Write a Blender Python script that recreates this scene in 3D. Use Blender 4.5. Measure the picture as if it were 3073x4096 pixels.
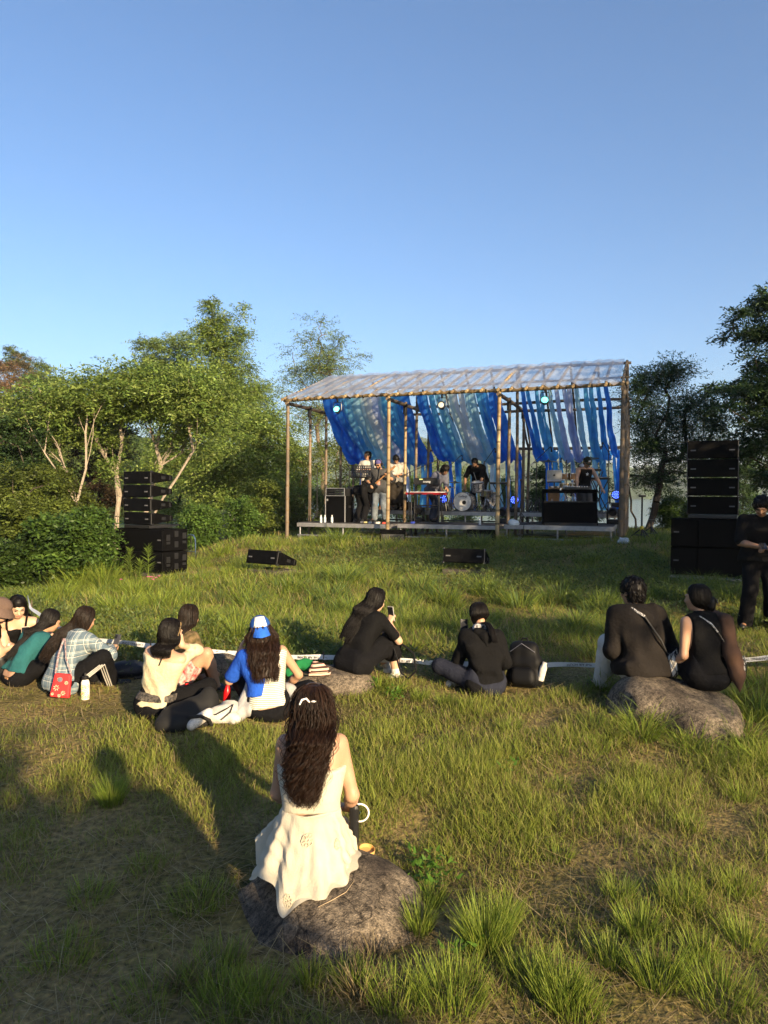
import bpy, bmesh, math, random
import numpy as np
from mathutils import Vector, Matrix, Euler, Quaternion

random.seed(7); RNG = np.random.default_rng(7)
SC = bpy.context.scene
for _o in list(bpy.data.objects): bpy.data.objects.remove(_o)
COL = SC.collection
R = math.radians
# ------------------------------------------------------------------ camera
CAMZ = 1.85
CAM_PITCH, CAM_ROLL = 1.37, 0.38
FPX = 710.0
cam_d = bpy.data.cameras.new("camera"); cam = bpy.data.objects.new("camera", cam_d); COL.objects.link(cam)
cam_d.sensor_fit = 'VERTICAL'; cam_d.sensor_height = 34.6; cam_d.lens = 34.6*FPX/1024
cam_d.clip_start = 0.05; cam_d.clip_end = 6000
CAMR = Matrix.Rotation(R(90-CAM_PITCH), 3, 'X') @ Matrix.Rotation(R(CAM_ROLL), 3, 'Z')
cam.matrix_world = Matrix.Translation((0, 0, CAMZ)) @ CAMR.to_4x4()
SC.camera = cam
# ------------------------------------------------------------------ sky, sun, exposure
SUN_EL = 16.0
SUN_AZ = 32.0          # degrees left of straight ahead in which the light travels
w = bpy.data.worlds.new("World"); SC.world = w; w.use_nodes = True
nt = w.node_tree; bg = nt.nodes["Background"]
sky = nt.nodes.new("ShaderNodeTexSky"); sky.sky_type = 'NISHITA'; sky.sun_disc = False
# direction TO the sun (behind the camera, to the right)
SUND = Vector((math.sin(R(SUN_AZ))*math.cos(R(SUN_EL)), -math.cos(R(SUN_AZ))*math.cos(R(SUN_EL)), math.sin(R(SUN_EL))))
sky.sun_elevation = R(SUN_EL); sky.sun_rotation = math.atan2(SUND.x, SUND.y)
sky.altitude = 50; sky.air_density = 1.0; sky.dust_density = 2.2; sky.ozone_density = 4.4
nt.links.new(sky.outputs[0], bg.inputs[0]); bg.inputs[1].default_value = 0.08
sl = bpy.data.lights.new("sun", 'SUN'); so = bpy.data.objects.new("sun", sl); COL.objects.link(so)
sl.energy = 5.0; sl.angle = R(0.6); sl.color = (1.0, 0.76, 0.46)
so.rotation_euler = SUND.to_track_quat('Z', 'Y').to_euler()
SC.view_settings.view_transform = 'Standard'; SC.view_settings.look = 'None'
SC.view_settings.exposure = 1.60; SC.view_settings.gamma = 1.0
SC.render.engine = 'CYCLES'
SC.cycles.use_denoising = True
SC.cycles.max_bounces = 8; SC.cycles.transparent_max_bounces = 16
SC.cycles.diffuse_bounces = 3; SC.cycles.glossy_bounces = 2; SC.cycles.transmission_bounces = 4
SC.cycles.caustics_reflective = False; SC.cycles.caustics_refractive = False

# ------------------------------------------------------------------ geometry helpers
def at(px, py, D):
    """world point at ground distance D (metres ahead) seen at pixel px,py of a 768x1024 frame"""
    d = CAMR @ Vector(((px-384)/FPX, (512-py)/FPX, -1))
    return Vector((0, 0, CAMZ)) + d*(D/d.y)

# terrain control points: x, y, z
TCP = np.array([
 (0,-6,.15),(-6,-6,.1),(6,-6,.2),(0,0,-.05),(-4,0,-.05),(4,0,0),(0,2.4,-.12),(-1.6,2.6,-.12),(1.7,2.6,-.1),(0,3.5,-.16),(-2.5,4,-.1),(2.5,4,-.08),
 (0,5,-.06),(-2.2,5.8,0),(-4,6,.0),(2,6,0),(4,6,.03),(-2,7,.02),(2,7.2,.03),(5.5,7.3,.1),(-5,7.6,.02),(-8,6,0),(9,6,.1),
 (5.0,9.2,.10),(1.5,9.2,.16),(-1.5,9.2,.14),(-4.3,9.0,.14),(-6.0,10.3,.18),(-8.6,10.5,-.4),(5,11,.36),(8,11,.5),(5.7,12.3,.40),
 (2.6,12.6,.42),(0,12.5,.4),(-2.1,13.2,.34),(-4.75,14.4,.28),(-8,14.5,-.7),(-12,13,-1.0),(-9.5,19,-.9),(-6.5,17,0.0),
 (-2.5,18.5,.67),(0,17.2,.72),(2.6,16.4,.78),(5.2,15.6,.85),(7,15.2,.86),(10,15,.9),(4.4,13.8,.62),(-1,22,.7),(3.7,21,.75),(6.5,19.5,.85),(10,20,.8),
 (-5,24,.3),(0,27,.5),(5,27,.5),(10,27,.6),(16,22,.7),(-14,24,-.6),(-20,20,-.7),(20,14,.6),(20,5,.2),(-20,5,-.3)], float)
def ground(x, y):
    x = np.asarray(x, float); y = np.asarray(y, float)
    sh = np.broadcast(x, y).shape
    xf = np.broadcast_to(x, sh).ravel(); yf = np.broadcast_to(y, sh).ravel()
    out = np.empty(xf.size)
    for i in range(0, xf.size, 20000):
        xs = xf[i:i+20000, None]; ys = yf[i:i+20000, None]
        d2 = (xs-TCP[:, 0])**2 + (ys-TCP[:, 1])**2 + .25
        wt = d2**-1.9
        z = (wt*TCP[:, 2]).sum(1)/wt.sum(1)
        xv, yv = xs[:, 0], ys[:, 0]
        far = np.clip((yv-27)/28, 0, 1); far = far*far*(3-2*far)
        z = z*(1-far) + far*(-1.2)
        out[i:i+20000] = z + .015*np.sin(xv*2.3+1)*np.sin(yv*2.9) + .008*np.sin(xv*6.1+yv*3.7)
    out = out.reshape(sh)
    return float(out) if out.shape == () else out
def G(x, y, dz=0.0): return Vector((x, y, ground(x, y)+dz))
def at_ground(px, py):
    d = CAMR @ Vector(((px-384)/FPX, (512-py)/FPX, -1)); o = Vector((0, 0, CAMZ))
    t = .5
    while t < 60:
        p = o+d*t
        if p.z < ground(p.x, p.y): break
        t += .02
    return o+d*t

def tag(o, label=None, cat=None, group=None, kind=None):
    if label: o['label'] = label
    if cat: o['category'] = cat
    if group: o['group'] = group
    if kind: o['kind'] = kind
    return o
def thing(name, label, cat, loc=(0, 0, 0), rz=0, group=None):
    o = bpy.data.objects.new(name, None); COL.objects.link(o)
    o.location = loc; o.rotation_euler = (0, 0, rz); o.empty_display_size = .1
    return tag(o, label, cat, group)
def link(name, me, mat=None, parent=None):
    o = bpy.data.objects.new(name, me); COL.objects.link(o)
    if mat:
        for m in (mat if isinstance(mat, (list, tuple)) else [mat]): me.materials.append(m)
    if parent: o.parent = parent
    return o
def np_mesh(name, V, F, smooth=True, col=None, mi=None):
    """V (n,3), F (m,k) uniform polygons"""
    V = np.ascontiguousarray(V, np.float32); F = np.ascontiguousarray(F, np.int32)
    me = bpy.data.meshes.new(name); m, k = F.shape
    me.vertices.add(len(V)); me.vertices.foreach_set("co", V.ravel())
    me.loops.add(m*k); me.loops.foreach_set("vertex_index", F.ravel())
    me.polygons.add(m); me.polygons.foreach_set("loop_start", np.arange(0, m*k, k, dtype=np.int32))
    try: me.polygons.foreach_set("loop_total", np.full(m, k, np.int32))
    except Exception: pass
    me.polygons.foreach_set("use_smooth", np.full(m, smooth, bool))
    if mi is not None: me.polygons.foreach_set("material_index", np.asarray(mi, np.int32))
    if col is not None:
        a = me.color_attributes.new("Col", 'FLOAT_COLOR', 'POINT')
        c = np.ones((len(V), 4), np.float32); c[:, :col.shape[1]] = col
        a.data.foreach_set("color", c.ravel())
    me.update(); me.validate(verbose=False)
    return me

class MB:
    """collects shapes, links them as one mesh object"""
    def __init__(s): s.v = []; s.f = []; s.m = []; s.cur = 0
    def add(s, V, F):
        n = len(s.v); s.v += [tuple(p) for p in V]
        s.f += [tuple(i+n for i in f) for f in F]; s.m += [s.cur]*len(F); return s
    def box(s, c, size, rot=None, bev=0.0, taper=None):
        bm = bmesh.new(); bmesh.ops.create_cube(bm, size=1)
        for v in bm.verts:
            v.co = Vector((v.co.x*size[0], v.co.y*size[1], v.co.z*size[2]))
            if taper and v.co.z > 0: v.co.x *= taper[0]; v.co.y *= taper[1]
        if bev: bmesh.ops.bevel(bm, geom=bm.edges[:], offset=bev, segments=2, affect='EDGES', profile=.6)
        M = (rot.to_matrix() if isinstance(rot, (Euler, Quaternion)) else rot) if rot is not None else Matrix.Identity(3)
        bm.verts.index_update()
        V = [M @ v.co + Vector(c) for v in bm.verts]; F = [[v.index for v in f.verts] for f in bm.faces]
        bm.free(); return s.add(V, F)
    def tube(s, pts, r, n=8, cap=True):
        pts = [Vector(p) for p in pts]; m = len(pts)
        rr = r if isinstance(r, (list, tuple, np.ndarray)) else [r]*m
        V = []; F = []; prev = None
        for i, p in enumerate(pts):
            d = (pts[min(i+1, m-1)]-pts[max(i-1, 0)])
            if d.length < 1e-9: d = Vector((0, 0, 1))
            d.normalize()
            if prev is None:
                a = Vector((0, 0, 1)) if abs(d.z) < .9 else Vector((1, 0, 0)); u = d.cross(a).normalized()
            else:
                u = (prev - d*prev.dot(d)); u = u.normalized() if u.length > 1e-6 else d.orthogonal().normalized()
            prev = u; v = d.cross(u)
            for k in range(n):
                a = 2*math.pi*k/n; V.append(p+(u*math.cos(a)+v*math.sin(a))*rr[i])
        for i in range(m-1):
            for k in range(n):
                F.append((i*n+k, i*n+(k+1) % n, (i+1)*n+(k+1) % n, (i+1)*n+k))
        if cap: F.append(tuple(range(n-1, -1, -1))); F.append(tuple((m-1)*n+k for k in range(n)))
        return s.add(V, F)
    def lathe(s, prof, c=(0, 0, 0), n=20, rot=None, cap=True):
        """prof: (radius, z)"""
        M = (rot.to_matrix() if isinstance(rot, (Euler, Quaternion)) else rot) if rot is not None else Matrix.Identity(3)
        V = []; F = []; m = len(prof)
        for (r, z) in prof:
            for k in range(n):
                a = 2*math.pi*k/n; V.append(M @ Vector((r*math.cos(a), r*math.sin(a), z))+Vector(c))
        for i in range(m-1):
            for k in range(n): F.append((i*n+k, i*n+(k+1) % n, (i+1)*n+(k+1) % n, (i+1)*n+k))
        if cap: F.append(tuple(range(n-1, -1, -1))); F.append(tuple((m-1)*n+k for k in range(n)))
        return s.add(V, F)
    def prism(s, poly, y0, y1, M=None, c=(0, 0, 0)):
        """poly in x,z extruded along y"""
        M = M if M is not None else Matrix.Identity(3); n = len(poly)
        V = [M @ Vector((x, y0, z))+Vector(c) for x, z in poly]+[M @ Vector((x, y1, z))+Vector(c) for x, z in poly]
        F = [tuple(range(n)), tuple(range(2*n-1, n-1, -1))]
        for i in range(n): j = (i+1) % n; F.append((j, i, i+n, j+n))
        return s.add(V, F)
    def build(s, name, mat, parent=None, smooth=False, bevel=0, auto=True):
        me = bpy.data.meshes.new(name); me.from_pydata(s.v, [], s.f)
        o = link(name, me, mat, parent)
        if any(s.m): me.polygons.foreach_set("material_index", s.m)
        bm = bmesh.new(); bm.from_mesh(me); bmesh.ops.recalc_face_normals(bm, faces=bm.faces[:])
        if smooth:
            for f in bm.faces: f.smooth = True
            for e in bm.edges:
                if len(e.link_faces) == 2 and e.calc_face_angle(0) > R(40): e.smooth = False
        bm.to_mesh(me); bm.free()
        if bevel:
            b = o.modifiers.new("bevel", 'BEVEL'); b.width = bevel; b.segments = 2; b.limit_method = 'ANGLE'
        return o

# ------------------------------------------------------------------ materials
MATS = {}
def mat(name, col, rough=.7, var=.15, scale=8.0, bump=0.0, bscale=40.0, metal=0.0, spec=.35, attr=False, transl=0.0, stretch=None, emit=None, estr=1.0, sheen=0.0, col2=None, detail=6):
    if name in MATS: return MATS[name]
    m = bpy.data.materials.new(name); m.use_nodes = True; MATS[name] = m
    n = m.node_tree.nodes; l = m.node_tree.links; p = n["Principled BSDF"]
    p.inputs["Roughness"].default_value = rough; p.inputs["Metallic"].default_value = metal
    p.inputs["Specular IOR Level"].default_value = spec
    if sheen: p.inputs["Sheen Weight"].default_value = sheen
    tc = n.new("ShaderNodeTexCoord"); mp = n.new("ShaderNodeMapping"); l.new(tc.outputs["Object"], mp.inputs[0])
    if stretch: mp.inputs["Scale"].default_value = stretch
    nz = n.new("ShaderNodeTexNoise"); nz.inputs["Scale"].default_value = scale; nz.inputs["Detail"].default_value = detail
    l.new(mp.outputs[0], nz.inputs["Vector"])
    if attr:
        at_ = n.new("ShaderNodeAttribute"); at_.attribute_name = "Col"; base = at_.outputs["Color"]
        hs = n.new("ShaderNodeHueSaturation"); l.new(base, hs.inputs["Color"])
        mr = n.new("ShaderNodeMapRange"); l.new(nz.outputs["Fac"], mr.inputs[0])
        mr.inputs[1].default_value = .3; mr.inputs[2].default_value = .7
        mr.inputs[3].default_value = 1-var; mr.inputs[4].default_value = 1+var
        l.new(mr.outputs[0], hs.inputs["Value"]); cout = hs.outputs["Color"]
    else:
        cr = n.new("ShaderNodeValToRGB"); l.new(nz.outputs["Fac"], cr.inputs[0])
        c = np.array(col[:3]); a = np.clip(c*(1-var), 0, 1); b = np.clip(np.array(col2[:3]) if col2 else c*(1+var), 0, 1)
        cr.color_ramp.elements[0].position = .32; cr.color_ramp.elements[1].position = .68
        cr.color_ramp.elements[0].color = (*a, 1); cr.color_ramp.elements[1].color = (*b, 1)
        cout = cr.outputs["Color"]
    l.new(cout, p.inputs["Base Color"])
    if bump:
        nb = n.new("ShaderNodeTexNoise"); nb.inputs["Scale"].default_value = bscale; nb.inputs["Detail"].default_value = 8
        l.new(mp.outputs[0], nb.inputs["Vector"])
        bp = n.new("ShaderNodeBump"); bp.inputs["Strength"].default_value = bump; bp.inputs["Distance"].default_value = .02
        l.new(nb.outputs["Fac"], bp.inputs["Height"]); l.new(bp.outputs[0], p.inputs["Normal"])
    if emit:
        p.inputs["Emission Color"].default_value = (*emit, 1); p.inputs["Emission Strength"].default_value = estr
    if transl:
        tr = n.new("ShaderNodeBsdfTranslucent"); l.new(cout, tr.inputs["Color"])
        mx = n.new("ShaderNodeMixShader"); mx.inputs[0].default_value = transl
        l.new(p.outputs[0], mx.inputs[1]); l.new(tr.outputs[0], mx.inputs[2]); l.new(mx.outputs[0], n["Material Output"].inputs[0])
    m["out"] = 1
    return m

def text_mesh(body, size, ext=0.0008, align='CENTER', shear=0.0):
    c = bpy.data.curves.new("lettering", 'FONT'); c.body = body; c.size = size; c.extrude = ext
    c.align_x = align; c.align_y = 'CENTER'; c.shear = shear; c.resolution_u = 3
    o = bpy.data.objects.new("lettering", c); COL.objects.link(o)
    dg = bpy.context.evaluated_depsgraph_get(); me = bpy.data.meshes.new_from_object(o.evaluated_get(dg))
    bpy.data.objects.remove(o); bpy.data.curves.remove(c); me.name = "lettering"
    return me
def lettering(body, size, mtl, parent, loc, rot, name="lettering", **k):
    o = link(name, text_mesh(body, size, **k), mtl, parent); o.location = loc; o.rotation_euler = rot
    return o
def rect_frame(x, y, z):
    """matrix from three axis vectors"""
    return Matrix((x, y, z)).transposed()
# ================================================================== ground, water, hills
def ground_sheet():
    xs = np.concatenate([-np.geomspace(1600, 12, 34), np.arange(-11.6, 11.7, .16), np.geomspace(12, 2500, 34)])
    ys = np.concatenate([-np.geomspace(900, 8, 16), np.arange(-7.5, 30, .16), np.geomspace(30.5, 3200, 46)])
    X, Y = np.meshgrid(xs, ys, indexing='ij'); Z = ground(X, Y)
    # lake bed, far bank, and the bank to the left that never reaches the lake
    lake = (Y > 50) & (Y < 640)
    Z = np.where(lake, -4.0, Z); Z = np.where(Y >= 640, .4, Z)
    leftb = np.clip((-(X) - Y*.12 - 6)/20, 0, 1)
    Z = np.where(Y > 27, Z*(1-leftb)+leftb*.3, Z)
    V = np.stack([X, Y, Z], -1).reshape(-1, 3); a, b = X.shape
    I = np.arange(a*b).reshape(a, b)
    F = np.stack([I[:-1, :-1], I[1:, :-1], I[1:, 1:], I[:-1, 1:]], -1).reshape(-1, 4)
    m = bpy.data.materials.new("soil_and_straw"); m.use_nodes = True
    n = m.node_tree.nodes; l = m.node_tree.links; p = n["Principled BSDF"]; p.inputs["Roughness"].default_value = .95
    p.inputs["Specular IOR Level"].default_value = .1
    tc = n.new("ShaderNodeTexCoord")
    n1 = n.new("ShaderNodeTexNoise"); n1.inputs["Scale"].default_value = .9; n1.inputs["Detail"].default_value = 8
    n2 = n.new("ShaderNodeTexNoise"); n2.inputs["Scale"].default_value = 28; n2.inputs["Detail"].default_value = 8
    for q in (n1, n2): l.new(tc.outputs["Object"], q.inputs["Vector"])
    c1 = n.new("ShaderNodeValToRGB"); l.new(n1.outputs["Fac"], c1.inputs[0])
    c1.color_ramp.elements[0].position = .38; c1.color_ramp.elements[1].position = .62
    c1.color_ramp.elements[0].color = (.11, .105, .035, 1); c1.color_ramp.elements[1].color = (.26, .205, .10, 1)
    c2 = n.new("ShaderNodeValToRGB"); l.new(n2.outputs["Fac"], c2.inputs[0])
    c2.color_ramp.elements[0].position = .3; c2.color_ramp.elements[1].position = .75
    c2.color_ramp.elements[0].color = (.35, .35, .35, 1); c2.color_ramp.elements[1].color = (1.5, 1.4, 1.2, 1)
    mx = n.new("ShaderNodeMix"); mx.data_type = 'RGBA'; mx.blend_type = 'MULTIPLY'; mx.inputs[0].default_value = 1
    l.new(c1.outputs[0], mx.inputs[6]); l.new(c2.outputs[0], mx.inputs[7]); l.new(mx.outputs[2], p.inputs["Base Color"])
    bp = n.new("ShaderNodeBump"); bp.inputs["Strength"].default_value = .8; bp.inputs["Distance"].default_value = .03
    l.new(n2.outputs["Fac"], bp.inputs["Height"]); l.new(bp.outputs[0], p.inputs["Normal"])
    o = link("ground", np_mesh("ground", V, F), m); tag(o, kind="structure")
ground_sheet()

def water():
    mb = MB(); mb.add([(-900, 44, -.3), (1500, 44, -.3), (1500, 660, -.3), (-900, 660, -.3)], [(0, 1, 2, 3)])
    m = mat("lake_water", (.05, .08, .10), rough=.12, var=.1, bump=.25, bscale=1.5, spec=.6, stretch=(.4, 1.6, 1))
    tag(mb.build("water", m), kind="structure")
water()

def noise2(x, y, seed=0, octs=4):
    r = np.random.default_rng(seed); out = 0; a = 1.0; f = 1.0
    for _ in range(octs):
        th = r.uniform(0, 6.28, 3); ph = r.uniform(0, 6.28, 3)
        out = out + a*sum(np.sin(f*(x*math.cos(t)+y*math.sin(t))+p) for t, p in zip(th, ph))/3
        a *= .5; f *= 2.07
    return out

def hill(name, x0, x1, y0, y1, hfun, nx, ny, mtl, rough_h):
    xs = np.linspace(x0, x1, nx); ys = np.linspace(y0, y1, ny); X, Y = np.meshgrid(xs, ys, indexing='ij')
    Z = hfun(X, Y)+RNG.random(X.shape)**2*rough_h
    V = np.stack([X, Y, Z], -1).reshape(-1, 3); I = np.arange(nx*ny).reshape(nx, ny)
    F = np.stack([I[:-1, :-1], I[1:, :-1], I[1:, 1:], I[:-1, 1:]], -1).reshape(-1, 4)
    o = link(name, np_mesh(name, V, F, smooth=False), mtl); return tag(o, kind="structure")
mfor = mat("far_forest", (.045, .07, .03), rough=.95, var=.5, scale=.06, spec=.05, detail=10)
hill("hills", -1500, 2200, 640, 1500, lambda X, Y: -2+np.clip((Y-640)/420, 0, 1)**.8*(62+16*np.sin(X*.0041+2)+9*np.sin(X*.013)+4*np.sin(X*.031)), 420, 60, mfor, 7)
mfor2 = mat("near_forest_floor", (.05, .075, .02), rough=.95, var=.5, scale=.3, spec=.05)
hill("hillside", -110, -14, 46, 130, lambda X, Y: -1+np.clip((Y-46)/60, 0, 1)*np.clip((-X-14)/42, 0, 1)**.8*16.5, 80, 60, mfor2, .7)

# ================================================================== grass and ground cover (stuff)
def blades(P, Hh, Wd, az, lean, curl, col, tipcol=None):
    """P (n,3) roots; Hh length; az heading of the lean; lean start angle from vertical; curl added along the blade"""
    n = len(P); k = 4
    V = np.empty((n, k, 2, 3), np.float32); C = np.empty((n, k, 2, 3), np.float32)
    d = np.stack([np.cos(az), np.sin(az)], -1); s = np.stack([-np.sin(az+RNG.normal(0, .9, n)), np.cos(az+RNG.normal(0, .9, n))], -1)
    pos = P.astype(np.float64).copy(); pos[:, 2] -= .01
    for i in range(k):
        t = i/(k-1); wd = Wd*(1-t**1.6)*.5+.0004
        off = np.zeros((n, 3)); off[:, :2] = s*wd[:, None]
        V[:, i, 0] = pos-off; V[:, i, 1] = pos+off
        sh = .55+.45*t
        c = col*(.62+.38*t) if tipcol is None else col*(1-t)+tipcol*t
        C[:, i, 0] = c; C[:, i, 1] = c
        ang = np.clip(lean+curl*(t+.17), 0, 2.9); L = Hh/(k-1)
        pos[:, :2] += d*(np.sin(ang)*L)[:, None]; pos[:, 2] += np.cos(ang)*L
    V = V.reshape(-1, 3); g = None
    base = (np.arange(n)*k*2)[:, None, None]
    q = np.array([[2*i, 2*i+1, 2*i+3, 2*i+2] for i in range(k-1)])[None]
    F = (base+q).reshape(-1, 4)
    return V, F, C.reshape(-1, 3)
def merge(parts):
    Vs, Fs, Cs = [], [], []; o = 0
    for V, F, C in parts: Vs.append(V); Fs.append(F+o); Cs.append(C); o += len(V)
    return np.concatenate(Vs), np.concatenate(Fs), np.concatenate(Cs)
GREENS = np.array([(.20, .255, .034), (.235, .275, .045), (.275, .29, .06), (.155, .21, .037), (.295, .295, .08), (.245, .285, .04)])
STRAW = np.array([(.36, .28, .13), (.32, .25, .12), (.26, .19, .10), (.42, .34, .18)])
def pick(pal, n, jit=.18):
    return pal[RNG.integers(0, len(pal), n)]*RNG.uniform(1-jit, 1+jit, (n, 1))
M_GRASS = mat("grass_blade", (0, 0, 0), rough=.6, var=.1, attr=True, transl=.38, spec=.25)
OCC = []   # keep-out discs (x, y, r) filled before the grass is scattered
def keep(P, grow=0.0):
    m = np.ones(len(P), bool)
    for (x, y, r) in OCC: m &= (P[:, 0]-x)**2+(P[:, 1]-y)**2 > (r+grow)**2
    return m
def scatter(y0, y1, dens, side=1.35, pad=1.0):
    ym = RNG.uniform(y0, y1, int(dens*(y1-y0)*((y1*.56*side+pad)*2)))
    x = RNG.uniform(-1, 1, len(ym))*(y1*.56*side+pad)
    ok = np.abs(x) < ym*.56*side+pad
    x, ym = x[ok], ym[ok]
    return np.stack([x, ym, ground(x, ym)], -1)
def not_stage(P):
    tx = (P[:, 0]+2.53)*.936-(P[:, 1]-18.5)*.351; s = (P[:, 0]+2.53)*.351+(P[:, 1]-18.5)*.936
    return ~((tx > .1) & (tx < 8.2) & (s > .35) & (s < 5.4))

def build_grass():
    parts = []
    lush = lambda P: noise2(P[:, 0]*1.5, P[:, 1]*1.5, 3)*.6+noise2(P[:, 0]*7, P[:, 1]*7, 8)*.62         # patchiness
    # short trampled turf
    for (y0, y1, dens, wd) in [(1.9, 3.2, 11000, .0026), (3.2, 5, 9000, .0032), (5, 7.2, 6000, .0045), (7.2, 9.2, 1800, .0065)]:
        P = scatter(y0, y1, dens); P = P[keep(P)]
        q = lush(P); P = P[RNG.random(len(P)) < np.clip(.78+.12*np.clip((P[:, 0]+.5)/2.5, 0, 1)+.75*q, .22, 1)]; n = len(P); q = lush(P)
        right = np.clip((P[:, 0]+.5)/2.5, 0, 1)
        L = RNG.uniform(.035, .085, n)*(1+.85*np.clip(q, -.6, 1.2))*(1+.4*right)
        dry = RNG.random(n) < np.clip(.30-.35*q, .05, .62)
        c = pick(GREENS, n); c[dry] = pick(STRAW, dry.sum())*.8
        az = RNG.uniform(0, 6.28, n); flat = RNG.random(n) < np.clip(.5-.4*q, .15, .8)
        lean = np.where(flat, RNG.uniform(.8, 1.45, n), RNG.uniform(.1, .7, n))
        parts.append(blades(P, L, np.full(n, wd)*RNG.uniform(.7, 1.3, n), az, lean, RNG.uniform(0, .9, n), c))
    # dry lying straw
    for (y0, y1, dens, wd) in [(1.9, 4.5, 900, .0032), (4.5, 9, 480, .0055), (9, 13, 60, .009)]:
        P = scatter(y0, y1, dens); P = P[keep(P)]; q = noise2(P[:, 0]*1.5, P[:, 1]*1.5, 3)
        P = P[RNG.random(len(P)) < np.clip(.55-.6*q, .08, 1)]; n = len(P); P[:, 2] += RNG.uniform(.005, .03, n)
        parts.append(blades(P, RNG.uniform(.07, .24, n), np.full(n, wd), RNG.uniform(0, 6.28, n), RNG.uniform(1.25, 1.6, n), RNG.normal(.1, .2, n), pick(STRAW, n)))
    o = link("grass", np_mesh("turf_blades", *merge(parts)[:2], col=merge(parts)[2]), M_GRASS)
    tag(o, "short trampled green and straw coloured turf across the foreground", "grass", kind="stuff")
def tuft(x, y, n, h, spread, pal=GREENS, wd=.005, arch=1.0, wind=None, out=None):
    a = RNG.uniform(0, 6.28, n); r = spread*np.sqrt(RNG.random(n))
    P = np.stack([x+np.cos(a)*r, y+np.sin(a)*r, np.zeros(n)], -1); P[:, 2] = ground(P[:, 0], P[:, 1])
    az = a+RNG.normal(0, .5, n); 
    if wind is not None: az = wind+RNG.normal(0, .7, n)
    L = h*RNG.uniform(.55, 1.1, n)
    lean = (RNG.uniform(.02, .38, n)+.25*r/max(spread, .01))*min(1, .45+arch*.6)
    out.append(blades(P, L, np.full(n, wd)*RNG.uniform(.7, 1.25, n), az, lean, arch*RNG.uniform(.3, 1.3, n), pick(pal, n, .22)))
def build_tall():
    out = []
    BR = np.array([(.22, .29, .035), (.19, .26, .032), (.26, .30, .055), (.16, .235, .036)])
    BLUEG = np.array([(.12, .195, .062), (.135, .205, .066), (.105, .17, .05)])
    # foreground tufts: px, py of the root, blades, height, spread
    for (px, py, n, h, sp) in [(487, 950, 260, .22, .09), (505, 925, 90, .16, .06), (560, 1000, 170, .17, .10), (450, 1000, 220, .16, .14),
        (530, 985, 130, .14, .1), (575, 1012, 140, .14, .1), (640, 935, 130, .15, .08), (660, 985, 170, .17, .1), (720, 1000, 160, .15, .12), (700, 960, 100, .12, .07),
        (745, 945, 110, .14, .08), (610, 965, 110, .13, .07), (680, 905, 110, .14, .08), (620, 900, 70, .12, .06), (740, 895, 90, .13, .08),
        (112, 806, 200, .20, .06), (215, 975, 150, .13, .12), (225, 1010, 150, .13, .12), (150, 1000, 130, .1, .14), (260, 1000, 110, .12, .1),
        (395, 1005, 150, .14, .10), (350, 985, 90, .13, .06), (310, 985, 70, .12, .05), (420, 935, 120, .16, .05), (432, 905, 90, .13, .05), (90, 900, 90, .1, .1), (200, 905, 120, .11, .14),
        (145, 870, 80, .09, .1), (60, 960, 110, .1, .14), (690, 830, 70, .11, .07), (640, 800, 80, .12, .09), (560, 790, 60, .09, .08), (480, 770, 60, .09, .08), (600, 750, 80, .11, .1),
        (510, 730, 80, .11, .09), (455, 745, 70, .1, .08), (420, 700, 90, .13, .07), (445, 705, 90, .12, .08), (560, 860, 60, .1, .07), (520, 840, 60, .09, .07), (740, 800, 80, .13, .09)]:
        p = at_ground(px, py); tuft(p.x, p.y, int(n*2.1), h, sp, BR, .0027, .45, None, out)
    # dry tufts at the foot of the near boulder
    for (px, py, n, h, sp) in [(362, 1000, 160, .16, .06), (185, 985, 130, .16, .05), (232, 960, 80, .10, .05), (375, 965, 60, .14, .04)]:
        p = at_ground(px, py); tuft(p.x, p.y, n, h, sp, STRAW*.8, .0038, .8, None, out)
    # long arching grass round the right boulder
    for (px, py, n, h, sp) in [(628, 705, 170, .36, .10), (642, 738, 190, .34, .12), (660, 728, 110, .36, .08), (740, 742, 230, .32, .16), (760, 720, 230, .42, .16), (765, 690, 150, .45, .14),
        (690, 748, 140, .24, .14), (600, 690, 100, .3, .08), (735, 700, 110, .35, .08), (592, 730, 70, .2, .08), (770, 770, 200, .3, .2), (715, 765, 110, .2, .15)]:
        p = at_ground(px, py); tuft(p.x, p.y, n, h, sp, BR, .006, 1.5, None, out)
    # tall tuft behind the seated group and others along the tape
    for (px, py, n, h, sp) in [(238, 640, 190, .42, .12), (205, 622, 140, .3, .14), (180, 632, 120, .26, .16), (275, 650, 90, .2, .1), (330, 625, 120, .3, .12), (345, 612, 110, .3, .12), (395, 628, 130, .26, .1), (412, 650, 90, .2, .1),
        (380, 690, 80, .22, .05), (395, 695, 70, .18, .06)]:
        p = at_ground(px, py); tuft(p.x, p.y, n, h, sp, BR, .007, 1.1, None, out)
    # sedge clumps of the meadow: bright ones at the left, bluish ones in the middle
    for (px, py, n, h, sp) in [(80, 590, 420, .6, .28), (105, 588, 380, .62, .22), (60, 597, 260, .42, .25), (35, 605, 180, .34, .25), (135, 596, 260, .4, .25), (160, 606, 220, .36, .25), (120, 612, 260, .4, .25), (90, 618, 220, .3, .25), (185, 600, 200, .3, .2)]:
        p = at_ground(px, py); tuft(p.x, p.y, n, h, sp, BR*1.05, .009, 1.2, None, out)
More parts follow.
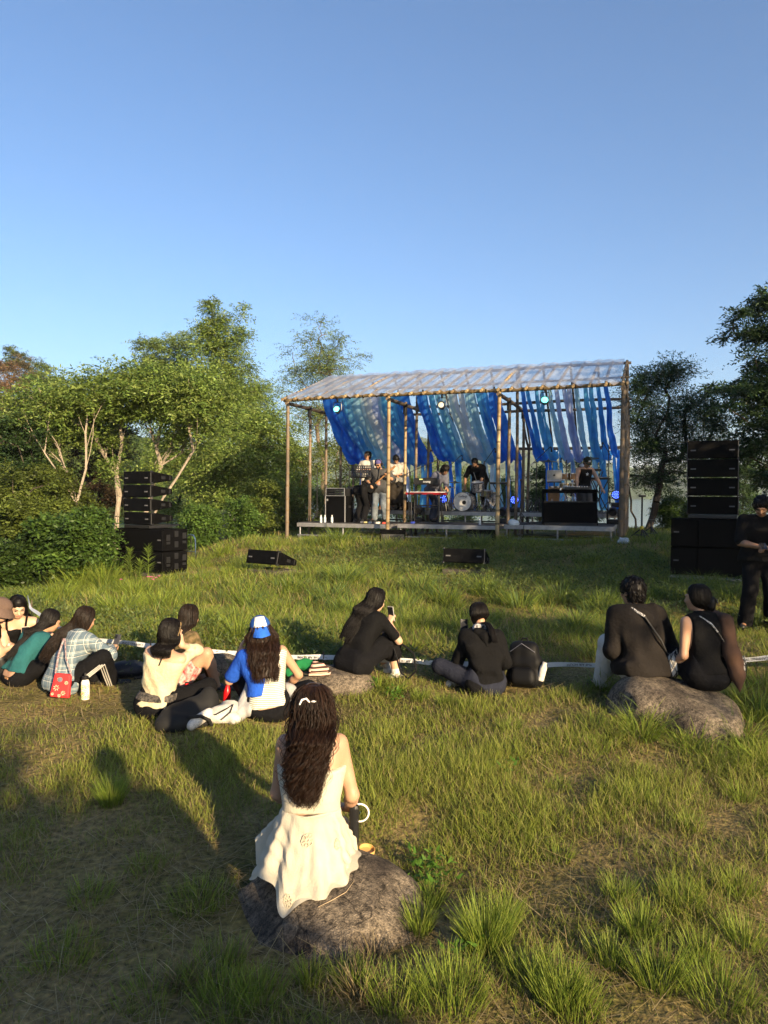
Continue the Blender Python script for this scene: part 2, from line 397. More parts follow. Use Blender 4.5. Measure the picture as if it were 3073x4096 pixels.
    for (px, py, n, h, sp) in [(345, 583, 420, .5, .25), (330, 600, 300, .42, .25), (350, 615, 300, .4, .22), (420, 590, 240, .36, .25), (445, 600, 240, .36, .25), (485, 592, 260, .36, .28), (520, 605, 260, .36, .25), (560, 600, 300, .4, .28), (600, 610, 320, .42, .28), (640, 620, 280, .4, .25), (575, 628, 240, .36, .2), (620, 640, 220, .4, .2), (400, 608, 220, .34, .22), (250, 605, 240, .32, .25), (290, 590, 240, .34, .22),
        (478, 566, 200, .36, .12), (505, 560, 120, .26, .15), (390, 563, 140, .26, .2), (340, 543, 330, .55, .3), (322, 545, 200, .4, .2), (480, 548, 220, .55, .14), (700, 590, 260, .34, .25), (735, 600, 260, .36, .25), (668, 597, 220, .34, .22), (760, 625, 220, .4, .25)]:
        p = at_ground(px, py); tuft(p.x, p.y, n, h, sp, np.concatenate([BLUEG, BR]), .009, 1.2, None, out)
    # random meadow clumps
    P = scatter(7.6, 17.5, 5.2, 1.3); P = P[keep(P, .15)]; P = P[not_stage(P)]
    for p in P:
        f = p[1]/10; tuft(p[0], p[1], int(80/f**.3), RNG.uniform(.14, .34), RNG.uniform(.1, .26), (BR if RNG.random() < .45 else np.concatenate([BLUEG, GREENS])), .0075*f**.5, 1.1, None, out)
    V, F, C = merge(out); o = link("grass", np_mesh("tall_grass", V, F, col=C), M_GRASS)
    tag(o, "long arching green grass tufts of the meadow and round the boulders", "grass", kind="stuff")
    # continuous meadow
    out = []
    for (y0, y1, dens, wd) in [(7.2, 10, 1500, .0075), (10, 13, 900, .010), (13, 19, 420, .013), (19, 30, 90, .02)]:
        P = scatter(y0, y1, dens, 1.25); P = P[keep(P)]; P = P[not_stage(P)]
        q = noise2(P[:, 0]*.9, P[:, 1]*1.1, 11); P = P[RNG.random(len(P)) < np.clip(.6+.5*q, .12, 1)*np.clip((P[:, 1]-6.9+.5*noise2(P[:, 0]*1.3, P[:, 1]*.5, 5))/1.2, .0, 1)]; n = len(P); q = noise2(P[:, 0]*.9, P[:, 1]*1.1, 11)
        near_tape = np.clip((P[:, 1]-7.0)/1.2, .3, 1)
        L = RNG.uniform(.08, .22, n)*(1+.4*np.clip(q, -.6, 1))*near_tape
        c = pick(np.concatenate([GREENS, BR, BLUEG]), n); dry = RNG.random(n) < .12; c[dry] = pick(STRAW, dry.sum())
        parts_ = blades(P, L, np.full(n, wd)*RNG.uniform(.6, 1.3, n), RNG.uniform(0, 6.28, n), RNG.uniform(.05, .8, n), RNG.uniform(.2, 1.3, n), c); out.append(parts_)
    V, F, C = merge(out); o = link("meadow", np_mesh("meadow", V, F, col=C), M_GRASS)
    tag(o, "knee high green meadow grass between the tape and the stage", "grass", kind="stuff")
def build_herbs():
    # low leafy ground cover with pale green leaves
    P = scatter(6.9, 15.5, 55, 1.25); q = noise2(P[:, 0]*.8, P[:, 1]*.8, 23)
    P = P[(q > .05+.5*np.clip((8.2-P[:, 1])/1.2, 0, 1))]; P = P[keep(P)]; P = P[not_stage(P)]; n0 = len(P); k = 14
    Q = np.repeat(P, k, 0)+RNG.normal(0, .06, (n0*k, 3))*np.array([1, 1, 0]); Q[:, 2] += RNG.uniform(.03, .22, n0*k); n = len(Q)
    c = pick(np.array([(.13, .18, .05), (.16, .2, .07), (.1, .15, .04)]), n)
    parts = blades(Q, RNG.uniform(.03, .065, n), np.full(n, .022), RNG.uniform(0, 6.28, n), RNG.uniform(.5, 1.6, n), RNG.uniform(0, .5, n), c)
    # leafy weeds on the right of the near boulder
    out = [parts]
    for (px, py, nn) in [(432, 880, 60), (428, 895, 50), (420, 870, 40), (370, 690, 60), (395, 700, 60), (705, 735, 70), (470, 960, 30), (505, 775, 20)]:
        p = at_ground(px, py); Q = np.array(p)+RNG.normal(0, .05, (nn, 3)); Q[:, 2] = ground(Q[:, 0], Q[:, 1])+RNG.uniform(.01, .12, nn)
        out.append(blades(Q, RNG.uniform(.03, .06, nn), np.full(nn, .02), RNG.uniform(0, 6.28, nn), RNG.uniform(.6, 1.5, nn), RNG.uniform(0, .6, nn), pick(np.array([(.09, .2, .02), (.11, .22, .03)]), nn)))
    V, F, C = merge(out); o = link("ground_cover", np_mesh("ground_cover", V, F, col=C), M_GRASS)
    tag(o, "low pale leafy weeds growing among the meadow grass", "ground cover", kind="stuff")

# ================================================================== trees
M_BARK = mat("bark", (.13, .10, .07), rough=.9, var=.35, scale=6, bump=.6, bscale=25, stretch=(3, 3, .6))
M_PALEBARK = mat("pale_bark", (.25, .21, .165), rough=.85, var=.25, scale=9, bump=.4, bscale=30, stretch=(3, 3, .6))
M_DARKBARK = mat("dark_bark", (.05, .04, .03), rough=.9, var=.3, scale=6, bump=.6, bscale=25)
M_LEAF = mat("leaf", (0, 0, 0), rough=.5, var=.12, scale=1.2, attr=True, transl=.35, spec=.3)
def leaves(Pc, Dr, L, nl, lw, ll, pal, droop=.4, rng=None, jit=.2):
    """sprays: Pc (n,3) starts, Dr (n,3) unit directions, L spray length, nl leaflets per spray"""
    rng = rng or RNG; n = len(Pc); N = n*nl
    t = np.tile((np.arange(nl)+.6)/nl, n); side = np.tile(np.where(np.arange(nl) % 2, 1., -1.), n)
    P = np.repeat(Pc, nl, 0); D = np.repeat(Dr, nl, 0)
    up = rng.normal(0, .35, (N, 3))+np.array([0, 0, 1.]); S = np.cross(D, up); S /= np.linalg.norm(S, axis=1, keepdims=True)+1e-9
    P = P+D*(t*L)[:, None]-np.array([0, 0, 1.])*(droop*L*t*t)[:, None]+rng.normal(0, .02, (N, 3))
    dl = S*side[:, None]*.8+D*.55+rng.normal(0, .28, (N, 3)); dl[:, 2] -= droop*.6; dl /= np.linalg.norm(dl, axis=1, keepdims=True)
    nrm = rng.normal(0, .5, (N, 3))+np.array([0, 0, 1.]); wv = np.cross(dl, nrm); wv /= np.linalg.norm(wv, axis=1, keepdims=True)+1e-9
    l_ = ll*rng.uniform(.65, 1.25, N)[:, None]; w_ = lw*rng.uniform(.7, 1.2, N)[:, None]
    V = np.stack([P, P+dl*l_*.45+wv*w_*.5, P+dl*l_, P+dl*l_*.45-wv*w_*.5], 1).reshape(-1, 3)
    F = np.arange(N*4).reshape(N, 4)
    c = pal[rng.integers(0, len(pal), n)]*rng.uniform(1-jit, 1+jit, (n, 1)); c = np.repeat(c, nl, 0)*rng.uniform(.85, 1.15, (N, 1))
    return V, F, np.repeat(c, 4, 0)
def tree(label, base, lobes, nspray, pal, cat="tree", name="broadleaf_tree", trunk_h=2.0, trunk_r=.15, bark=None, stems=1, nbranch=40, L=.4, nl=10, lw=.045, ll=.11, droop=.35, seed=1, group=None, shell=.55, lean=(0, 0), spread=.3, minz=None, branch_r=.02, crownname="crown", split=.25):
    """lobes: (dx, dy, z, rx, ry, rz, weight) crown masses relative to the base"""
    rng = np.random.default_rng(seed); root = thing(name, label, cat, base, 0, group)
    if name != 'park_tree': nspray = int(nspray*1.5); lw *= .8; ll *= .82
    lob = np.array([l[:6] for l in lobes], float); wts = np.array([l[6] if len(l) > 6 else l[3]*l[5] for l in lobes], float); wts /= wts.sum()
    nsub = max(6, int(nspray/22))
    # clump centres inside the lobes, sprays round the clump centres
    li = rng.choice(len(lob), nsub, p=wts); u = rng.normal(0, 1, (nsub, 3)); u /= np.linalg.norm(u, axis=1, keepdims=True)
    rr = rng.random(nsub)**shell
    ctr = lob[li, :3]+u*rr[:, None]*lob[li, 3:6]
    if minz is not None: ctr[:, 2] = np.maximum(ctr[:, 2], minz+rng.random(nsub)*.3)
    ci = rng.integers(0, nsub, nspray); sz = np.minimum(lob[li[ci], 3], lob[li[ci], 5])*.24+.05
    off = rng.normal(0, 1, (nspray, 3))*sz[:, None]*np.array([1, 1, .62])
    P = ctr[ci]+off; out = P-lob[li[ci], :3]*np.array([1, 1, 1])+rng.normal(0, .5, (nspray, 3))*lob[li[ci], 3:6]; out[:, 2] = out[:, 2]*.7+.15
    D = out/(np.linalg.norm(out, axis=1, keepdims=True)+1e-9)
    cshade = rng.uniform(.78, 1.2, nsub)[ci]
    V, F, C = leaves(P, D, L, nl, lw, ll, pal, droop, rng); C = C*np.repeat(np.repeat(cshade, nl), 4)[:, None]
    link(crownname, np_mesh(crownname, V, F, col=C, smooth=False), M_LEAF, root)
    mb = MB(); nodes = []; par = []; cnt = []; isT = []
    def addn(p, pa): nodes.append(np.array(p, float)); par.append(pa); return len(nodes)-1
    for s in range(stems):
        a = 6.28*s/stems+rng.uniform(-.4, .4); sp_ = spread if stems > 1 else 0
        top = np.array((lean[0]+math.cos(a)*sp_*trunk_h, lean[1]+math.sin(a)*sp_*trunk_h, trunk_h*rng.uniform(.8, 1.2)))
        b0 = np.array((math.cos(a)*.15*(stems > 1), math.sin(a)*.15*(stems > 1), -.2)); pa = -1
        for q in np.linspace(0, 1, 8):
            pa = addn(b0+(top-b0)*(q if stems == 1 else q)+rng.normal(0, .018, 3)*trunk_h*(0 < q < 1), pa)
    base_n = len(nodes); trunk_top = np.array([0, 0, trunk_h])
    sel = ctr[rng.permutation(nsub)[:nbranch]]; sel = sel[np.argsort(np.linalg.norm(sel-trunk_top, axis=1))]
    dep = [0.0]*len(nodes)
    for c in sel:
        N_ = np.array(nodes); dd = np.linalg.norm(N_-c, axis=1); low = (N_[:, 2] < trunk_h*.45)*3.0
        j = int(np.argmin(dd+split*np.array(dep)+low+np.maximum(0, N_[:, 2]-c[2])*.8)); p0 = nodes[j]; L_ = dd[j]; pa = j; nseg = max(2, int(L_/.35))
        bow = rng.normal(0, .07, 3)*L_; bow[2] += .08*L_
        for q in range(1, nseg+1):
            f = q/nseg; p = p0+(c-p0)*f+bow*math.sin(f*math.pi)+rng.normal(0, .018, 3)*min(L_, 1.5)
            pa = addn(p, pa); dep.append(dep[par[pa]]+L_/nseg)
    cnt = np.zeros(len(nodes)); haschild = set(par)
    for i in range(len(nodes)-1, -1, -1):
        if i not in haschild: cnt[i] += 1
        if par[i] >= 0: cnt[par[i]] += cnt[i]
    rad = branch_r*.55*cnt**.5; rmax = rad[:base_n].max(); rad *= 1.0 if rmax < 1e-6 else 1
    sc_ = min(1.0, trunk_r/stems**.35/rmax); rad = np.where(rad*sc_ < branch_r*.3, branch_r*.3, rad*sc_)
    for i in range(len(nodes)):
        if par[i] >= 0:
            nn = 8 if i < base_n else (5 if rad[i] > branch_r else 4)
            mb.tube([nodes[par[i]], nodes[i]], [rad[par[i]] if cnt[par[i]] < cnt[i]*1.9+1 else rad[i]*1.1, rad[i]], nn, False)
    mb.build("trunk", bark or M_BARK, root, smooth=True)
    return root
YG = np.array([(.078, .115, .022), (.092, .128, .028), (.062, .10, .022), (.108, .138, .034)])*1.75
MG = np.array([(.05, .095, .018), (.065, .11, .02), (.045, .085, .016)])*1.9
DG = np.array([(.022, .042, .014), (.03, .055, .018), (.018, .035, .012)])*1.5
OL = np.array([(.055, .075, .014), (.07, .09, .016), (.045, .06, .012)])*1.9
GY = np.array([(.075, .105, .03), (.09, .12, .035), (.065, .095, .025)])*1.9
RB = np.array([(.17, .10, .05), (.14, .09, .045), (.19, .12, .06)])*1.1
def gz(p): return Vector((p.x, p.y, ground(p.x, p.y)))
def px2m(n, D): return n*D/FPX
def left_trees():
    # multi stemmed tree with bare pale branches behind the left loudspeakers
    D = 18.0; b = at(112, 560, D); b.z = ground(b.x, b.y)-.1; m = D/FPX
    T = lambda px, py: (at(px, py, D)-b)
    def lobe(px, py, rx, rz, ry=1.2, dd=0): q = T(px, py); return (q.x, dd, q.z, rx*m, ry, rz*m)
    tree("spreading tree with many bare pale branches behind the left loudspeaker stack", b,
         [lobe(70, 400, 45, 22), lobe(125, 388, 55, 24), lobe(185, 392, 45, 24), lobe(205, 420, 25, 22), lobe(45, 418, 32, 18), lobe(100, 412, 50, 12), lobe(150, 410, 40, 12), lobe(122, 470, 9, 7, .3, -.3), lobe(52, 440, 16, 9, .5), lobe(90, 440, 26, 8, .8, .6), lobe(165, 440, 30, 9, .8, .8), lobe(150, 475, 12, 8, .4, .6)],
         3900, YG*.95, trunk_h=1.7, trunk_r=.17, bark=M_PALEBARK, stems=8, nbranch=170, L=.5, nl=12, lw=.05, ll=.13, droop=.35, seed=5, shell=.7, spread=.60, branch_r=.015, split=.95)
    # tall conical tree
    D = 31; m = D/FPX; b = at(224, 520, D); b.z = 0; T = lambda px, py: (at(px, py, D)-b)
    tree("tall bright green conical tree rising highest in the left treeline", b,
         [lobe2(T(214, 306), 5*m, 9*m)+(60,), lobe2(T(215, 325), 13*m, 13*m)+(170,), lobe2(T(219, 347), 22*m, 15*m)+(330,), lobe2(T(222, 372), 30*m, 18*m)+(500,), lobe2(T(226, 402), 40*m, 22*m)+(700,), lobe2(T(228, 435), 46*m, 26*m)+(800,), lobe2(T(235, 470), 48*m, 26*m)+(600,), lobe2(T(240, 312), 3*m, 5*m)+(25,), lobe2(T(240, 335), 6*m, 8*m)+(60,)],
         4200, YG, trunk_h=8.4, trunk_r=.2, nbranch=60, L=.55, nl=12, lw=.055, ll=.17, droop=.4, seed=8, shell=.6, bark=M_DARKBARK)
    D = 36; m = D/FPX; b = at(168, 520, D); b.z = 0; T = lambda px, py: (at(px, py, D)-b)
    tree("rounded grey green tree left of the tall conical tree", b,
         [lobe2(T(160, 352), 26*m, 15*m), lobe2(T(150, 368), 22*m, 16*m), lobe2(T(182, 362), 24*m, 22*m), lobe2(T(168, 395), 42*m, 30*m), lobe2(T(150, 350), 12*m, 9*m), lobe2(T(190, 345), 12*m, 9*m)],
         2400, GY, trunk_h=5, trunk_r=.25, nbranch=25, L=.5, nl=12, lw=.06, ll=.16, droop=.5, seed=9)
    D = 38; m = D/FPX; b = at(322, 520, D); b.z = .2; T = lambda px, py: (at(px, py, D)-b)
    tree("tall airy tree with thin feathery foliage behind the left end of the stage", b,
         [lobe2(T(318, 335), 14*m, 16*m), lobe2(T(312, 355), 22*m, 16*m), lobe2(T(342, 348), 14*m, 12*m), lobe2(T(330, 370), 32*m, 20*m), lobe2(T(300, 380), 22*m, 18*m), lobe2(T(318, 410), 40*m, 25*m), lobe2(T(352, 360), 9*m, 7*m), lobe2(T(362, 372), 8*m, 4*m), lobe2(T(285, 372), 8*m, 8*m), lobe2(T(288, 392), 10*m, 8*m)],
         1700, np.concatenate([GY, OL]), trunk_h=7.5, trunk_r=.17, nbranch=90, L=.6, nl=10, lw=.05, ll=.16, droop=.5, seed=10, shell=.8, bark=M_BARK, branch_r=.03)
    # green wall between
    for i, (px, top, bot, rx, D, pal, lab) in enumerate([
        (262, 415, 530, 34, 26, YG, "leafy yellow green tree just left of the stage frame"), (214, 440, 535, 36, 25, YG*.9, "green tree under the tall conical tree, behind the hand trolley"),
        (286, 455, 530, 20, 29, MG, "young green tree seen past the leftmost stage post"), (90, 375, 500, 40, 42, GY*.9, "far pale green tree peeping over the spreading tree"), (128, 372, 500, 32, 44, GY, "far feathery tree in the middle of the left skyline"),
        (55, 380, 500, 34, 40, YG*.85, "far green tree below the rusty pines at left"), (20, 400, 500, 40, 38, YG*.8, "bushy green tree at the left edge below the hillside"), (256, 385, 500, 22, 36, GY, "light green tree between the conical tree and the airy tree"), (180, 400, 520, 34, 29, YG*.9, "broad bright green tree behind the spreading tree")]):
        m = D/FPX; b = at(px, 520, D); b.z = 0 if D < 34 else .1; T = lambda a, c: (at(a, c, D)-b); r2 = np.random.default_rng(40+i)
        lb = [lobe2(T(px+r2.uniform(-.6, .6)*rx, y), rx*m*r2.uniform(.55, .85), rx*m*r2.uniform(.45, .65)) for y in np.linspace(top+rx*.5, bot-rx*.25, 5) for _ in (0, 1)]
        lb.append(lobe2(T(px, top+rx*.45), rx*m*.5, rx*m*.45))
        tree(lab, b, lb, 1500, pal, trunk_h=max(1.5, T(px, (top+bot)/2).z), trunk_r=.15, nbranch=22, L=.5, nl=10, lw=.06, ll=.16, droop=.45, seed=60+i, bark=M_DARKBARK)
    # dark layered maples at the far left
    for i, (px, top, bot, rx, D, pal, lab) in enumerate([
        (22, 415, 505, 36, 17.5, DG*1.1, "dark green layered maple at the left edge"), (10, 470, 575, 42, 15.5, OL*.8, "olive layered maple low at the left edge"), (56, 470, 545, 24, 16.5, OL*.65, "brownish dark maple behind the round bush"), (100, 420, 520, 40, 21, np.array([(.05, .03, .018), (.045, .035, .018)]), "dark purple leaved maple behind the spreading tree"), (40, 500, 560, 24, 15.2, OL*.9, "small olive maple behind the round bush at left")]):
        m = D/FPX; b = at(px, bot, D); b.z = ground(b.x, b.y)-.2; T = lambda a, c: (at(a, c, D)-b); r2 = np.random.default_rng(140+i)
        lb = [(q.x, r2.uniform(-.6, .6), q.z, rx*m*r2.uniform(.5, .8), .9, rx*m*.16) for y in np.linspace(top+6, bot-8, 8) for q in (T(px+r2.uniform(-.5, .5)*rx, y), T(px+r2.uniform(-.6, .6)*rx, y+3))]
        tree(lab, b, lb, 1500, pal, name="maple_tree", trunk_h=max(1.0, T(px, (top+bot)/2).z), trunk_r=.10, nbranch=30, L=.34, nl=10, lw=.05, ll=.1, droop=.3, seed=160+i, bark=M_DARKBARK)
    for i, (px, top, bot, rx, D, pal, lab, lw, ll) in enumerate([
        (72, 520, 568, 27, 13.6, MG*.62, "round bush with broad dark green leaves left of the speaker stack", .075, .13), (92, 515, 570, 20, 13.2, MG*.6, "dense green bush touching the left loudspeaker stack", .05, .11), (6, 545, 585, 20, 12.8, MG*.36, "low dark bush at the left edge of the meadow", .05, .1),  # leaf colour of the edge bush lowered to stand in for shade
        (198, 505, 545, 24, 21, MG*.8, "low green shrub behind the hand trolley", .05, .1), (246, 500, 545, 22, 22, MG*.8, "low dense shrub left of the stage", .05, .1), (268, 480, 545, 18, 23.5, OL*1.1, "tall dry looking shrub beside the leftmost stage post", .05, .1)]):
        m = D/FPX; b = at(px, bot, D); b.z = ground(b.x, b.y)-.1; T = lambda a, c: (at(a, c, D)-b); r2 = np.random.default_rng(240+i)
        lb = [lobe2(T(px+r2.uniform(-.5, .5)*rx, y), rx*m*.4, rx*m*.28, .6) for y in np.linspace(top+rx*.35, bot-rx*.2, 4) for _ in (0, 1)]
        tree(lab, b, lb, 1300, pal, cat="bush", name="bush", trunk_h=.5, trunk_r=.05, stems=3, nbranch=20, L=.28, nl=9, lw=lw, ll=ll, droop=.5, seed=260+i, bark=M_DARKBARK, branch_r=.01, crownname="foliage")
    # hillside wood: pines, one rusty group
    k = 0
    for (px, py, D, h, rx, pal, lab) in [(8, 372, 62, 6.5, 2.2, RB, "rust brown dying pine, larger one on the left hillside"), (-6, 365, 70, 6, 2.0, RB*.9, "rust brown dying pine at the very left edge"), (22, 362, 78, 5, 1.8, RB*np.array([.75, 1, 1]), "brownish pine on the hill crest"),
        (30, 385, 66, 6, 2.4, MG*.8, "dark green rounded tree on the left hillside"), (38, 368, 84, 5, 1.9, OL, "olive pine on the hill crest left of the treeline"), (46, 376, 76, 5, 2.0, YG*.8, "light green tree halfway down the left hillside"), (4, 400, 56, 6, 2.4, OL, "olive tree below the rusty pines"), (14, 355, 88, 4, 1.6, OL*.9, "topmost olive pine of the left hill"), (60, 385, 70, 5, 2.2, YG*.8, "green tree at the right foot of the left hillside"), (28, 405, 58, 5.5, 2.5, YG*.7, "darker green tree low on the left hillside"), (-15, 385, 60, 7, 2.6, RB*.8, "rusty pine cut by the left edge of the view"), (42, 395, 62, 5, 2.2, OL*.9, "olive green tree beneath the crest pines")]:
        k += 1; top = at(px, py-9, D); b = Vector((top.x, D, top.z-h)); rng = np.random.default_rng(k)
        tree(lab, b, [(0, 0, h*.88, rx*.45, rx*.45, h*.1), (0, 0, h*.7, rx*.75, rx*.75, h*.13), (.3, 0, h*.5, rx, rx, h*.15), (-.4, 0, h*.35, rx*.9, rx*.9, h*.14)], 620, pal, name="hillside_tree", group="trees on the left hillside", trunk_h=h*.75, trunk_r=.14, nbranch=12, L=.5, nl=8, lw=.1, ll=.26, droop=.2, seed=300+k)
def lobe2(q, rx, rz, ry=None): return (q.x, 0, q.z, rx, ry or rx, rz)
def right_trees():  # leaf palette kept dark here in place of shade on these trees
    D = 24; m = D/FPX; b = at(642, 545, D); b.z = ground(b.x, b.y)-.1; T = lambda px, py: (at(px, py, D)-b)
    tree("dark fine leaved tree with forked trunk right of the stage", b,
         [lobe2(T(650, 385), 22*m, 20*m), lobe2(T(672, 378), 22*m, 18*m), lobe2(T(640, 410), 14*m, 24*m), lobe2(T(690, 405), 24*m, 22*m), lobe2(T(665, 420), 30*m, 22*m), lobe2(T(650, 450), 22*m, 20*m), lobe2(T(690, 450), 26*m, 22*m), lobe2(T(715, 425), 18*m, 18*m), lobe2(T(668, 480), 26*m, 14*m), lobe2(T(640, 475), 12*m, 12*m)],
         3400, DG*1.15, trunk_h=2.6, trunk_r=.2, bark=M_DARKBARK, stems=2, nbranch=70, L=.4, nl=12, lw=.04, ll=.12, droop=.4, seed=21, shell=.75, spread=.28, branch_r=.035)
    D = 21; m = D/FPX; b = at(795, 545, D); b.z = ground(b.x, b.y)-.1; T = lambda px, py: (at(px, py, D)-b)
    L = [(757, 305, 15, 9), (775, 300, 20, 12), (742, 318, 9, 6), (738, 332, 12, 4), (760, 338, 16, 7), (785, 330, 30, 14), (770, 360, 22, 12), (745, 388, 26, 8), (722, 396, 12, 6), (728, 410, 16, 6), (770, 400, 30, 18), (800, 390, 40, 30), (755, 425, 28, 14), (790, 440, 40, 20), (745, 450, 24, 12), (775, 475, 30, 12), (738, 440, 14, 8), (810, 340, 40, 30)]
    tree("big dark tree with tiered branches at the right edge", b, [lobe2(T(px, py), rx*m, rz*m, 1.0) for px, py, rx, rz in L], 3600, DG*1.1, trunk_h=4.0, trunk_r=.26, bark=M_DARKBARK, nbranch=80, L=.5, nl=12, lw=.06, ll=.17, droop=.35, seed=22, shell=.75, branch_r=.03)
    for i, (px, top, bot, rx, D, pal, lab) in enumerate([(708, 445, 530, 24, 27, DG*1.2, "dark low tree behind the right loudspeaker stack"), (742, 455, 520, 18, 30, DG*1.3, "small dark tree between the right speakers and the big tree"), (672, 500, 535, 14, 26, MG*.6, "low grey green shrub at the foot of the forked tree"), (700, 505, 540, 16, 24, MG*.5, "dark waterside shrub beside the right speakers"), (790, 470, 560, 28, 17, DG, "dark shrub at the right edge behind the standing man")]):
        m = D/FPX; b = at(px, bot, D); b.z = ground(b.x, b.y)-.1; T = lambda a, c: (at(a, c, D)-b); r2 = np.random.default_rng(340+i)
        lb = [lobe2(T(px+r2.uniform(-.5, .5)*rx, y), rx*m*.5, rx*m*.35) for y in np.linspace(top+rx*.3, bot-rx*.3, 5) for _ in (0, 1)]
        tree(lab, b, lb, 1000, pal, name="shrub", cat="shrub", trunk_h=max(.6, T(px, (top+bot)/2).z*.8), trunk_r=.07, nbranch=20, L=.35, nl=9, lw=.05, ll=.13, droop=.4, seed=360+i, bark=M_DARKBARK, crownname="foliage")
def behind_stage():
    for i, (px, top, bot, rx, D, pal, lab, shp) in enumerate([
        (305, 445, 540, 24, 28, OL*1.0, "olive shrub behind the left end of the stage", 1), (340, 440, 535, 26, 30, OL*.8, "brownish tree with bare twigs behind the left bay of the stage", 1), (375, 455, 530, 24, 29, MG*.8, "green shrub behind the guitarist", 1), (325, 490, 540, 20, 25.5, YG*.8, "sunlit low shrub beside the bass amplifier", 1),
        (432, 440, 520, 22, 40, YG*.9, "sunny tree behind the keyboard player", 1), (470, 470, 525, 18, 36, YG*.8, "yellow green shrub behind the drummer", 1), (410, 480, 530, 18, 33, MG*.8, "green shrub behind the red keyboard", 1), (540, 470, 525, 22, 26, DG*1.4, "dark shrub behind the percussion on the stage", 1), (505, 480, 525, 18, 30, MG*.8, "green shrub behind the middle stage posts", 1), (590, 450, 520, 26, 28, DG*1.3, "dark leafy tree behind the right bay of the stage", 1)]):
        m = D/FPX; b = at(px, bot, D); b.z = max(ground(b.x, b.y), -.2)-.1; T = lambda a, c: (at(a, c, D)-b); r2 = np.random.default_rng(440+i)
        lb = [lobe2(T(px+r2.uniform(-.5, .5)*rx, y), rx*m*.5, rx*m*.4) for y in np.linspace(top+rx*.3, bot-rx*.3, 5) for _ in (0, 1)]
        tree(lab, b, lb, 800, pal, name="shrub", cat="shrub", trunk_h=max(.6, T(px, (top+bot)/2).z*.8), trunk_r=.07, nbranch=26, L=.4, nl=9, lw=.055, ll=.14, droop=.4, seed=460+i, bark=M_BARK, crownname="foliage", shell=.8)
def shade_trees():
    """unseen trees behind and beside the photographer, placed to shade lawn and stage"""
    for i, (x, y, h, lobes, ns, lab) in enumerate(SHADE):
        tree(lab, (x, y, ground(x, y)-.1), lobes, int(ns*1.7), MG*.8, name="park_tree", group="tall trees behind the audience", trunk_h=h*.5, trunk_r=.2, nbranch=40, L=.6, nl=9, lw=.10, ll=.20, droop=.3, seed=500+i, branch_r=.04, shell=.6)
SHADE = [
 (10.5, 8.0, 9, [(0, 0, 4.5, 3.2, 2.5, 2.6), (1.5, 0, 6.5, 3.0, 2.5, 2.2), (-1.2, 0, 3.0, 2.2, 2, 1.2), (2.5, 0, 3.5, 2.5, 2, 2)], 1500, "broad tree right of the view, east of the speakers"),
 (17.5, 6.0, 12, [(0, 0, 6, 4, 3, 4), (1, 0, 9, 3.5, 3, 3), (-1, 0, 4, 3.5, 3, 2.5)], 1700, "tall tree standing far right of the view"),
 (1.4, -4.6, 3.6, [(-.6, 0, 1.5, 1.1, .8, 1.3), (.6, 0, 1.7, 1.1, .8, 1.4), (1.3, 0, 2.0, .9, .7, 1.1), (-1.4, 0, 1.2, .9, .7, 1.1), (.3, 0, 2.6, 1.1, .6, .6)], 620, "broad leafy tree added low behind the photographer to shade the lawn"),
 (8.6, 5.0, 5.5, [(-1.2, 0, 3.4, 1.3, 1.2, 1.1), (0.4, 0, 3.9, 1.6, 1.3, 1.2), (1.8, 0, 3.3, 1.4, 1.2, 1.1)], 720, "rounded tree added just right of the view to shade the stage front"),
 (3.05, -4.9, 3.2, [(-.6, 0, 1.4, .9, .7, 1.3), (.1, .2, 1.6, .8, .7, 1.3), (.6, 0, 1.4, .6, .6, 1.2), (-.3, 0, 2.3, .9, .6, .55)], 620, "small leafy tree added to the right behind the photographer to shade the lawn"),
 (10.4, -5.5, 7, [(0, 0, 4.4, 1.3, 1.2, .9), (1.2, 0, 3.6, 1.2, 1.2, .8)], 200, "loose crowned tree to the right behind the photographer"),
]
# ================================================================== bamboo stage
SL = Vector((-2.53, 18.5, 0)); SU = Vector((.936, -.351, 0)); SV = Vector((.351, .936, 0)); SW = 8.27
def ST(t, s, z): return SL+SU*t+SV*s+Vector((0, 0, z))
def sp(px, s, z=0.0):
    k = (px-384)/FPX; t = (k*(SL.y+SV.y*s)-SL.x-SV.x*s)/(SU.x-SU.y*k)
    return ST(t, s, z)
SROT = math.atan2(SU.y, SU.x)            # stage axes as a rotation about z
EAVE, RIDGE, BACKZ, DECK, RISER = 4.27, 5.2, 3.22, 1.13, 1.42
COLT = [0, 2.79, 5.53, 8.27]; ROWS = [0, 1.3, 2.3, 3.4, 4.4]
M_BAMBOO = mat("bamboo", (.26, .17, .085), rough=.55, var=.4, scale=3.5, bump=.2, bscale=40, stretch=(1, 1, .35), col2=(.36, .27, .14))
M_BAMBOOD = mat("shaded_bamboo", (.13, .10, .07), rough=.6, var=.4, scale=3, bump=.2, bscale=40, stretch=(1, 1, .35))  # darker copy of the bamboo, shade put into the cane colour
M_NODE = mat("bamboo_node", (.12, .085, .045), rough=.7)
M_LASH = mat("black_lashing", (.012, .012, .014), rough=.6)
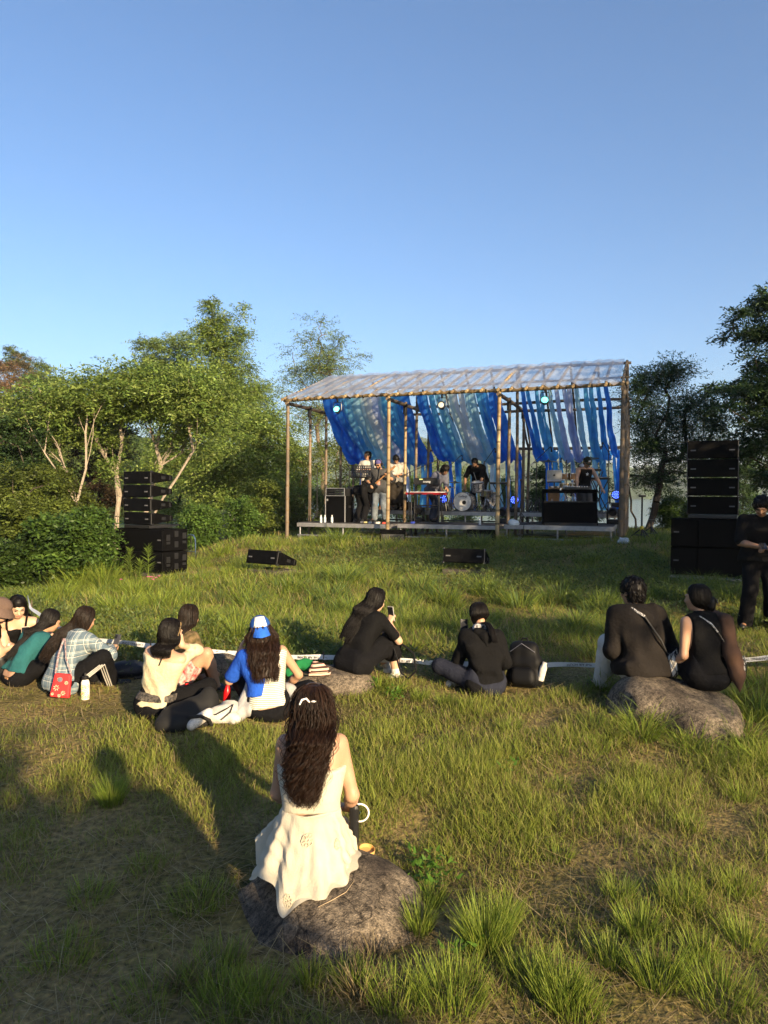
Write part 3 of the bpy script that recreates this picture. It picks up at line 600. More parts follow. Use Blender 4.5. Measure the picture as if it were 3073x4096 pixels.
def bamboo(mb, a, b, r0, r1=None, wob=.015, seed=0):
    """a cane with node rings; slot 0 cane, slot 1 node"""
    rng = np.random.default_rng(seed); a = Vector(a); b = Vector(b); r1 = r1 or r0*.9; L = (b-a).length; pts = []; rr = []
    n = max(4, int(L/.3)); off = Vector(rng.normal(0, wob, 3))
    for i in range(n+1):
        q = i/n; p = a.lerp(b, q)+off*math.sin(q*math.pi)
        pts.append(p); rr.append(r0+(r1-r0)*q)
    mb.cur = 0; mb.tube(pts, rr, 10)
    mb.cur = 1; d = (b-a).normalized()
    for i in range(1, n):
        p = pts[i]+d*rng.normal(0, .02)
        mb.tube([p-d*.022, p-d*.006, p+d*.006, p+d*.022], [rr[i]*1.015, rr[i]*1.10, rr[i]*1.10, rr[i]*1.015], 10, False)
    mb.cur = 0
def plastic_material(lo=.45, hi=.72):
    m = bpy.data.materials.new("clear_plastic_sheet"); m.use_nodes = True; n = m.node_tree.nodes; l = m.node_tree.links; n.clear()
    out = n.new("ShaderNodeOutputMaterial"); tr = n.new("ShaderNodeBsdfTransparent"); tr.inputs[0].default_value = (.95, .97, 1, 1)
    df = n.new("ShaderNodeBsdfDiffuse"); df.inputs[0].default_value = (.62, .68, .78, 1)
    tl = n.new("ShaderNodeBsdfTranslucent"); tl.inputs[0].default_value = (.75, .78, .82, 1)
    gl = n.new("ShaderNodeBsdfGlossy"); gl.inputs["Roughness"].default_value = .30
    tc = n.new("ShaderNodeTexCoord"); mp = n.new("ShaderNodeMapping"); mp.inputs["Rotation"].default_value = (0, 0, SROT); mp.inputs["Scale"].default_value = (1.0, 3.0, 3.0)
    nz = n.new("ShaderNodeTexNoise"); nz.inputs["Scale"].default_value = 2.2; nz.inputs["Detail"].default_value = 8; nz.inputs["Distortion"].default_value = 1.2
    l.new(tc.outputs["Object"], mp.inputs[0]); l.new(mp.outputs[0], nz.inputs["Vector"])
    bp = n.new("ShaderNodeBump"); bp.inputs["Strength"].default_value = .7; bp.inputs["Distance"].default_value = .06; l.new(nz.outputs["Fac"], bp.inputs["Height"])
    for q in (df, gl, tl): l.new(bp.outputs[0], q.inputs["Normal"])
    m1 = n.new("ShaderNodeMixShader"); m1.inputs[0].default_value = .5; l.new(df.outputs[0], m1.inputs[1]); l.new(tl.outputs[0], m1.inputs[2])
    m2 = n.new("ShaderNodeMixShader"); m2.inputs[0].default_value = .55; l.new(m1.outputs[0], m2.inputs[1]); l.new(gl.outputs[0], m2.inputs[2])
    m3 = n.new("ShaderNodeMixShader")
    mr = n.new("ShaderNodeMapRange"); l.new(nz.outputs["Fac"], mr.inputs[0]); mr.inputs[1].default_value = .35; mr.inputs[2].default_value = .7; mr.inputs[3].default_value = lo; mr.inputs[4].default_value = hi
    l.new(mr.outputs[0], m3.inputs[0]); l.new(tr.outputs[0], m3.inputs[1]); l.new(m2.outputs[0], m3.inputs[2]); l.new(m3.outputs[0], out.inputs[0])
    return m
def build_frame():
    root = thing("bamboo_stage_frame", "large open bamboo stage frame with a clear plastic sheet roof", "stage canopy", ST(0, 0, ground(SL.x, SL.y)))
    rl = root.location.copy()
    bpy.context.view_layer.update()
    def put(name, mb, mats, smooth=True):
        o = mb.build(name, mats, root, smooth=smooth); o.matrix_parent_inverse = Matrix.Translation(-rl); return o
    k = 0
    for ci, t in enumerate(COLT):
        for ri, s in enumerate(ROWS):
            k += 1; mb = MB(); r = .05 if ri == 0 else .043
            b = ST(t, s, 0); z0 = ground(b.x, b.y)-.2
            zt = EAVE+.03 if s < 4 else BACKZ+.15
            if ri == 2: zt = RIDGE-.05
            m = M_BAMBOO if (ri == 0 and ci in (1, 2)) or (ri == 1 and ci == 1) else M_BAMBOOD  # sunlit posts get the bright bamboo colour, the others the shaded copy
            if ri == 2 and ci in (1, 2): zt = RIDGE-.05
            lean = Vector((.035, 0, 0)); bamboo(mb, Vector((b.x, b.y, z0)), Vector((b.x, b.y, zt))+lean*.5, r, r*.88, .012, k)
            # lashings
            if ri in (1, 3): mb.cur = 2; mb.tube([Vector((b.x, b.y, EAVE-.28)), Vector((b.x, b.y, EAVE-.02))], r*1.25, 10); mb.cur = 0
            put("post", mb, [m, M_NODE, M_LASH])
    def beam(name, a, b, r, seed, m=M_BAMBOO, lash=0):
        mb = MB(); bamboo(mb, a, b, r, r*.9, .02, seed)
        if lash:
            mb.cur = 2; a = Vector(a); b = Vector(b); d = (b-a).normalized()
            for q in np.linspace(.02, .98, lash): p = a.lerp(b, q); mb.tube([p-d*.012, p+d*.012], r*1.14, 8)
        return put(name, mb, [m, M_NODE, M_LASH])
    # front eave in three lengths, back beams, ridge, purlins
    for i in range(3): beam("eave_beam", ST(COLT[i]-.1, .0, EAVE+.02+.02*(i % 2)), ST(COLT[i+1]+.12, .0, EAVE+.03+.02*((i+1) % 2)), .048, 50+i, lash=9)
    for i in range(3):
        beam("back_beam", ST(COLT[i], 4.4, BACKZ), ST(COLT[i+1]+.1, 4.4, BACKZ), .045, 60+i, M_BAMBOOD)
        beam("ridge_beam", ST(COLT[i]-.1, 2.45, RIDGE), ST(COLT[i+1]+.1, 2.45, RIDGE), .04, 70+i, M_BAMBOOD)
        beam("purlin", ST(COLT[i], 3.38, 4.42), ST(COLT[i+1]+.1, 3.38, 4.42), .042, 80+i, M_BAMBOOD)
        beam("purlin", ST(COLT[i], 3.30, 4.20), ST(COLT[i+1]+.1, 3.30, 4.20), .042, 90+i, M_BAMBOOD)
        beam("purlin", ST(COLT[i], 1.25, 4.66), ST(COLT[i+1]+.1, 1.25, 4.66), .03, 95+i, M_BAMBOO)
    for i, t in enumerate(COLT):
        beam("tie_beam", ST(t, -.05, EAVE-.06), ST(t, 3.5, EAVE-.06), .048, 100+i, M_BAMBOOD)
        beam("brace", ST(t, 3.3, EAVE-.1), ST(t, 4.5, BACKZ-.05), .035, 110+i, M_BAMBOOD)
    nr = 25
    for i in range(nr):
        t = SW*i/(nr-1)+(.05 if i in (8, 16) else 0)
        end = i in (0, 8, 16, 24)
        beam("front_rafter", ST(t, -.28, EAVE+.0), ST(t, 2.55, RIDGE+.07), .034, 120+i, M_BAMBOO, lash=16 if end else 0)
        if i % 2 == 0: beam("back_rafter", ST(t, 2.35, RIDGE+.03), ST(t, 4.5, BACKZ+.1), .03, 160+i, M_BAMBOOD)
    # plastic skins: front slope, back slope, with sag between the rafters
    def skin(name, sa, za, sb, zb, t0, t1, nt_, ns, m_=None):
        T, S = np.meshgrid(np.linspace(t0, t1, nt_), np.linspace(0, 1, ns), indexing='ij')
        ph = T/SW*(nr-1)*2*math.pi
        z = za+(zb-za)*S-.022*(1-np.cos(ph))*np.sin(np.pi*np.clip(S, .06, .94))+.012*np.sin(T*9+S*14)+.01*np.sin(T*23-S*9)
        s = sa+(sb-sa)*S+.02*np.sin(T*11)*(S < .03)
        z = z-.03*(1-np.cos(ph+.5))*(S < .02)
        V = np.stack([SL.x+SU.x*T+SV.x*s, SL.y+SU.y*T+SV.y*s, z], -1).reshape(-1, 3); I = np.arange(nt_*ns).reshape(nt_, ns)
        F = np.stack([I[:-1, :-1], I[1:, :-1], I[1:, 1:], I[:-1, 1:]], -1).reshape(-1, 4)
        o = link(name, np_mesh(name, V-np.array(rl), F), m_ or MP, root); return o
    MP = plastic_material(.55, .74)
    skin("roof_sheet", -.2, EAVE+.085, 2.5, RIDGE+.13, .08, 2.85, 90, 26)
    skin("roof_sheet", -.2, EAVE+.093, 2.5, RIDGE+.14, 2.7, 5.6, 90, 26)
    skin("roof_sheet", -.2, EAVE+.085, 2.5, RIDGE+.13, 5.5, SW-.06, 90, 26)
    skin("back_sheet", 2.5, RIDGE+.09, 4.56, BACKZ+.16, .05, SW-.05, 160, 20, plastic_material(.10, .30))
build_frame()

# ------------------------------------------------------------------ fabric strips
BLUES = {"deep blue": (.045, .25, .86), "royal blue": (.075, .38, .90), "azure": (.15, .55, .93), "teal blue": (.25, .63, .86), "light blue": (.46, .76, .91),
         "pale aqua": (.64, .84, .87), "pale grey blue": (.76, .82, .86), "lavender blue": (.56, .65, .95)}
def fabric_mat(c, name):
    m = mat("fabric_"+name.replace(" ", "_"), c, rough=.85, var=.12, scale=5, bump=.15, bscale=60, transl=.55, spec=.1)
    return m
def strip(t, wtop, wbot, cname, label, group, seed, sag=.0, s_top=1.95, z_top=4.55, skew=0.0, tail=True):
    rng = np.random.default_rng(seed); wtail = rng.uniform(.09, .24)
    P = [(s_top, z_top), (s_top+.25, z_top-.42), (s_top+.75, 3.78), (3.25, 3.34), (3.8, 3.06-sag), (4.2, 2.96-sag), (4.36, BACKZ-.07)]
    if tail: P += [(4.45, BACKZ-.10), (4.46, 2.85), (4.5, 2.2), (4.55, 1.46)]
    # resample with Catmull-Rom
    P = np.array(P); q = []
    for i in range(len(P)-1):
        p0, p1, p2, p3 = P[max(i-1, 0)], P[i], P[i+1], P[min(i+2, len(P)-1)]
        for u in np.linspace(0, 1, 7)[:-1]:
            q.append(.5*((2*p1)+(-p0+p2)*u+(2*p0-5*p1+4*p2-p3)*u*u+(-p0+3*p1-3*p2+p3)*u**3))
    q.append(P[-1]); q = np.array(q); n = len(q); nb = 36
    a = np.linspace(0, 1, n); wv = np.empty(n)
    for i in range(n):
        if i <= nb:
            u = i/nb; wv[i] = wtop+(wbot-wtop)*min(1, u*1.5)**1.2
            if u > .84: wv[i] *= max(.16, 1-((u-.84)/.16)**1.5*.84)
        else:
            u = (i-nb)/max(1, n-1-nb); wv[i] = .02+wtail*u**.85
    m = 9; U = np.linspace(-1, 1, m); V = np.empty((n, m, 3)); ph = rng.uniform(0, 6.28, 4)
    drift = np.cumsum(rng.normal(0, .012, n)); drift -= drift[0]; drift *= np.minimum(1, np.arange(n)/8)
    dq = np.gradient(q, axis=0); dn = np.stack([-dq[:, 1], dq[:, 0]], -1); dn /= np.linalg.norm(dn, axis=1, keepdims=True)+1e-9
    for j, u in enumerate(U):
        edge = 1+.10*np.sin(a*26+ph[0]+u*1.5)*(abs(u) > .9)
        tt = t+skew*a+drift*.6+u*wv*.5*edge
        bil = .045*np.sin(a*13+ph[1]+u*2.1)+.03*np.sin(a*29+ph[2]-u*1.7)+.02*np.sin(u*5+ph[3]+a*6)
        amp = np.clip(np.arange(n)/10, 0, 1)*np.clip(np.abs(np.arange(n)-nb)/5, .1, 1)
        bulge = -.07*(1-u*u)*np.exp(-((np.arange(n)-nb*.72)/(nb*.2))**2)
        s = q[:, 0]+dn[:, 0]*(bil*amp)+0; z = q[:, 1]+dn[:, 1]*(bil*amp)+bulge
        V[:, j, 0] = SL.x+SU.x*tt+SV.x*s; V[:, j, 1] = SL.y+SU.y*tt+SV.y*s; V[:, j, 2] = z
    V = V.reshape(-1, 3); o0 = V[4].copy(); I = np.arange(n*m).reshape(n, m)
    F = np.stack([I[:-1, :-1], I[1:, :-1], I[1:, 1:], I[:-1, 1:]], -1).reshape(-1, 4)
    o = link("fabric_strip", np_mesh("fabric_strip", V-o0, F), fabric_mat(BLUES[cname], cname)); o.location = o0
    tag(o, label, "fabric strip", group)
ORD = ["leftmost", "second from the left", "third from the left", "fourth from the left", "fifth from the left", "sixth from the left", "seventh from the left", "eighth from the left", "ninth from the left", "tenth from the left", "eleventh from the left", "twelfth from the left", "thirteenth from the left", "fourteenth from the left"]
def build_strips():
    rng = np.random.default_rng(4)
    pats = [
     ["deep blue", "deep blue", "royal blue", "azure", "teal blue", "light blue", "pale aqua", "pale grey blue", "lavender blue", "light blue", "azure", "azure", "royal blue", "deep blue"],
     ["deep blue", "royal blue", "azure", "teal blue", "light blue", "pale aqua", "pale grey blue", "pale grey blue", "light blue", "light blue", "azure", "royal blue", "deep blue", "deep blue"],
     ["deep blue", "royal blue", "azure", "azure", "light blue", "lavender blue", "lavender blue", "lavender blue", "light blue", "azure", "azure", "royal blue", "deep blue"]]
    names = ["left", "middle", "right"]
    for b in range(3):
        n = len(pats[b]); 
        for i, cn in enumerate(pats[b]):
            t0, t1 = COLT[b]+.14, COLT[b+1]-.10
            t = t0+(t1-t0-(.25 if b else 0))*(i+.3)/n+rng.uniform(-.03, .03)
            lab = f"{cn} fabric strip, {ORD[i]} in the {names[b]} bay of the stage"
            if i == n-1: lab = f"{cn} fabric strip, rightmost in the {names[b]} bay of the stage"
            wt, wb = ((.24, .40) if b == 0 else (.14, .30) if b == 1 else (.09, .185))
            strip(t, wt*rng.uniform(.85, 1.2), wb*rng.uniform(.85, 1.2), cn, lab, f"blue fabric strips of the {names[b]} bay", 700+b*20+i, sag=rng.uniform(-.02, .10)+(.05 if b == 0 else 0), s_top=1.9+rng.uniform(-.03, .03), z_top=4.62, skew=(rng.uniform(.0, .10) if b == 0 else rng.uniform(.22, .40)))
build_strips()

# ------------------------------------------------------------------ platforms
M_ALU = mat("aluminium", (.30, .30, .31), rough=.45, metal=.6, var=.15, scale=12)
M_STEEL = mat("scaffold_steel", (.25, .25, .27), rough=.4, metal=.7, var=.2, scale=15)
M_PLY = mat("dark_plywood", (.055, .05, .045), rough=.7, var=.3, scale=6)
M_BLACK = mat("black_plastic", (.010, .010, .011), rough=.5, var=.3, scale=20, spec=.3)
M_BLACKM = mat("black_metal", (.012, .012, .013), rough=.35, var=.2, spec=.5)
M_CHROME = mat("chrome", (.55, .55, .57), rough=.18, metal=1.0, var=.1)
def platform(label, t0, t1, s0, s1, z, group, dz=.0, legs=True, zlow=None):
    b = ST((t0+t1)/2, (s0+s1)/2, 0); g = ground(b.x, b.y)
    root = thing("stage_platform", label, "stage platform", (b.x, b.y, g), SROT, group); W = t1-t0; Dp = s1-s0; H = z-g
    MB().box((0, 0, H-.012), (W-.03, Dp-.03, .024)).build("deck", M_PLY, root)
    mb = MB()
    for (cx, cy, sx, sy) in [(0, -Dp/2, W, .04), (0, Dp/2, W, .04), (-W/2+.02, 0, .04, Dp-.045), (W/2-.02, 0, .04, Dp-.045)]:
        mb.box((cx, cy, H-.055), (sx, sy, .10)); 
    for dz_ in (-.030, -.075): mb.box((0, -Dp/2-.023, H+dz_), (W-.01, .008, .03))
    mb.build("rail", M_ALU, root)
    zl = (zlow if zlow is not None else g)-g
    nx = 3 if W > 2 else 2
    for ix in range(nx):
        for iy in (0, 1):
            x = -W/2+.06+(W-.12)*ix/(nx-1); y = (-Dp/2+.05) if iy == 0 else Dp/2-.05
            l = MB(); l.tube([(x, y, zl-.1), (x, y, H-.1)], .024, 10); l.box((x, y-.012 if iy == 0 else y+.012, max(zl+.02, H-.36)), (.07, .07, .06), bev=.01); l.box((x, y, H-.06), (.06, .062, .105))
            l.build("leg", M_STEEL, root, smooth=True)
    for y in (-Dp/2+.05, Dp/2-.05): MB().tube([(-W/2, y-.03, max(zl+.03, H-.33)), (W/2, y-.03, max(zl+.03, H-.33))], .022, 10).build("brace_tube", M_STEEL, root, smooth=True)
    return root
def platforms():
    platform("front stage platform under the left bay, with bass amplifier", .12, 2.72, .35, 2.2, DECK-.02, "front stage platforms")
    platform("front stage platform in the middle, with the keyboards", 2.94, 5.44, .35, 2.2, DECK+.005, "front stage platforms")
    platform("front stage platform at the right, carrying the sloped desk", 5.62, 8.1, .35, 2.2, DECK+.04, "front stage platforms")
    platform("raised back platform behind the guitarist", .3, 2.72, 2.24, 4.35, RISER, "raised back platforms")
    platform("raised back platform carrying the drum kit", 2.94, 5.44, 2.24, 4.35, RISER, "raised back platforms")
    platform("raised back platform behind the sloped desk", 5.62, 8.1, 2.24, 4.35, RISER, "raised back platforms")
platforms()

# ------------------------------------------------------------------ loudspeakers
M_GRILLE = mat("black_grille", (.0012, .0012, .0015), rough=.7, var=.4, scale=120, spec=.1)
def grille_mat():
    m = bpy.data.materials.new("ribbed_grille"); m.use_nodes = True; n = m.node_tree.nodes; l = m.node_tree.links; p = n["Principled BSDF"]
    p.inputs["Base Color"].default_value = (.0012, .0012, .0015, 1); p.inputs["Roughness"].default_value = .7; p.inputs["Specular IOR Level"].default_value = .12
    tc = n.new("ShaderNodeTexCoord"); wv = n.new("ShaderNodeTexWave"); wv.inputs["Scale"].default_value = 24; l.new(tc.outputs["Object"], wv.inputs["Vector"])
    bp = n.new("ShaderNodeBump"); bp.inputs["Distance"].default_value = .01; l.new(wv.outputs["Fac"], bp.inputs["Height"]); l.new(bp.outputs[0], p.inputs["Normal"]); return m
M_RIB = grille_mat()
M_CAB = mat("black_cabinet", (.002, .002, .0023), rough=.9, spec=.05, var=.3, scale=14, bump=.15, bscale=90)
M_BADGE = mat("grey_badge", (.10, .10, .105), rough=.4, var=.2, scale=60)
def array_box(label, loc, rz, tilt=0.0, W=.76, H=.262, Dp=.56, group=None, ribs=False, cat="loudspeaker", name="loudspeaker"):
    """wide flat line array element: front faces local -y; trapezoid sides"""
    root = thing(name, label, cat, loc, rz, group); root.rotation_euler = Euler((tilt, 0, rz), 'XYZ')
    mb = MB(); hb = H*.30
    poly = [(-Dp/2+.03, 0), (Dp/2-.04, H/2-hb+.02), (Dp/2, H/2-hb*.6), (Dp/2, H/2+hb*.6), (Dp/2-.04, H/2+hb-.02), (-Dp/2+.03, H)]
    M = rect_frame(Vector((0, 1, 0)), Vector((1, 0, 0)), Vector((0, 0, 1)))
    mb.prism([(a, z) for a, z in poly], -W/2, W/2, M); cab = mb.build("cabinet", M_CAB, root, bevel=.008)
    g = MB(); g.box((0, -Dp/2+.015, H/2), (W-.02, .03, H-.02), bev=.006); g.build("grille", M_RIB if ribs else M_GRILLE, root)
    for sx in (-1, 1):
        MB().box((sx*(W/2-.10), -Dp/2-.003, H*.46), (.085, .008, .022), bev=.002).build("badge", M_BADGE, root)
        h = MB(); h.box((sx*(W/2-.002), .05, H*.5), (.012, .10, .055), bev=.004); h.box((sx*(W/2-.002), .215, H*.5), (.014, .03, .09), bev=.004); h.build("handle", M_BLACK, root)
        l = MB(); l.tube([(sx*(W/2-.015), -Dp/2+.035, -.006), (sx*(W/2-.015), -Dp/2+.035, H+.006)], .014, 8); l.box((sx*(W/2+.004), -Dp/2+.05, .012), (.014, .05, .03)); l.box((sx*(W/2+.004), -Dp/2+.05, H-.012), (.014, .05, .03)); l.build("link_bar", M_BLACKM, root, smooth=True)
    return root
def sub_box(label, loc, rz, W=1.34, H=.415, Dp=.62, group=None, split=False):
    root = thing("subwoofer", label, "subwoofer", loc, rz, group)
    MB().box((0, .02, H/2), (W, Dp-.04, H-.006), bev=.01).build("cabinet", M_CAB, root)
    g = MB()
    if split:
        for a, b in ((-W/2+.012, -W/2+W*.333-.006), (-W/2+W*.333+.006, W/2-.012)): g.box(((a+b)/2, -Dp/2+.02, H/2), (b-a, .04, H-.03), bev=.006)
    else: g.box((0, -Dp/2+.02, H/2), (W-.024, .04, H-.03), bev=.006)
    g.build("grille", M_RIB if split else M_GRILLE, root)
    for sx in (-1, 1):
        MB().box((sx*(W/2-.09), -Dp/2-.002, H*.52), (.085, .008, .022), bev=.002).build("badge", M_BADGE, root)
        for (y, z) in [(-.17, .62), (.03, .78), (.03, .30), (.23, .68), (-.17, .38), (.23, .38)]:
            h = MB(); big = z > .5 or y == .03
            h.box((sx*(W/2-.006), y, H*z), (.03, .09, .11 if big else .045), bev=.006); h.build("handle", M_BLACKM, root)
    return root
M_WOODP = mat("pallet_wood", (.30, .25, .18), rough=.8, var=.3, scale=5)
M_TRANS = mat("grey_painted_steel", (.30, .30, .29), rough=.5, var=.2, scale=10)
def stacks():
    # left stack
    D = 13.9; p = at(151, 568, D); rz = R(-31); zb = at(90+60, 571, D).z
    base = Vector((p.x, p.y, zb)); gl = zb
    t = thing("pallet", "low dark board under the left subwoofers", "pallet", (base.x, base.y, ground(base.x, base.y)), rz)
    MB().box((0, 0, (gl-ground(base.x, base.y))-.02), (1.16, .76, .05), bev=.005).build("board", M_PLY, t)
    for sx in (-1, 1): MB().box((sx*.4, 0, (gl-ground(base.x, base.y))/2-.045), (.12, .7, max(.06, gl-ground(base.x, base.y)+.05))).build("block", M_PLY, t)
    sub_box("lower subwoofer of the left stack, with tall weeds before it", base+Vector((0, 0, .006)), rz, group="subwoofers of the left stack")
    sub_box("upper subwoofer of the left stack, carrying the speaker column", base+Vector((0, 0, .427)), rz, group="subwoofers of the left stack")
    off = Vector((math.cos(rz)*-.06-math.sin(rz)*-.02, math.sin(rz)*-.06, 0))
    top = base+off+Vector((0, 0, .846))
    f = thing("rigging_plate", "flat black frame between the left speaker column and the subwoofers", "rigging plate", top, rz)
    MB().box((0, 0, .035), (.72, .56, .055), bev=.006).build("frame_plate", M_BLACKM, f); MB().tube([(-.3, .3, .03), (-.3, .5, .05), (.3, .5, .05), (.3, .3, .03)], .015, 8).build("rear_bar", M_BLACKM, f, smooth=True)
    names = ["bottom", "second from the bottom", "third from the bottom", "topmost"]
    for i in range(4):
        a = R(-2.2*i); off2 = Vector((0, 0, .07+i*.263)); o = Vector((math.sin(rz)*-.004*i*i, math.cos(rz)*.004*i*i, 0))
        array_box(f"{names[i]} flat loudspeaker of the left stack", top+off2+o+Vector((-.012*i, 0, 0)), rz, H=.245, group="flat loudspeakers of the left stack")
    # right stack
    D = 12.3; p = at(712, 575, D); rz = R(-27); gz_ = ground(p.x, p.y); base = Vector((p.x, p.y, at(712, 575, D).z)); hp = max(.10, base.z-gz_)
    base.z = gz_+hp
    W = 1.45
    t = thing("pallet", "low pale steel base under the right subwoofers", "pallet", (base.x, base.y, gz_), rz)
    for dz in (hp-.03, hp-.085): MB().box((0, 0, dz), (1.36, .78, .028), bev=.004).build("rail", M_TRANS, t)
    for sx in (-1, 1): MB().box((sx*.55, 0, hp/2-.05), (.10, .7, hp+.02)).build("block", M_PLY, t)
    sub_box("lower subwoofer of the right stack, standing on a pale base", base+Vector((0, 0, .004)), rz, W=1.30, H=.485, group="subwoofers of the right stack", split=True)
    sub_box("upper subwoofer of the right stack, under the speaker column", base+Vector((0, 0, .495)), rz, W=1.30, H=.485, group="subwoofers of the right stack", split=True)
    top = base+Vector((.02, .05, .985))
    f = thing("rigging_plate", "flat black frame between the right speaker column and the subwoofers", "rigging plate", top, rz)
    MB().box((0, 0, .035), (.76, .56, .06), bev=.006).build("frame_plate", M_BLACKM, f); MB().tube([(-.3, .3, .03), (-.3, .45, .05), (.3, .45, .05), (.3, .3, .03)], .015, 8).build("rear_bar", M_BLACKM, f, smooth=True)
    for i in range(4): array_box(f"{names[i]} flat loudspeaker of the right stack", top+Vector((-.005*i, 0, .072+i*.318)), rz, W=.80, H=.305, group="flat loudspeakers of the right stack", ribs=True)
    # tilted speakers on the grass in front of the stage
    for (px, py, D, r, lab) in [(270.5, 571, 13.3, -34, "tilted black speaker on a board in the grass left of centre"), (466, 573, 12.9, -18, "tilted black speaker on a board in the grass right of centre")]:
        p = at(px, py, D); b = Vector((p.x, p.y, p.z-.06)); rz = R(r); g0 = ground(b.x, b.y)
        t = thing("weathered_plank", lab.replace("tilted black speaker on a board", "weathered dark board under the tilted speaker"), "plank", (b.x, b.y, g0), rz)
        h = max(.1, b.z+.05-g0)
        MB().box((0, 0, h/2), (.74, .62, h), bev=.01).build("board", mat("weathered_board", (.05, .042, .035), rough=.8, var=.5, scale=5), t)
        MB().box((.25, -.314, h*.7), (.03, .008, .02)).build("latch", M_STEEL, t)
        array_box(lab, Vector((b.x, b.y, g0+h+.06)), rz, tilt=R(-14), group="tilted speakers in the grass")
stacks()
# ================================================================== figures: implicit bodies meshed with surface nets
class Fig:
    def __init__(s, vox=.012, k=.03): s.vox = vox; s.k = k; s.p = []; s.cuts = []; s.wr = None; s.late = []
    def cap(s, a, b, ra, rb=None, k=None, sub=False):
        s.p.append(('c', np.array(a, float), np.array(b, float), ra, ra if rb is None else rb, s.k if k is None else k, sub)); return s
    def ell(s, c, r, M=None, k=None, sub=False):
        s.p.append(('e', np.array(c, float), np.array(r, float), None if M is None else np.array(M, float), 0, s.k if k is None else k, sub)); return s
    def cut(s, pt, nrm): s.cuts.append((np.array(pt, float), np.array(nrm, float)/np.linalg.norm(nrm))); return s   # removes the side the normal points to
    def wrinkle(s, amp, freq=22, ax=(1, .3, .5), seed=0): s.wr = (amp, freq, seed); return s
    def mesh(s, name):
        lo = np.full(3, 1e9); hi = -lo
        for q in s.p+s.late:
            if q[6]: continue
            if q[0] == 'c':
                r = max(q[3], q[4]); lo = np.minimum(lo, np.minimum(q[1], q[2])-r); hi = np.maximum(hi, np.maximum(q[1], q[2])+r)
            else: r = q[2].max(); lo = np.minimum(lo, q[1]-r); hi = np.maximum(hi, q[1]+r)
        h = s.vox; lo -= 3*h+.01; hi += 3*h+.01; n = np.ceil((hi-lo)/h).astype(int)+1
        f = np.full(tuple(n), .3, np.float32); gx = [lo[i]+h*np.arange(n[i]) for i in range(3)]
        def apply(q):
            k = q[5]
            if q[0] == 'c':
                r = max(q[3], q[4])+k+2*h; a = np.minimum(q[1], q[2])-r; b = np.maximum(q[1], q[2])+r
            else: r = q[2].max()+k+2*h; a = q[1]-r; b = q[1]+r
            i0 = np.clip(((a-lo)/h).astype(int), 0, n-1); i1 = np.clip(((b-lo)/h).astype(int)+2, 1, n)
            sl = tuple(slice(i0[i], i1[i]) for i in range(3))
            P = np.stack(np.meshgrid(*[gx[i][sl[i]] for i in range(3)], indexing='ij'), -1)
            if q[0] == 'c':
                ba = q[2]-q[1]; L = ba@ba
                t = np.clip(((P-q[1])@ba)/max(L, 1e-12), 0, 1); d = np.linalg.norm(P-q[1]-t[..., None]*ba, axis=-1)-(q[3]+(q[4]-q[3])*t)
            else:
                v = P-q[1]
                if q[3] is not None: v = v@q[3]
                k0 = np.linalg.norm(v/q[2], axis=-1); k1 = np.linalg.norm(v/q[2]**2, axis=-1); d = np.where(k1 < 1e-6, -q[2].min(), k0*(k0-1)/np.maximum(k1, 1e-6))
            g = f[sl]
            if q[6]:
                d = -d; hh = np.clip(.5-.5*(g-d)/max(k, 1e-5), 0, 1); f[sl] = d*hh+g*(1-hh)+k*hh*(1-hh)
            else:
                hh = np.clip(.5+.5*(g-d)/max(k, 1e-5), 0, 1); f[sl] = g*(1-hh)+d*hh-k*hh*(1-hh)
        for q in s.p: apply(q)
        if s.cuts or s.wr:
            P = np.stack(np.meshgrid(*gx, indexing='ij'), -1)
            if s.wr:
                am, fr, sd = s.wr; r = np.random.default_rng(sd); acc = 0
                for o in range(4):
                    v = r.normal(0, 1, 3); v /= np.linalg.norm(v); v2 = r.normal(0, 1, 3)
                    acc = acc+np.sin((P@v)*fr*(1+.55*o)+2.2*np.sin((P@v2)*fr*.28+o)+o*1.7)/(1+.6*o)
                f = f+(am*acc*.5).astype(np.float32)
            for pt, nr in s.cuts: f = np.maximum(f, ((P-pt)@nr).astype(np.float32))
        for q in s.late: apply(q)
        if s.late and s.wr: f = f+(am*acc*.3).astype(np.float32)
        return surfnet(f, lo, h, name)
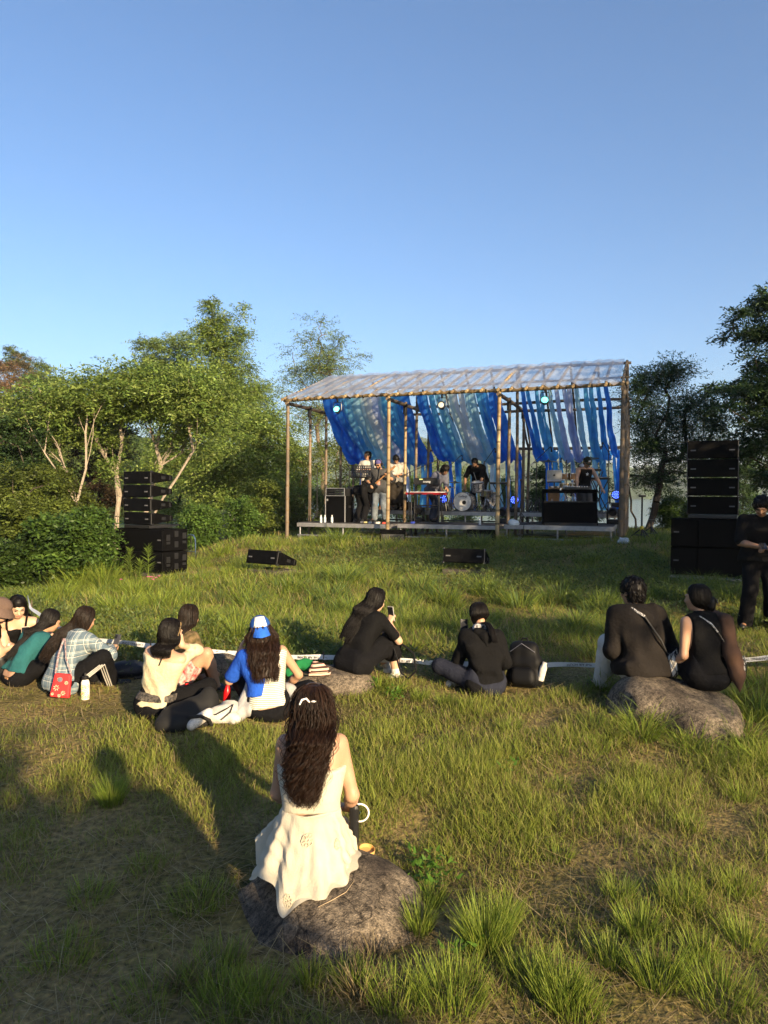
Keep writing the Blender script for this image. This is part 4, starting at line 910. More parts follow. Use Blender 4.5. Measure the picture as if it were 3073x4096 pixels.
def surfnet(f, lo, h, name):
    ins = f < 0; nx, ny, nz = f.shape
    c = np.zeros((nx-1, ny-1, nz-1), np.uint8)
    offs = [(i, j, k) for i in (0, 1) for j in (0, 1) for k in (0, 1)]
    for (i, j, k) in offs: c += ins[i:nx-1+i, j:ny-1+j, k:nz-1+k]
    act = (c > 0) & (c < 8); I = np.argwhere(act); idx = np.full(act.shape, -1, np.int64); idx[act] = np.arange(len(I))
    val = np.stack([f[I[:, 0]+i, I[:, 1]+j, I[:, 2]+k] for (i, j, k) in offs], 1).astype(np.float64)
    O = np.array(offs, float); acc = np.zeros((len(I), 3)); num = np.zeros(len(I))
    for a in range(8):
        for b in range(a+1, 8):
            if np.abs(O[a]-O[b]).sum() != 1: continue
            va, vb = val[:, a], val[:, b]; m = (va < 0) != (vb < 0); t = np.where(m, va/np.where(m, va-vb, 1), 0)
            acc += np.where(m[:, None], O[a]+(O[b]-O[a])*t[:, None], 0); num += m
    V = lo+h*(I+acc/np.maximum(num, 1)[:, None]); Q = []
    for ax in range(3):
        sl0 = [slice(1, -1)]*3; sl0[ax] = slice(0, -1); sl1 = list(sl0); sl1[ax] = slice(1, None)
        A = ins[tuple(sl0)]; B = ins[tuple(sl1)]; E = np.argwhere(A != B)
        if not len(E): continue
        inn = A[tuple(E.T)]; E = E+1; E[:, ax] -= 1
        u, v = [(1, 2), (2, 0), (0, 1)][ax]
        def cell(du, dv):
            e = E.copy(); e[:, u] -= du; e[:, v] -= dv; return idx[e[:, 0], e[:, 1], e[:, 2]]
        q = np.stack([cell(1, 1), cell(0, 1), cell(0, 0), cell(1, 0)], 1); q[~inn] = q[~inn][:, ::-1]; Q.append(q)
    Q = np.concatenate(Q); Q = Q[(Q >= 0).all(1)]
    # light smoothing
    for _ in range(2):
        s_ = np.zeros_like(V); n_ = np.zeros(len(V))
        for a, b in ((0, 1), (1, 2), (2, 3), (3, 0)):
            np.add.at(s_, Q[:, a], V[Q[:, b]]); np.add.at(n_, Q[:, a], 1); np.add.at(s_, Q[:, b], V[Q[:, a]]); np.add.at(n_, Q[:, b], 1)
        V = V*.55+.45*s_/np.maximum(n_, 1)[:, None]
    return np_mesh(name, V, Q, True)

V3 = lambda *a: np.array(a, float)
def nrm(v): v = np.array(v, float); return v/(np.linalg.norm(v)+1e-9)
def ik(a, b, l1, l2, pole):
    """middle joint of a two bone chain from a to b bending toward pole"""
    a = np.array(a, float); b = np.array(b, float); d = b-a; L = np.linalg.norm(d); u = d/L
    if L > (l1+l2)*.998: L = (l1+l2)*.998; b = a+u*L
    x = (l1*l1-l2*l2+L*L)/(2*L); h = math.sqrt(max(1e-6, l1*l1-x*x)); p = np.array(pole, float)-a; p = p-u*(p@u); p = nrm(p)
    return a+u*x+p*h, b
class Pose:
    """joints of a person in its own space: x right, y ahead (the way the person faces), z up, origin under the pelvis"""
    def __init__(s, hip=.12, lean=0., side=0., twist=0., height=1.66, male=False, headyaw=0., headpitch=0., headroll=0., headfwd=.0, seat=0.0, hunch=.0, armset=None, fat=1.0):
        k = height/1.66; s.k = k; s.male = male; s.fat = fat
        s.sw = (.185 if male else .162)*k; s.P = V3(0, 0, hip*1.0)
        th = R(lean); sd = R(side); up = nrm((math.sin(sd), math.sin(th)*math.cos(sd), math.cos(th)*math.cos(sd)))
        th2 = R(lean+hunch); up2 = nrm((math.sin(sd), math.sin(th2)*math.cos(sd), math.cos(th2)*math.cos(sd)))
        s.waist = s.P+up*.17*k; s.C = s.waist+up2*.22*k; tw = R(twist); rt = nrm((math.cos(tw), math.sin(tw), 0)); rt = nrm(rt-up2*(rt@up2)); s.r = rt; s.up = up; s.up2 = up2
        s.f = np.cross(up2, rt)
        s.N = s.C+up2*.105*k
        s.SR = s.C+up2*.046*k+rt*s.sw; s.SL = s.C+up2*.046*k-rt*s.sw
        th3 = R(lean+hunch*1.0+headfwd); nd = nrm((math.sin(sd), math.sin(th3), math.cos(th3)))
        s.H0 = s.N+nd*.055*k          # skull base
        hy, hp, hr = R(headyaw), R(headpitch), R(headroll)
        Mh = Matrix.Rotation(tw+hy, 3, 'Z') @ Matrix.Rotation(-hp, 3, 'X') @ Matrix.Rotation(hr, 3, 'Y'); Mh = np.array(Mh)
        s.hr, s.hf, s.hu = Mh[:, 0], Mh[:, 1], Mh[:, 2]; s.HM = Mh
        s.H = s.H0+s.hu*.085*k+s.hf*.022*k   # head centre
        s.hipR = s.P+V3(.085*k, 0, -.01); s.hipL = s.P+V3(-.085*k, 0, -.01)
        s.u_arm, s.f_arm, s.thigh, s.shank = .285*k, .245*k, .41*k, .40*k
        s.arm('R', s.SR+V3(.05, .02, -.50*k), (.3, -.5, 0)); s.arm('L', s.SL+V3(-.05, .02, -.50*k), (-.3, -.5, 0))
        s.leg('R', s.hipR+V3(.02, 0, -.80*k), (0, 1, .2)); s.leg('L', s.hipL+V3(-.02, 0, -.80*k), (0, 1, .2))
    def arm(s, w_, wrist, pole, hand=None, curl=.5):
        S = getattr(s, 'S'+w_); e, wr = ik(S, wrist, s.u_arm, s.f_arm, S+np.array(pole, float)); setattr(s, 'E'+w_, e); setattr(s, 'W'+w_, wr)
        d = nrm(hand) if hand is not None else nrm(wr-e); setattr(s, 'hd'+w_, d); setattr(s, 'cu'+w_, curl); return s
    def leg(s, w_, ankle, pole, toe=None):
        h_ = getattr(s, 'hip'+w_); kn, an = ik(h_, ankle, s.thigh, s.shank, h_+np.array(pole, float)); setattr(s, 'K'+w_, kn); setattr(s, 'A'+w_, an)
        setattr(s, 'T'+w_, an+nrm(toe)*.15*s.k+V3(0, 0, -.03) if toe is not None else an+V3(0, .15, -.05)); return s
def torso(F, p, t=0., neck=True, top=1.0):
    k = p.k; m = 1.08 if p.male else 1.0; m *= p.fat; r = p.r; hx = V3(1, 0, 0)
    F.cap(p.P-hx*.075*k*m, p.P+hx*.075*k*m, .108*k*m+t, k=.05)                       # pelvis
    F.cap(p.P-hx*.06*k+V3(0, -.03, -.02), p.P+hx*.06*k+V3(0, -.03, -.02), .10*k*m+t, k=.05)
    F.cap(p.waist-r*.055*k*m, p.waist+r*.055*k*m, .088*k*m+t, k=.07)
    mid = p.waist*.45+p.C*.55
    F.cap(mid-r*.07*k*m, mid+r*.07*k*m, .092*k*m+t, k=.07)
    F.cap(p.C-r*.085*k*m-p.f*.005, p.C+r*.085*k*m-p.f*.005, .092*k*m+t, k=.06)
    F.cap(p.C-r*.04+p.up2*.055*k, p.SL+r*.02-p.up2*.008, .05*k+t*.6, .05*k+t*.75, k=.05); F.cap(p.C+r*.04+p.up2*.055*k, p.SR-r*.02-p.up2*.008, .05*k+t*.6, .05*k+t*.75, k=.05)
    if not p.male: 
        for sg in (-1, 1): F.ell(p.C+r*sg*.07*k+p.f*.075*k-p.up2*.03*k, np.array([.055, .05, .055])*k+t, k=.03)
    if neck: F.cap(p.N-p.up2*.05*k, p.H0+p.hu*.03*k, .052*k+t*.5, .048*k+t*.5, k=.035)
def limbs(F, p, arms=True, legs=True, t=0., feet=True, armfrac=(0, 2), legfrac=(0, 2), flare=0., legk=1.0):
    k = p.k; am = 1.12 if p.male else 1.0
    for w_ in 'RL':
        if arms:
            S, E, W = (getattr(p, q+w_) for q in ('S', 'E', 'W')); a0, a1 = armfrac
            ra, re, rw = .046*k*am+t, .036*k*am+t, .025*k*am+t+flare
            if a0 < 1: q = min(1, a1); F.cap(S+(E-S)*a0, S+(E-S)*q, ra, ra+(re-ra)*q, k=.03)
            if a1 > 1:
                q0 = max(0, a0-1); q1 = a1-1; F.cap(E+(W-E)*q0, E+(W-E)*min(1, q1*.35), re, re*1.02, k=.02); F.cap(E+(W-E)*min(1, q1*.35), E+(W-E)*q1, re, re+(rw-re)*q1, k=.02)
        if legs:
            h_, K, A, T = (getattr(p, q+w_) for q in ('hip', 'K', 'A', 'T')); l0, l1 = legfrac
            rh, rk, ra = .082*k*legk+t, .056*k*legk+t, .037*k*legk+t+flare
            if l0 < 1: q = min(1, l1); F.cap(h_+(K-h_)*l0, h_+(K-h_)*q, rh+(rk-rh)*l0, rh+(rk-rh)*q, k=.04)
            if l1 > 1:
                q0 = max(0, l0-1); q1 = l1-1; rc = (rk+.002)
                m_ = K+(A-K)*.3; F.cap(K+(A-K)*q0, m_, rk, rc, k=.025); F.cap(m_, K+(A-K)*q1, rc, rc+(ra-rc)*q1, k=.025)
            if feet and l1 >= 2: F.cap(A+V3(0, 0, -.015), T, .038*k, .030*k, k=.02); F.cap(A-nrm(T-A)*.03+V3(0, 0, -.025), A, .03*k, .035*k, k=.02)
def hand(F, p, w_, nrmv=None, fr=.0085):
    k = p.k; W = getattr(p, 'W'+w_); d = getattr(p, 'hd'+w_); cu = getattr(p, 'cu'+w_)
    pn = nrm(nrmv) if nrmv is not None else V3(0, 0, -1); pn = nrm(pn-d*(pn@d)); sd = np.cross(d, pn)   # pn: palm normal
    if w_ == 'L': sd = -sd
    F.cap(W, W+d*.02*k, .024*k, .026*k, k=.015)
    for q in (-.02, 0, .02): F.cap(W+d*.015*k+sd*q*.6*k, W+d*.085*k+sd*q*1.25*k, .016*k, .0135*k, k=.012)
    for i, (q, L) in enumerate([(.030, .068), (.0105, .078), (-.010, .072), (-.029, .056)]):
        a = W+d*.088*k+sd*q*k; c1 = cu*(.75+.12*i)
        b = a+(d*math.cos(c1)+pn*math.sin(c1))*L*.45*k; c = b+(d*math.cos(c1*2.1)+pn*math.sin(c1*2.1))*L*.33*k; e = c+(d*math.cos(c1*2.8)+pn*math.sin(c1*2.8))*L*.26*k
        F.cap(a, b, fr*1.12, fr*1.05, k=.006); F.cap(b, c, fr*1.05, fr, k=.003); F.cap(c, e, fr, fr*.85, k=.003)
    a = W+d*.025*k+sd*.022*k; b = a+nrm(d*.75+sd*.65+pn*.35)*.048*k; c = b+nrm(d*.9+sd*.2+pn*(.2+cu*.6))*.033*k; F.cap(a, b, fr*1.5, fr*1.25, k=.01); F.cap(b, c, fr*1.25, fr, k=.004)
def head(F, p, face=True):
    k = p.k*(1.03 if p.male else 1.0); H, r, f, u = p.H, p.hr, p.hf, p.hu; M = p.HM
    F.ell(H+u*.030*k-f*.012*k, np.array([.073, .090, .085])*k, M, k=.02)
    F.ell(H+f*.030*k-u*.022*k, np.array([.060, .062, .078])*k, M, k=.03)
    F.ell(H+f*.046*k-u*.078*k, np.array([.036, .036, .028])*k, M, k=.03)
    if face:
        F.cap(H+f*.090*k+u*.006*k, H+f*.108*k-u*.026*k, .010*k, .0145*k, k=.012); 
        for sg in (-1, 1):
            F.ell(H+r*sg*.031*k+f*.093*k+u*.010*k, np.array([.017, .012, .011])*k, M, k=.012, sub=True)
            F.cap(H+r*sg*.014*k+f*.094*k+u*.026*k, H+r*sg*.042*k+f*.082*k+u*.026*k, .010*k, .008*k, k=.012)
            F.ell(H+r*sg*.035*k+f*.072*k-u*.024*k, np.array([.022, .018, .018])*k, M, k=.02)
        F.ell(H+f*.086*k-u*.052*k, np.array([.024, .014, .012])*k, M, k=.012)
    for sg in (-1, 1): F.ell(H+r*sg*.074*k-f*.006*k-u*.010*k, np.array([.010, .020, .032])*k, M, k=.008)
def face_bits(p, root, M_brow, lips=True, eyes=True):
    k = p.k; H, r, f, u = p.H, p.hr, p.hf, p.hu
    for sg in (-1, 1):
        if eyes:
            F = Fig(.004, .004); F.ell(H+r*sg*.031*k+f*.0815*k+u*.009*k, np.array([.016, .011, .0095])*k, p.HM); link("eye", F.mesh("eye"), mat("eye", (.02, .015, .012), rough=.2), root)
        F = Fig(.004, .004); F.cap(H+r*sg*.016*k+f*.0985*k+u*.027*k, H+r*sg*.045*k+f*.083*k+u*.031*k, .0055*k, .004*k); link("eyebrow", F.mesh("eyebrow"), M_brow, root)
    if lips:
        F = Fig(.004, .004); F.cap(H-r*.018*k+f*.0925*k-u*.053*k, H+r*.018*k+f*.0925*k-u*.053*k, .006*k, .006*k); F.cap(H-r*.006*k+f*.097*k-u*.052*k, H+r*.006*k+f*.097*k-u*.052*k, .007*k, .007*k); link("lips", F.mesh("lips"), mat("lips", (.30, .10, .08), rough=.4), root)

SKIN = mat("skin", (.37, .215, .135), rough=.5, var=.06, scale=14, spec=.35)
SKINT = mat("tanned_skin", (.29, .155, .09), rough=.5, var=.06, scale=14, spec=.35)
SKINL = mat("light_skin", (.43, .27, .18), rough=.5, var=.06, scale=14, spec=.35)
for _m in (SKIN, SKINT, SKINL):
    _p = _m.node_tree.nodes["Principled BSDF"]; _p.inputs["Subsurface Weight"].default_value = .12; _p.inputs["Subsurface Radius"].default_value = (.02, .008, .004); _p.inputs["Subsurface Scale"].default_value = .5
def hair_mat(name, c, rough=.5):
    m = mat(name, c, rough=rough, var=.5, scale=22, spec=.16, stretch=(3, 3, .25), attr=False); return m
HAIRB = hair_mat("black_hair", (.004, .003, .0028)); HAIRD = hair_mat("dark_brown_hair", (.010, .006, .004)); HAIRC = hair_mat("curly_brown_hair", (.018, .0095, .006), .42)
def cloth(name, c, **k):
    k.setdefault('rough', .9); k.setdefault('var', .12); k.setdefault('scale', 7); k.setdefault('bump', .45); k.setdefault('bscale', 38); k.setdefault('spec', .15); k.setdefault('sheen', 0.0); return mat(name, c, **k)
M_BTEE = cloth("black_cotton", (.0055, .0055, .006), spec=.08); M_BPANT = cloth("black_trousers", (.006, .006, .007), spec=.08); M_WTEE = cloth("white_cotton", (.42, .40, .36)); M_JEANS = cloth("dark_jeans", (.02, .026, .045)); M_LJEANS = cloth("light_jeans", (.12, .14, .16), var=.4)
M_BRSH = cloth("brown_black_linen", (.012, .0098, .0085)); M_GREY = cloth("grey_sweat", (.30, .295, .29)); M_TEAL = cloth("teal_knit", (.016, .085, .092)); M_CREAM = cloth("cream_jersey", (.50, .43, .28)); M_BLUE = cloth("bright_blue_cotton", (.015, .075, .42)); M_CHAR = cloth("charcoal_cotton", (.045, .045, .047)); M_OFFW = cloth("off_white_cotton", (.46, .44, .40))
M_SHOEW = mat("white_shoe", (.58, .54, .46), rough=.6, var=.2, scale=30); M_SHOEB = mat("black_shoe", (.012, .012, .012), rough=.5)
def person(name_label, loc, rz, p, skin=None, vox=.012, group="audience on the lawn", hands=True, face=False, scale=1.0, handn=None, brow=None):
    """the skin body is the thing; clothes and hair become its children"""
    F = Fig(vox, .03); torso(F, p, -.006); limbs(F, p); head(F, p, face or vox < .013)
    if hands:
        for w_ in 'RL': hand(F, p, w_, (handn or {}).get(w_), .0085 if vox < .011 else .0105)
    o = link("person", F.mesh("person"), skin or SKIN); o.location = loc; o.rotation_euler = (0, 0, rz); o.scale = (scale,)*3
    tag(o, name_label, "person", group)
    if face: face_bits(p, o, brow or HAIRB)
    return o
def garment(name, root, m, F): return link(name, F.mesh(name), m, root)
def shirt(p, root, m, t=.014, sleeve=.6, vox=.012, wr=.006, neckcut=.045, hem=-.06, name="shirt", flare=.012, seed=1, legs=None):
    F = Fig(vox, .03); torso(F, p, t, neck=False); n0 = len(F.p); limbs(F, p, legs=False, t=t*.9, armfrac=(0, sleeve), flare=flare*.6); F.late = F.p[n0:]; F.p = F.p[:n0]; wr = wr*1.5
    q = p.N+p.up2*(-.035+neckcut)*p.k; F.wrinkle(wr, 20, seed=seed); F.cut(q, p.up2)
    b = p.P+V3(0, 0, hem); F.cut(b, -p.up*.8+V3(0, 0, -.2)); return garment(name, root, m, F)
def trousers(p, root, m, t=.016, to=1.9, vox=.012, wr=.006, top=.06, name="trousers", flare=.02, seed=2, legk=1.0):
    F = Fig(vox, .035); k = p.k
    F.cap(p.P-V3(.07*k, 0, 0), p.P+V3(.07*k, 0, 0), .112*k*(1.04 if p.male else 1)*p.fat+t*.8, k=.05); F.cap(p.P-V3(.05*k, .03, .02), p.P+V3(.05*k, -.03, -.02), .10*k+t, k=.05)
    F.cap(p.waist-p.r*.05*k, p.waist+p.r*.05*k, .09*k*p.fat+t*.6, k=.06)
    limbs(F, p, arms=False, t=t, legfrac=(0, to), feet=False, flare=flare, legk=legk); F.wrinkle(wr, 17, seed=seed); F.cut(p.P+p.up*top-V3(0, .10, 0), nrm(p.up*.6-V3(0, .8, 0))) if p.P[2] < .5 else F.cut(p.P+p.up*top, p.up); return garment(name, root, m, F)
def shoes(p, root, m, s=1.0, sole=None):
    for w_ in 'RL':
        A, T = getattr(p, 'A'+w_), getattr(p, 'T'+w_); d = nrm(T-A); F = Fig(.010, .02)
        F.cap(A+V3(0, 0, -.005)-d*.025, A+d*.05+V3(0, 0, -.015), .046*s, .042*s); F.cap(A+d*.04+V3(0, 0, -.025), T+d*.015, .040*s, .036*s); F.cap(A-d*.03+V3(0, 0, -.035), A+d*.02+V3(0, 0, -.035), .036*s, .036*s)
        garment("shoe", root, m, F)
def backclamp(p, c, dep):
    """push a hair station behind the back surface"""
    pts = [p.P, p.waist, p.waist*.45+p.C*.55, p.C, p.N]; z = c[2]
    if z > p.N[2]+.04: return c
    for a, b in zip(pts[:-1], pts[1:]):
        if z <= b[2]: break
    t = np.clip((z-a[2])/max(1e-3, b[2]-a[2]), 0, 1); sp_ = a+(b-a)*t; fh = nrm(V3(p.f[0], p.f[1], 0)); off = .095*p.k*p.fat*(1 if z < p.N[2]-.06 else .75)+dep*.45
    cur = (c-sp_)@fh
    return c if cur < -off else c+fh*(-off-cur)
def ring_strands(stations, n, M_, name, root, wave=0., wfreq=7., r=.003, seed=0, a0=-math.pi, a1=math.pi, jit=.06, out=1.0, taper=.3, sides=3, clump=0, steps=16, lenjit=.25, base=True, basek=.93, ljp=2.0):
    """stations: (centre, half width vector, half depth vector) from the crown to the tips; lays strands over the lofted mass"""
    rng = np.random.default_rng(seed); C = np.array([s[0] for s in stations], float); A = np.array([s[1] for s in stations], float); B = np.array([s[2] for s in stations], float); m = len(C)
    mb = MB()
    def samp(u):
        x = np.clip(u, 0, .9999)*(m-1); i = int(x); f = x-i
        return C[i]*(1-f)+C[i+1]*f, A[i]*(1-f)+A[i+1]*f, B[i]*(1-f)+B[i+1]*f
    ns = 26; V = []; nr = 40
    for i in range(nr):
        c, a, b = samp(i/(nr-1)*.93)
        for j in range(ns):
            th = 2*math.pi*j/ns; V.append(c+(a*math.sin(th)-b*math.cos(th))*basek*(1+.03*math.sin(th*11+i*.35)))
    Fc = [(i*ns+j, i*ns+(j+1) % ns, (i+1)*ns+(j+1) % ns, (i+1)*ns+j) for i in range(nr-1) for j in range(ns)]
    Fc += [tuple(range(ns-1, -1, -1)), tuple((nr-1)*ns+j for j in range(ns))]
    if base: mb.add(V, Fc)
    nclump = clump or n; cl = rng.uniform(a0, a1, nclump); cph = rng.uniform(0, 6.28, (nclump, 2)); cam = rng.uniform(.6, 1.3, nclump)
    for q in range(n):
        ci = q % nclump; th = cl[ci]+(rng.normal(0, .05) if clump else 0); rad0 = rng.normal(0, jit); L = 1-rng.random()**ljp*lenjit; pts = []
        ph = cph[ci]+rng.normal(0, .38, 2); w_ = wave*cam[ci]; u0 = rng.uniform(0, .12)
        for s_ in range(steps):
            u = u0+(L-u0)*s_/(steps-1); c, a, b = samp(u); grow = min(1, max(0, u-.22)*3)
            rad = out*(1+rad0*min(1, u*2.2)); ta = th+rng.normal(0, .01); p_ = c+(a*math.sin(ta)-b*math.cos(ta))*rad
            la = np.linalg.norm(a)+1e-6; e1 = a/la; e2 = b/(np.linalg.norm(b)+1e-6)
            p_ = p_+e1*w_*grow*math.sin(u*wfreq*6.28+ph[0])+e2*w_*.8*grow*math.sin(u*wfreq*6.28+ph[0]+1.57+ph[1]*.15); pts.append(p_)
        mb.tube(pts, list(r*(1-(1-taper)*np.linspace(0, 1, steps)**2)), sides, False)
    me = bpy.data.meshes.new(name); me.from_pydata([tuple(v) for v in mb.v], [], mb.f); me.polygons.foreach_set("use_smooth", np.ones(len(me.polygons), bool)); return link(name, me, M_, root)
def hair_cap(p, root, g=.014, back=.0, front=.03, low=-.02, vox=.009, seed=3, wr=.004, fr=60, extra=None, name="hair", M_=None, tufts=420):
    """short hair: a shell over the skull, cut away at the face"""
    F = Fig(vox, .012); k = p.k; H, r, f, u = p.H, p.hr, p.hf, p.hu; M = p.HM
    F.ell(H+u*.034*k-f*.014*k, np.array([.076+g, .092+g, .088+g])*k, M); F.ell(H-f*.04*k-u*.02*k, np.array([.066+g, .06+g, .075+g])*k, M)
    if extra: extra(F)
    F.wrinkle(wr, fr, seed=seed)
    F.ell(H+f*(.105+front*.0)*k-u*.045*k, np.array([.085, .085, .105-front])*k, M, k=.012, sub=True); F.cut(H+u*(low-.06)*k+f*0, -u)
    o = garment(name, root, M_ or HAIRB, F); me = o.data; rng = np.random.default_rng(seed); nv = len(me.vertices)
    co = np.empty(nv*3, np.float32); me.vertices.foreach_get("co", co); co = co.reshape(-1, 3); vn = np.empty(nv*3, np.float32); me.vertices.foreach_get("normal", vn); vn = vn.reshape(-1, 3)
    mb = MB()
    for i in rng.integers(0, nv, tufts):
        n_ = vn[i]; d = -u+(-f)*.3+rng.normal(0, .5, 3); d = nrm(d-n_*(d@n_)); a = co[i]-n_*.004; b = a+d*.02+n_*.010; c = a+d*.042+n_*rng.uniform(.002, .012); mb.tube([a, b, c], [.004, .0035, .0008], 4, False)
    bm = bmesh.new(); bm.from_mesh(me); k0 = len(bm.verts); vs = [bm.verts.new(v) for v in mb.v]; [bm.faces.new([vs[j] for j in q]) for q in mb.f]; bm.to_mesh(me); bm.free(); return o
def hs(p, pts):
    """hair stations given in head space first (x right, y ahead, z up from the head centre), then body offsets"""
    out = []
    for (c, a, b) in pts:
        out.append((p.H+p.HM@(np.array(c, float)*p.k), p.HM[:, 0]*a*p.k, p.HM[:, 1]*b*p.k))
    return out
def long_hair(p, root, length=.45, wd=.105, M_=None, n=260, wave=.004, wfreq=4, seed=1, back=-.05, sway=(0, 0), r=.0032, name="hair", headk=1.0, fall=None, narrow=.75, clump=0, steps=14, jit=.05, out=1.0, depth=.075, base=True):
    k = p.k; g_ = headk; st = hs(p, [((0, -.012, .135), .012, .014), ((0, -.012, .128), .048, .055), ((0, -.014, .10), .075, .088), ((0, -.016, .05), .090, .104), ((0, -.022, .0), .094, .096)])
    st = [(p.H+(c-p.H)*(g_ if i < 4 else 1), a*(g_ if i < 4 else 1), b*(g_ if i < 4 else 1)) for i, (c, a, b) in enumerate(st)]
    top = p.H+p.HM@(V3(0, -.022, 0)*k); rt = p.hr*1.0; fall_d = nrm(fall if fall is not None else (0, 0, -1.)); fw = nrm(np.cross((0, 0, 1.), rt)); fw = p.hf-fall_d*(p.hf@fall_d); fw = nrm(fw); rt = np.cross(fw, -fall_d); rt = nrm(p.hr-fall_d*(p.hr@fall_d))
    for i, q in enumerate(np.linspace(.1, 1, 8)):
        c = top+fall_d*length*q*k+fw*(back*min(1, q*2.2))*k+rt*sway[0]*q*k+fw*sway[1]*q*k
        c = backclamp(p, c, depth*(1-.45*q)); wdq = wd*(1-(1-narrow)*q**1.5); st.append((c, rt*wdq*k, fw*(depth*(1-.45*q))*k))
    return ring_strands(st, n, M_ or HAIRB, name, root, wave=wave, wfreq=wfreq, r=r, seed=seed, a0=-2.15, a1=2.15, jit=jit, clump=clump, steps=steps, out=out, base=base)
# ================================================================== boulders, audience, belongings
def rock_mat():
    m = bpy.data.materials.new("granite"); m.use_nodes = True; n = m.node_tree.nodes; l = m.node_tree.links; p = n["Principled BSDF"]; p.inputs["Roughness"].default_value = .85; p.inputs["Specular IOR Level"].default_value = .25
    tc = n.new("ShaderNodeTexCoord"); a = n.new("ShaderNodeTexNoise"); a.inputs["Scale"].default_value = 5; a.inputs["Detail"].default_value = 10; b = n.new("ShaderNodeTexNoise"); b.inputs["Scale"].default_value = 130; b.inputs["Detail"].default_value = 8
    v = n.new("ShaderNodeTexNoise"); v.inputs["Scale"].default_value = 34; v.inputs["Detail"].default_value = 12; v.inputs["Roughness"].default_value = .75
    for q in (a, b, v): l.new(tc.outputs["Object"], q.inputs["Vector"])
    c1 = n.new("ShaderNodeValToRGB"); l.new(a.outputs["Fac"], c1.inputs[0]); e = c1.color_ramp.elements; e[0].position = .35; e[0].color = (.055, .047, .041, 1); e[1].position = .68; e[1].color = (.165, .145, .12, 1)
    c2 = n.new("ShaderNodeValToRGB"); l.new(v.outputs["Fac"], c2.inputs[0]); e = c2.color_ramp.elements; e[0].position = .36; e[0].color = (.25, .24, .23, 1); e[1].position = .64; e[1].color = (2.0, 1.9, 1.75, 1)
    c3 = n.new("ShaderNodeValToRGB"); l.new(b.outputs["Fac"], c3.inputs[0]); e = c3.color_ramp.elements; e[0].position = .35; e[0].color = (.6, .6, .6, 1); e[1].position = .7; e[1].color = (1.35, 1.3, 1.2, 1)
    m1 = n.new("ShaderNodeMix"); m1.data_type = 'RGBA'; m1.blend_type = 'MULTIPLY'; m1.inputs[0].default_value = 1; l.new(c1.outputs[0], m1.inputs[6]); l.new(c2.outputs[0], m1.inputs[7])
    m2 = n.new("ShaderNodeMix"); m2.data_type = 'RGBA'; m2.blend_type = 'MULTIPLY'; m2.inputs[0].default_value = 1; l.new(m1.outputs[2], m2.inputs[6]); l.new(c3.outputs[0], m2.inputs[7]); l.new(m2.outputs[2], p.inputs["Base Color"])
    k0 = n.new("ShaderNodeTexNoise"); k0.inputs["Scale"].default_value = 2.6; k0.inputs["Detail"].default_value = 5; k0.inputs["Distortion"].default_value = .6; l.new(tc.outputs["Object"], k0.inputs["Vector"])
    k1 = n.new("ShaderNodeMath"); k1.operation = 'SUBTRACT'; k1.inputs[1].default_value = .5; l.new(k0.outputs["Fac"], k1.inputs[0]); k2 = n.new("ShaderNodeMath"); k2.operation = 'ABSOLUTE'; l.new(k1.outputs[0], k2.inputs[0])
    k3 = n.new("ShaderNodeMapRange"); k3.inputs[1].default_value = 0; k3.inputs[2].default_value = .010; k3.inputs[3].default_value = .28; k3.inputs[4].default_value = 1; l.new(k2.outputs[0], k3.inputs[0])
    m3 = n.new("ShaderNodeMix"); m3.data_type = 'RGBA'; m3.blend_type = 'MULTIPLY'; m3.inputs[0].default_value = 1; l.new(m2.outputs[2], m3.inputs[6]); l.new(k3.outputs[0], m3.inputs[7]); l.new(m3.outputs[2], p.inputs["Base Color"])
    ad = n.new("ShaderNodeMath"); ad.operation = 'ADD'; l.new(v.outputs["Fac"], ad.inputs[0]); l.new(b.outputs["Fac"], ad.inputs[1])
    bp = n.new("ShaderNodeBump"); bp.inputs["Strength"].default_value = .9; bp.inputs["Distance"].default_value = .018; l.new(ad.outputs[0], bp.inputs["Height"]); l.new(bp.outputs[0], p.inputs["Normal"]); return m
M_ROCK = rock_mat()
def boulder(label, loc, parts, vox=.016, cuts=(), seed=1, amp=.02):
    F = Fig(vox, .12)
    for c, r, rz in parts: F.ell(c, r, np.array(Matrix.Rotation(R(rz), 3, 'Z')), k=.14)
    F.wrinkle(amp, 7, seed=seed)
    for pt, nn in cuts: F.cut(pt, nn)
    o = link("boulder", F.mesh("boulder"), M_ROCK); o.location = loc; tag(o, label, "boulder"); return o
ROCK1 = Vector((-.26, 3.34, -.16))
boulder("large brown grey boulder in the foreground under the woman in the cream dress", ROCK1,
        [((-.02, .12, .02), (.34, .34, .215), 0), ((.27, .02, -.03), (.22, .30, .19), -15), ((-.27, -.06, -.12), (.26, .36, .20), 20), ((.06, -.18, -.10), (.38, .26, .22), 0), ((.36, -.06, -.07), (.13, .20, .13), -20)], vox=.012, cuts=[((0, .05, .215), (-.10, -.12, 1)), ((.30, -.1, .12), (.62, -.30, 1)), ((-.30, -.1, .06), (-.62, -.30, 1)), ((.1, -.40, 0), (.1, -1, .45)), ((.16, -.30, .08), (.45, -.8, .8)), ((-.22, -.26, .05), (-.35, -.8, .85)), ((.44, .0, .06), (.9, -.1, .75))], seed=3, amp=.016)
OCC += [(-.26, 3.36, .40), (-.55, 3.28, .14), (.05, 3.36, .18)]
b3 = at(672, 705, 5.95)
ROCK3 = Vector((b3.x, 5.90, ground(b3.x, 5.95)+.025))
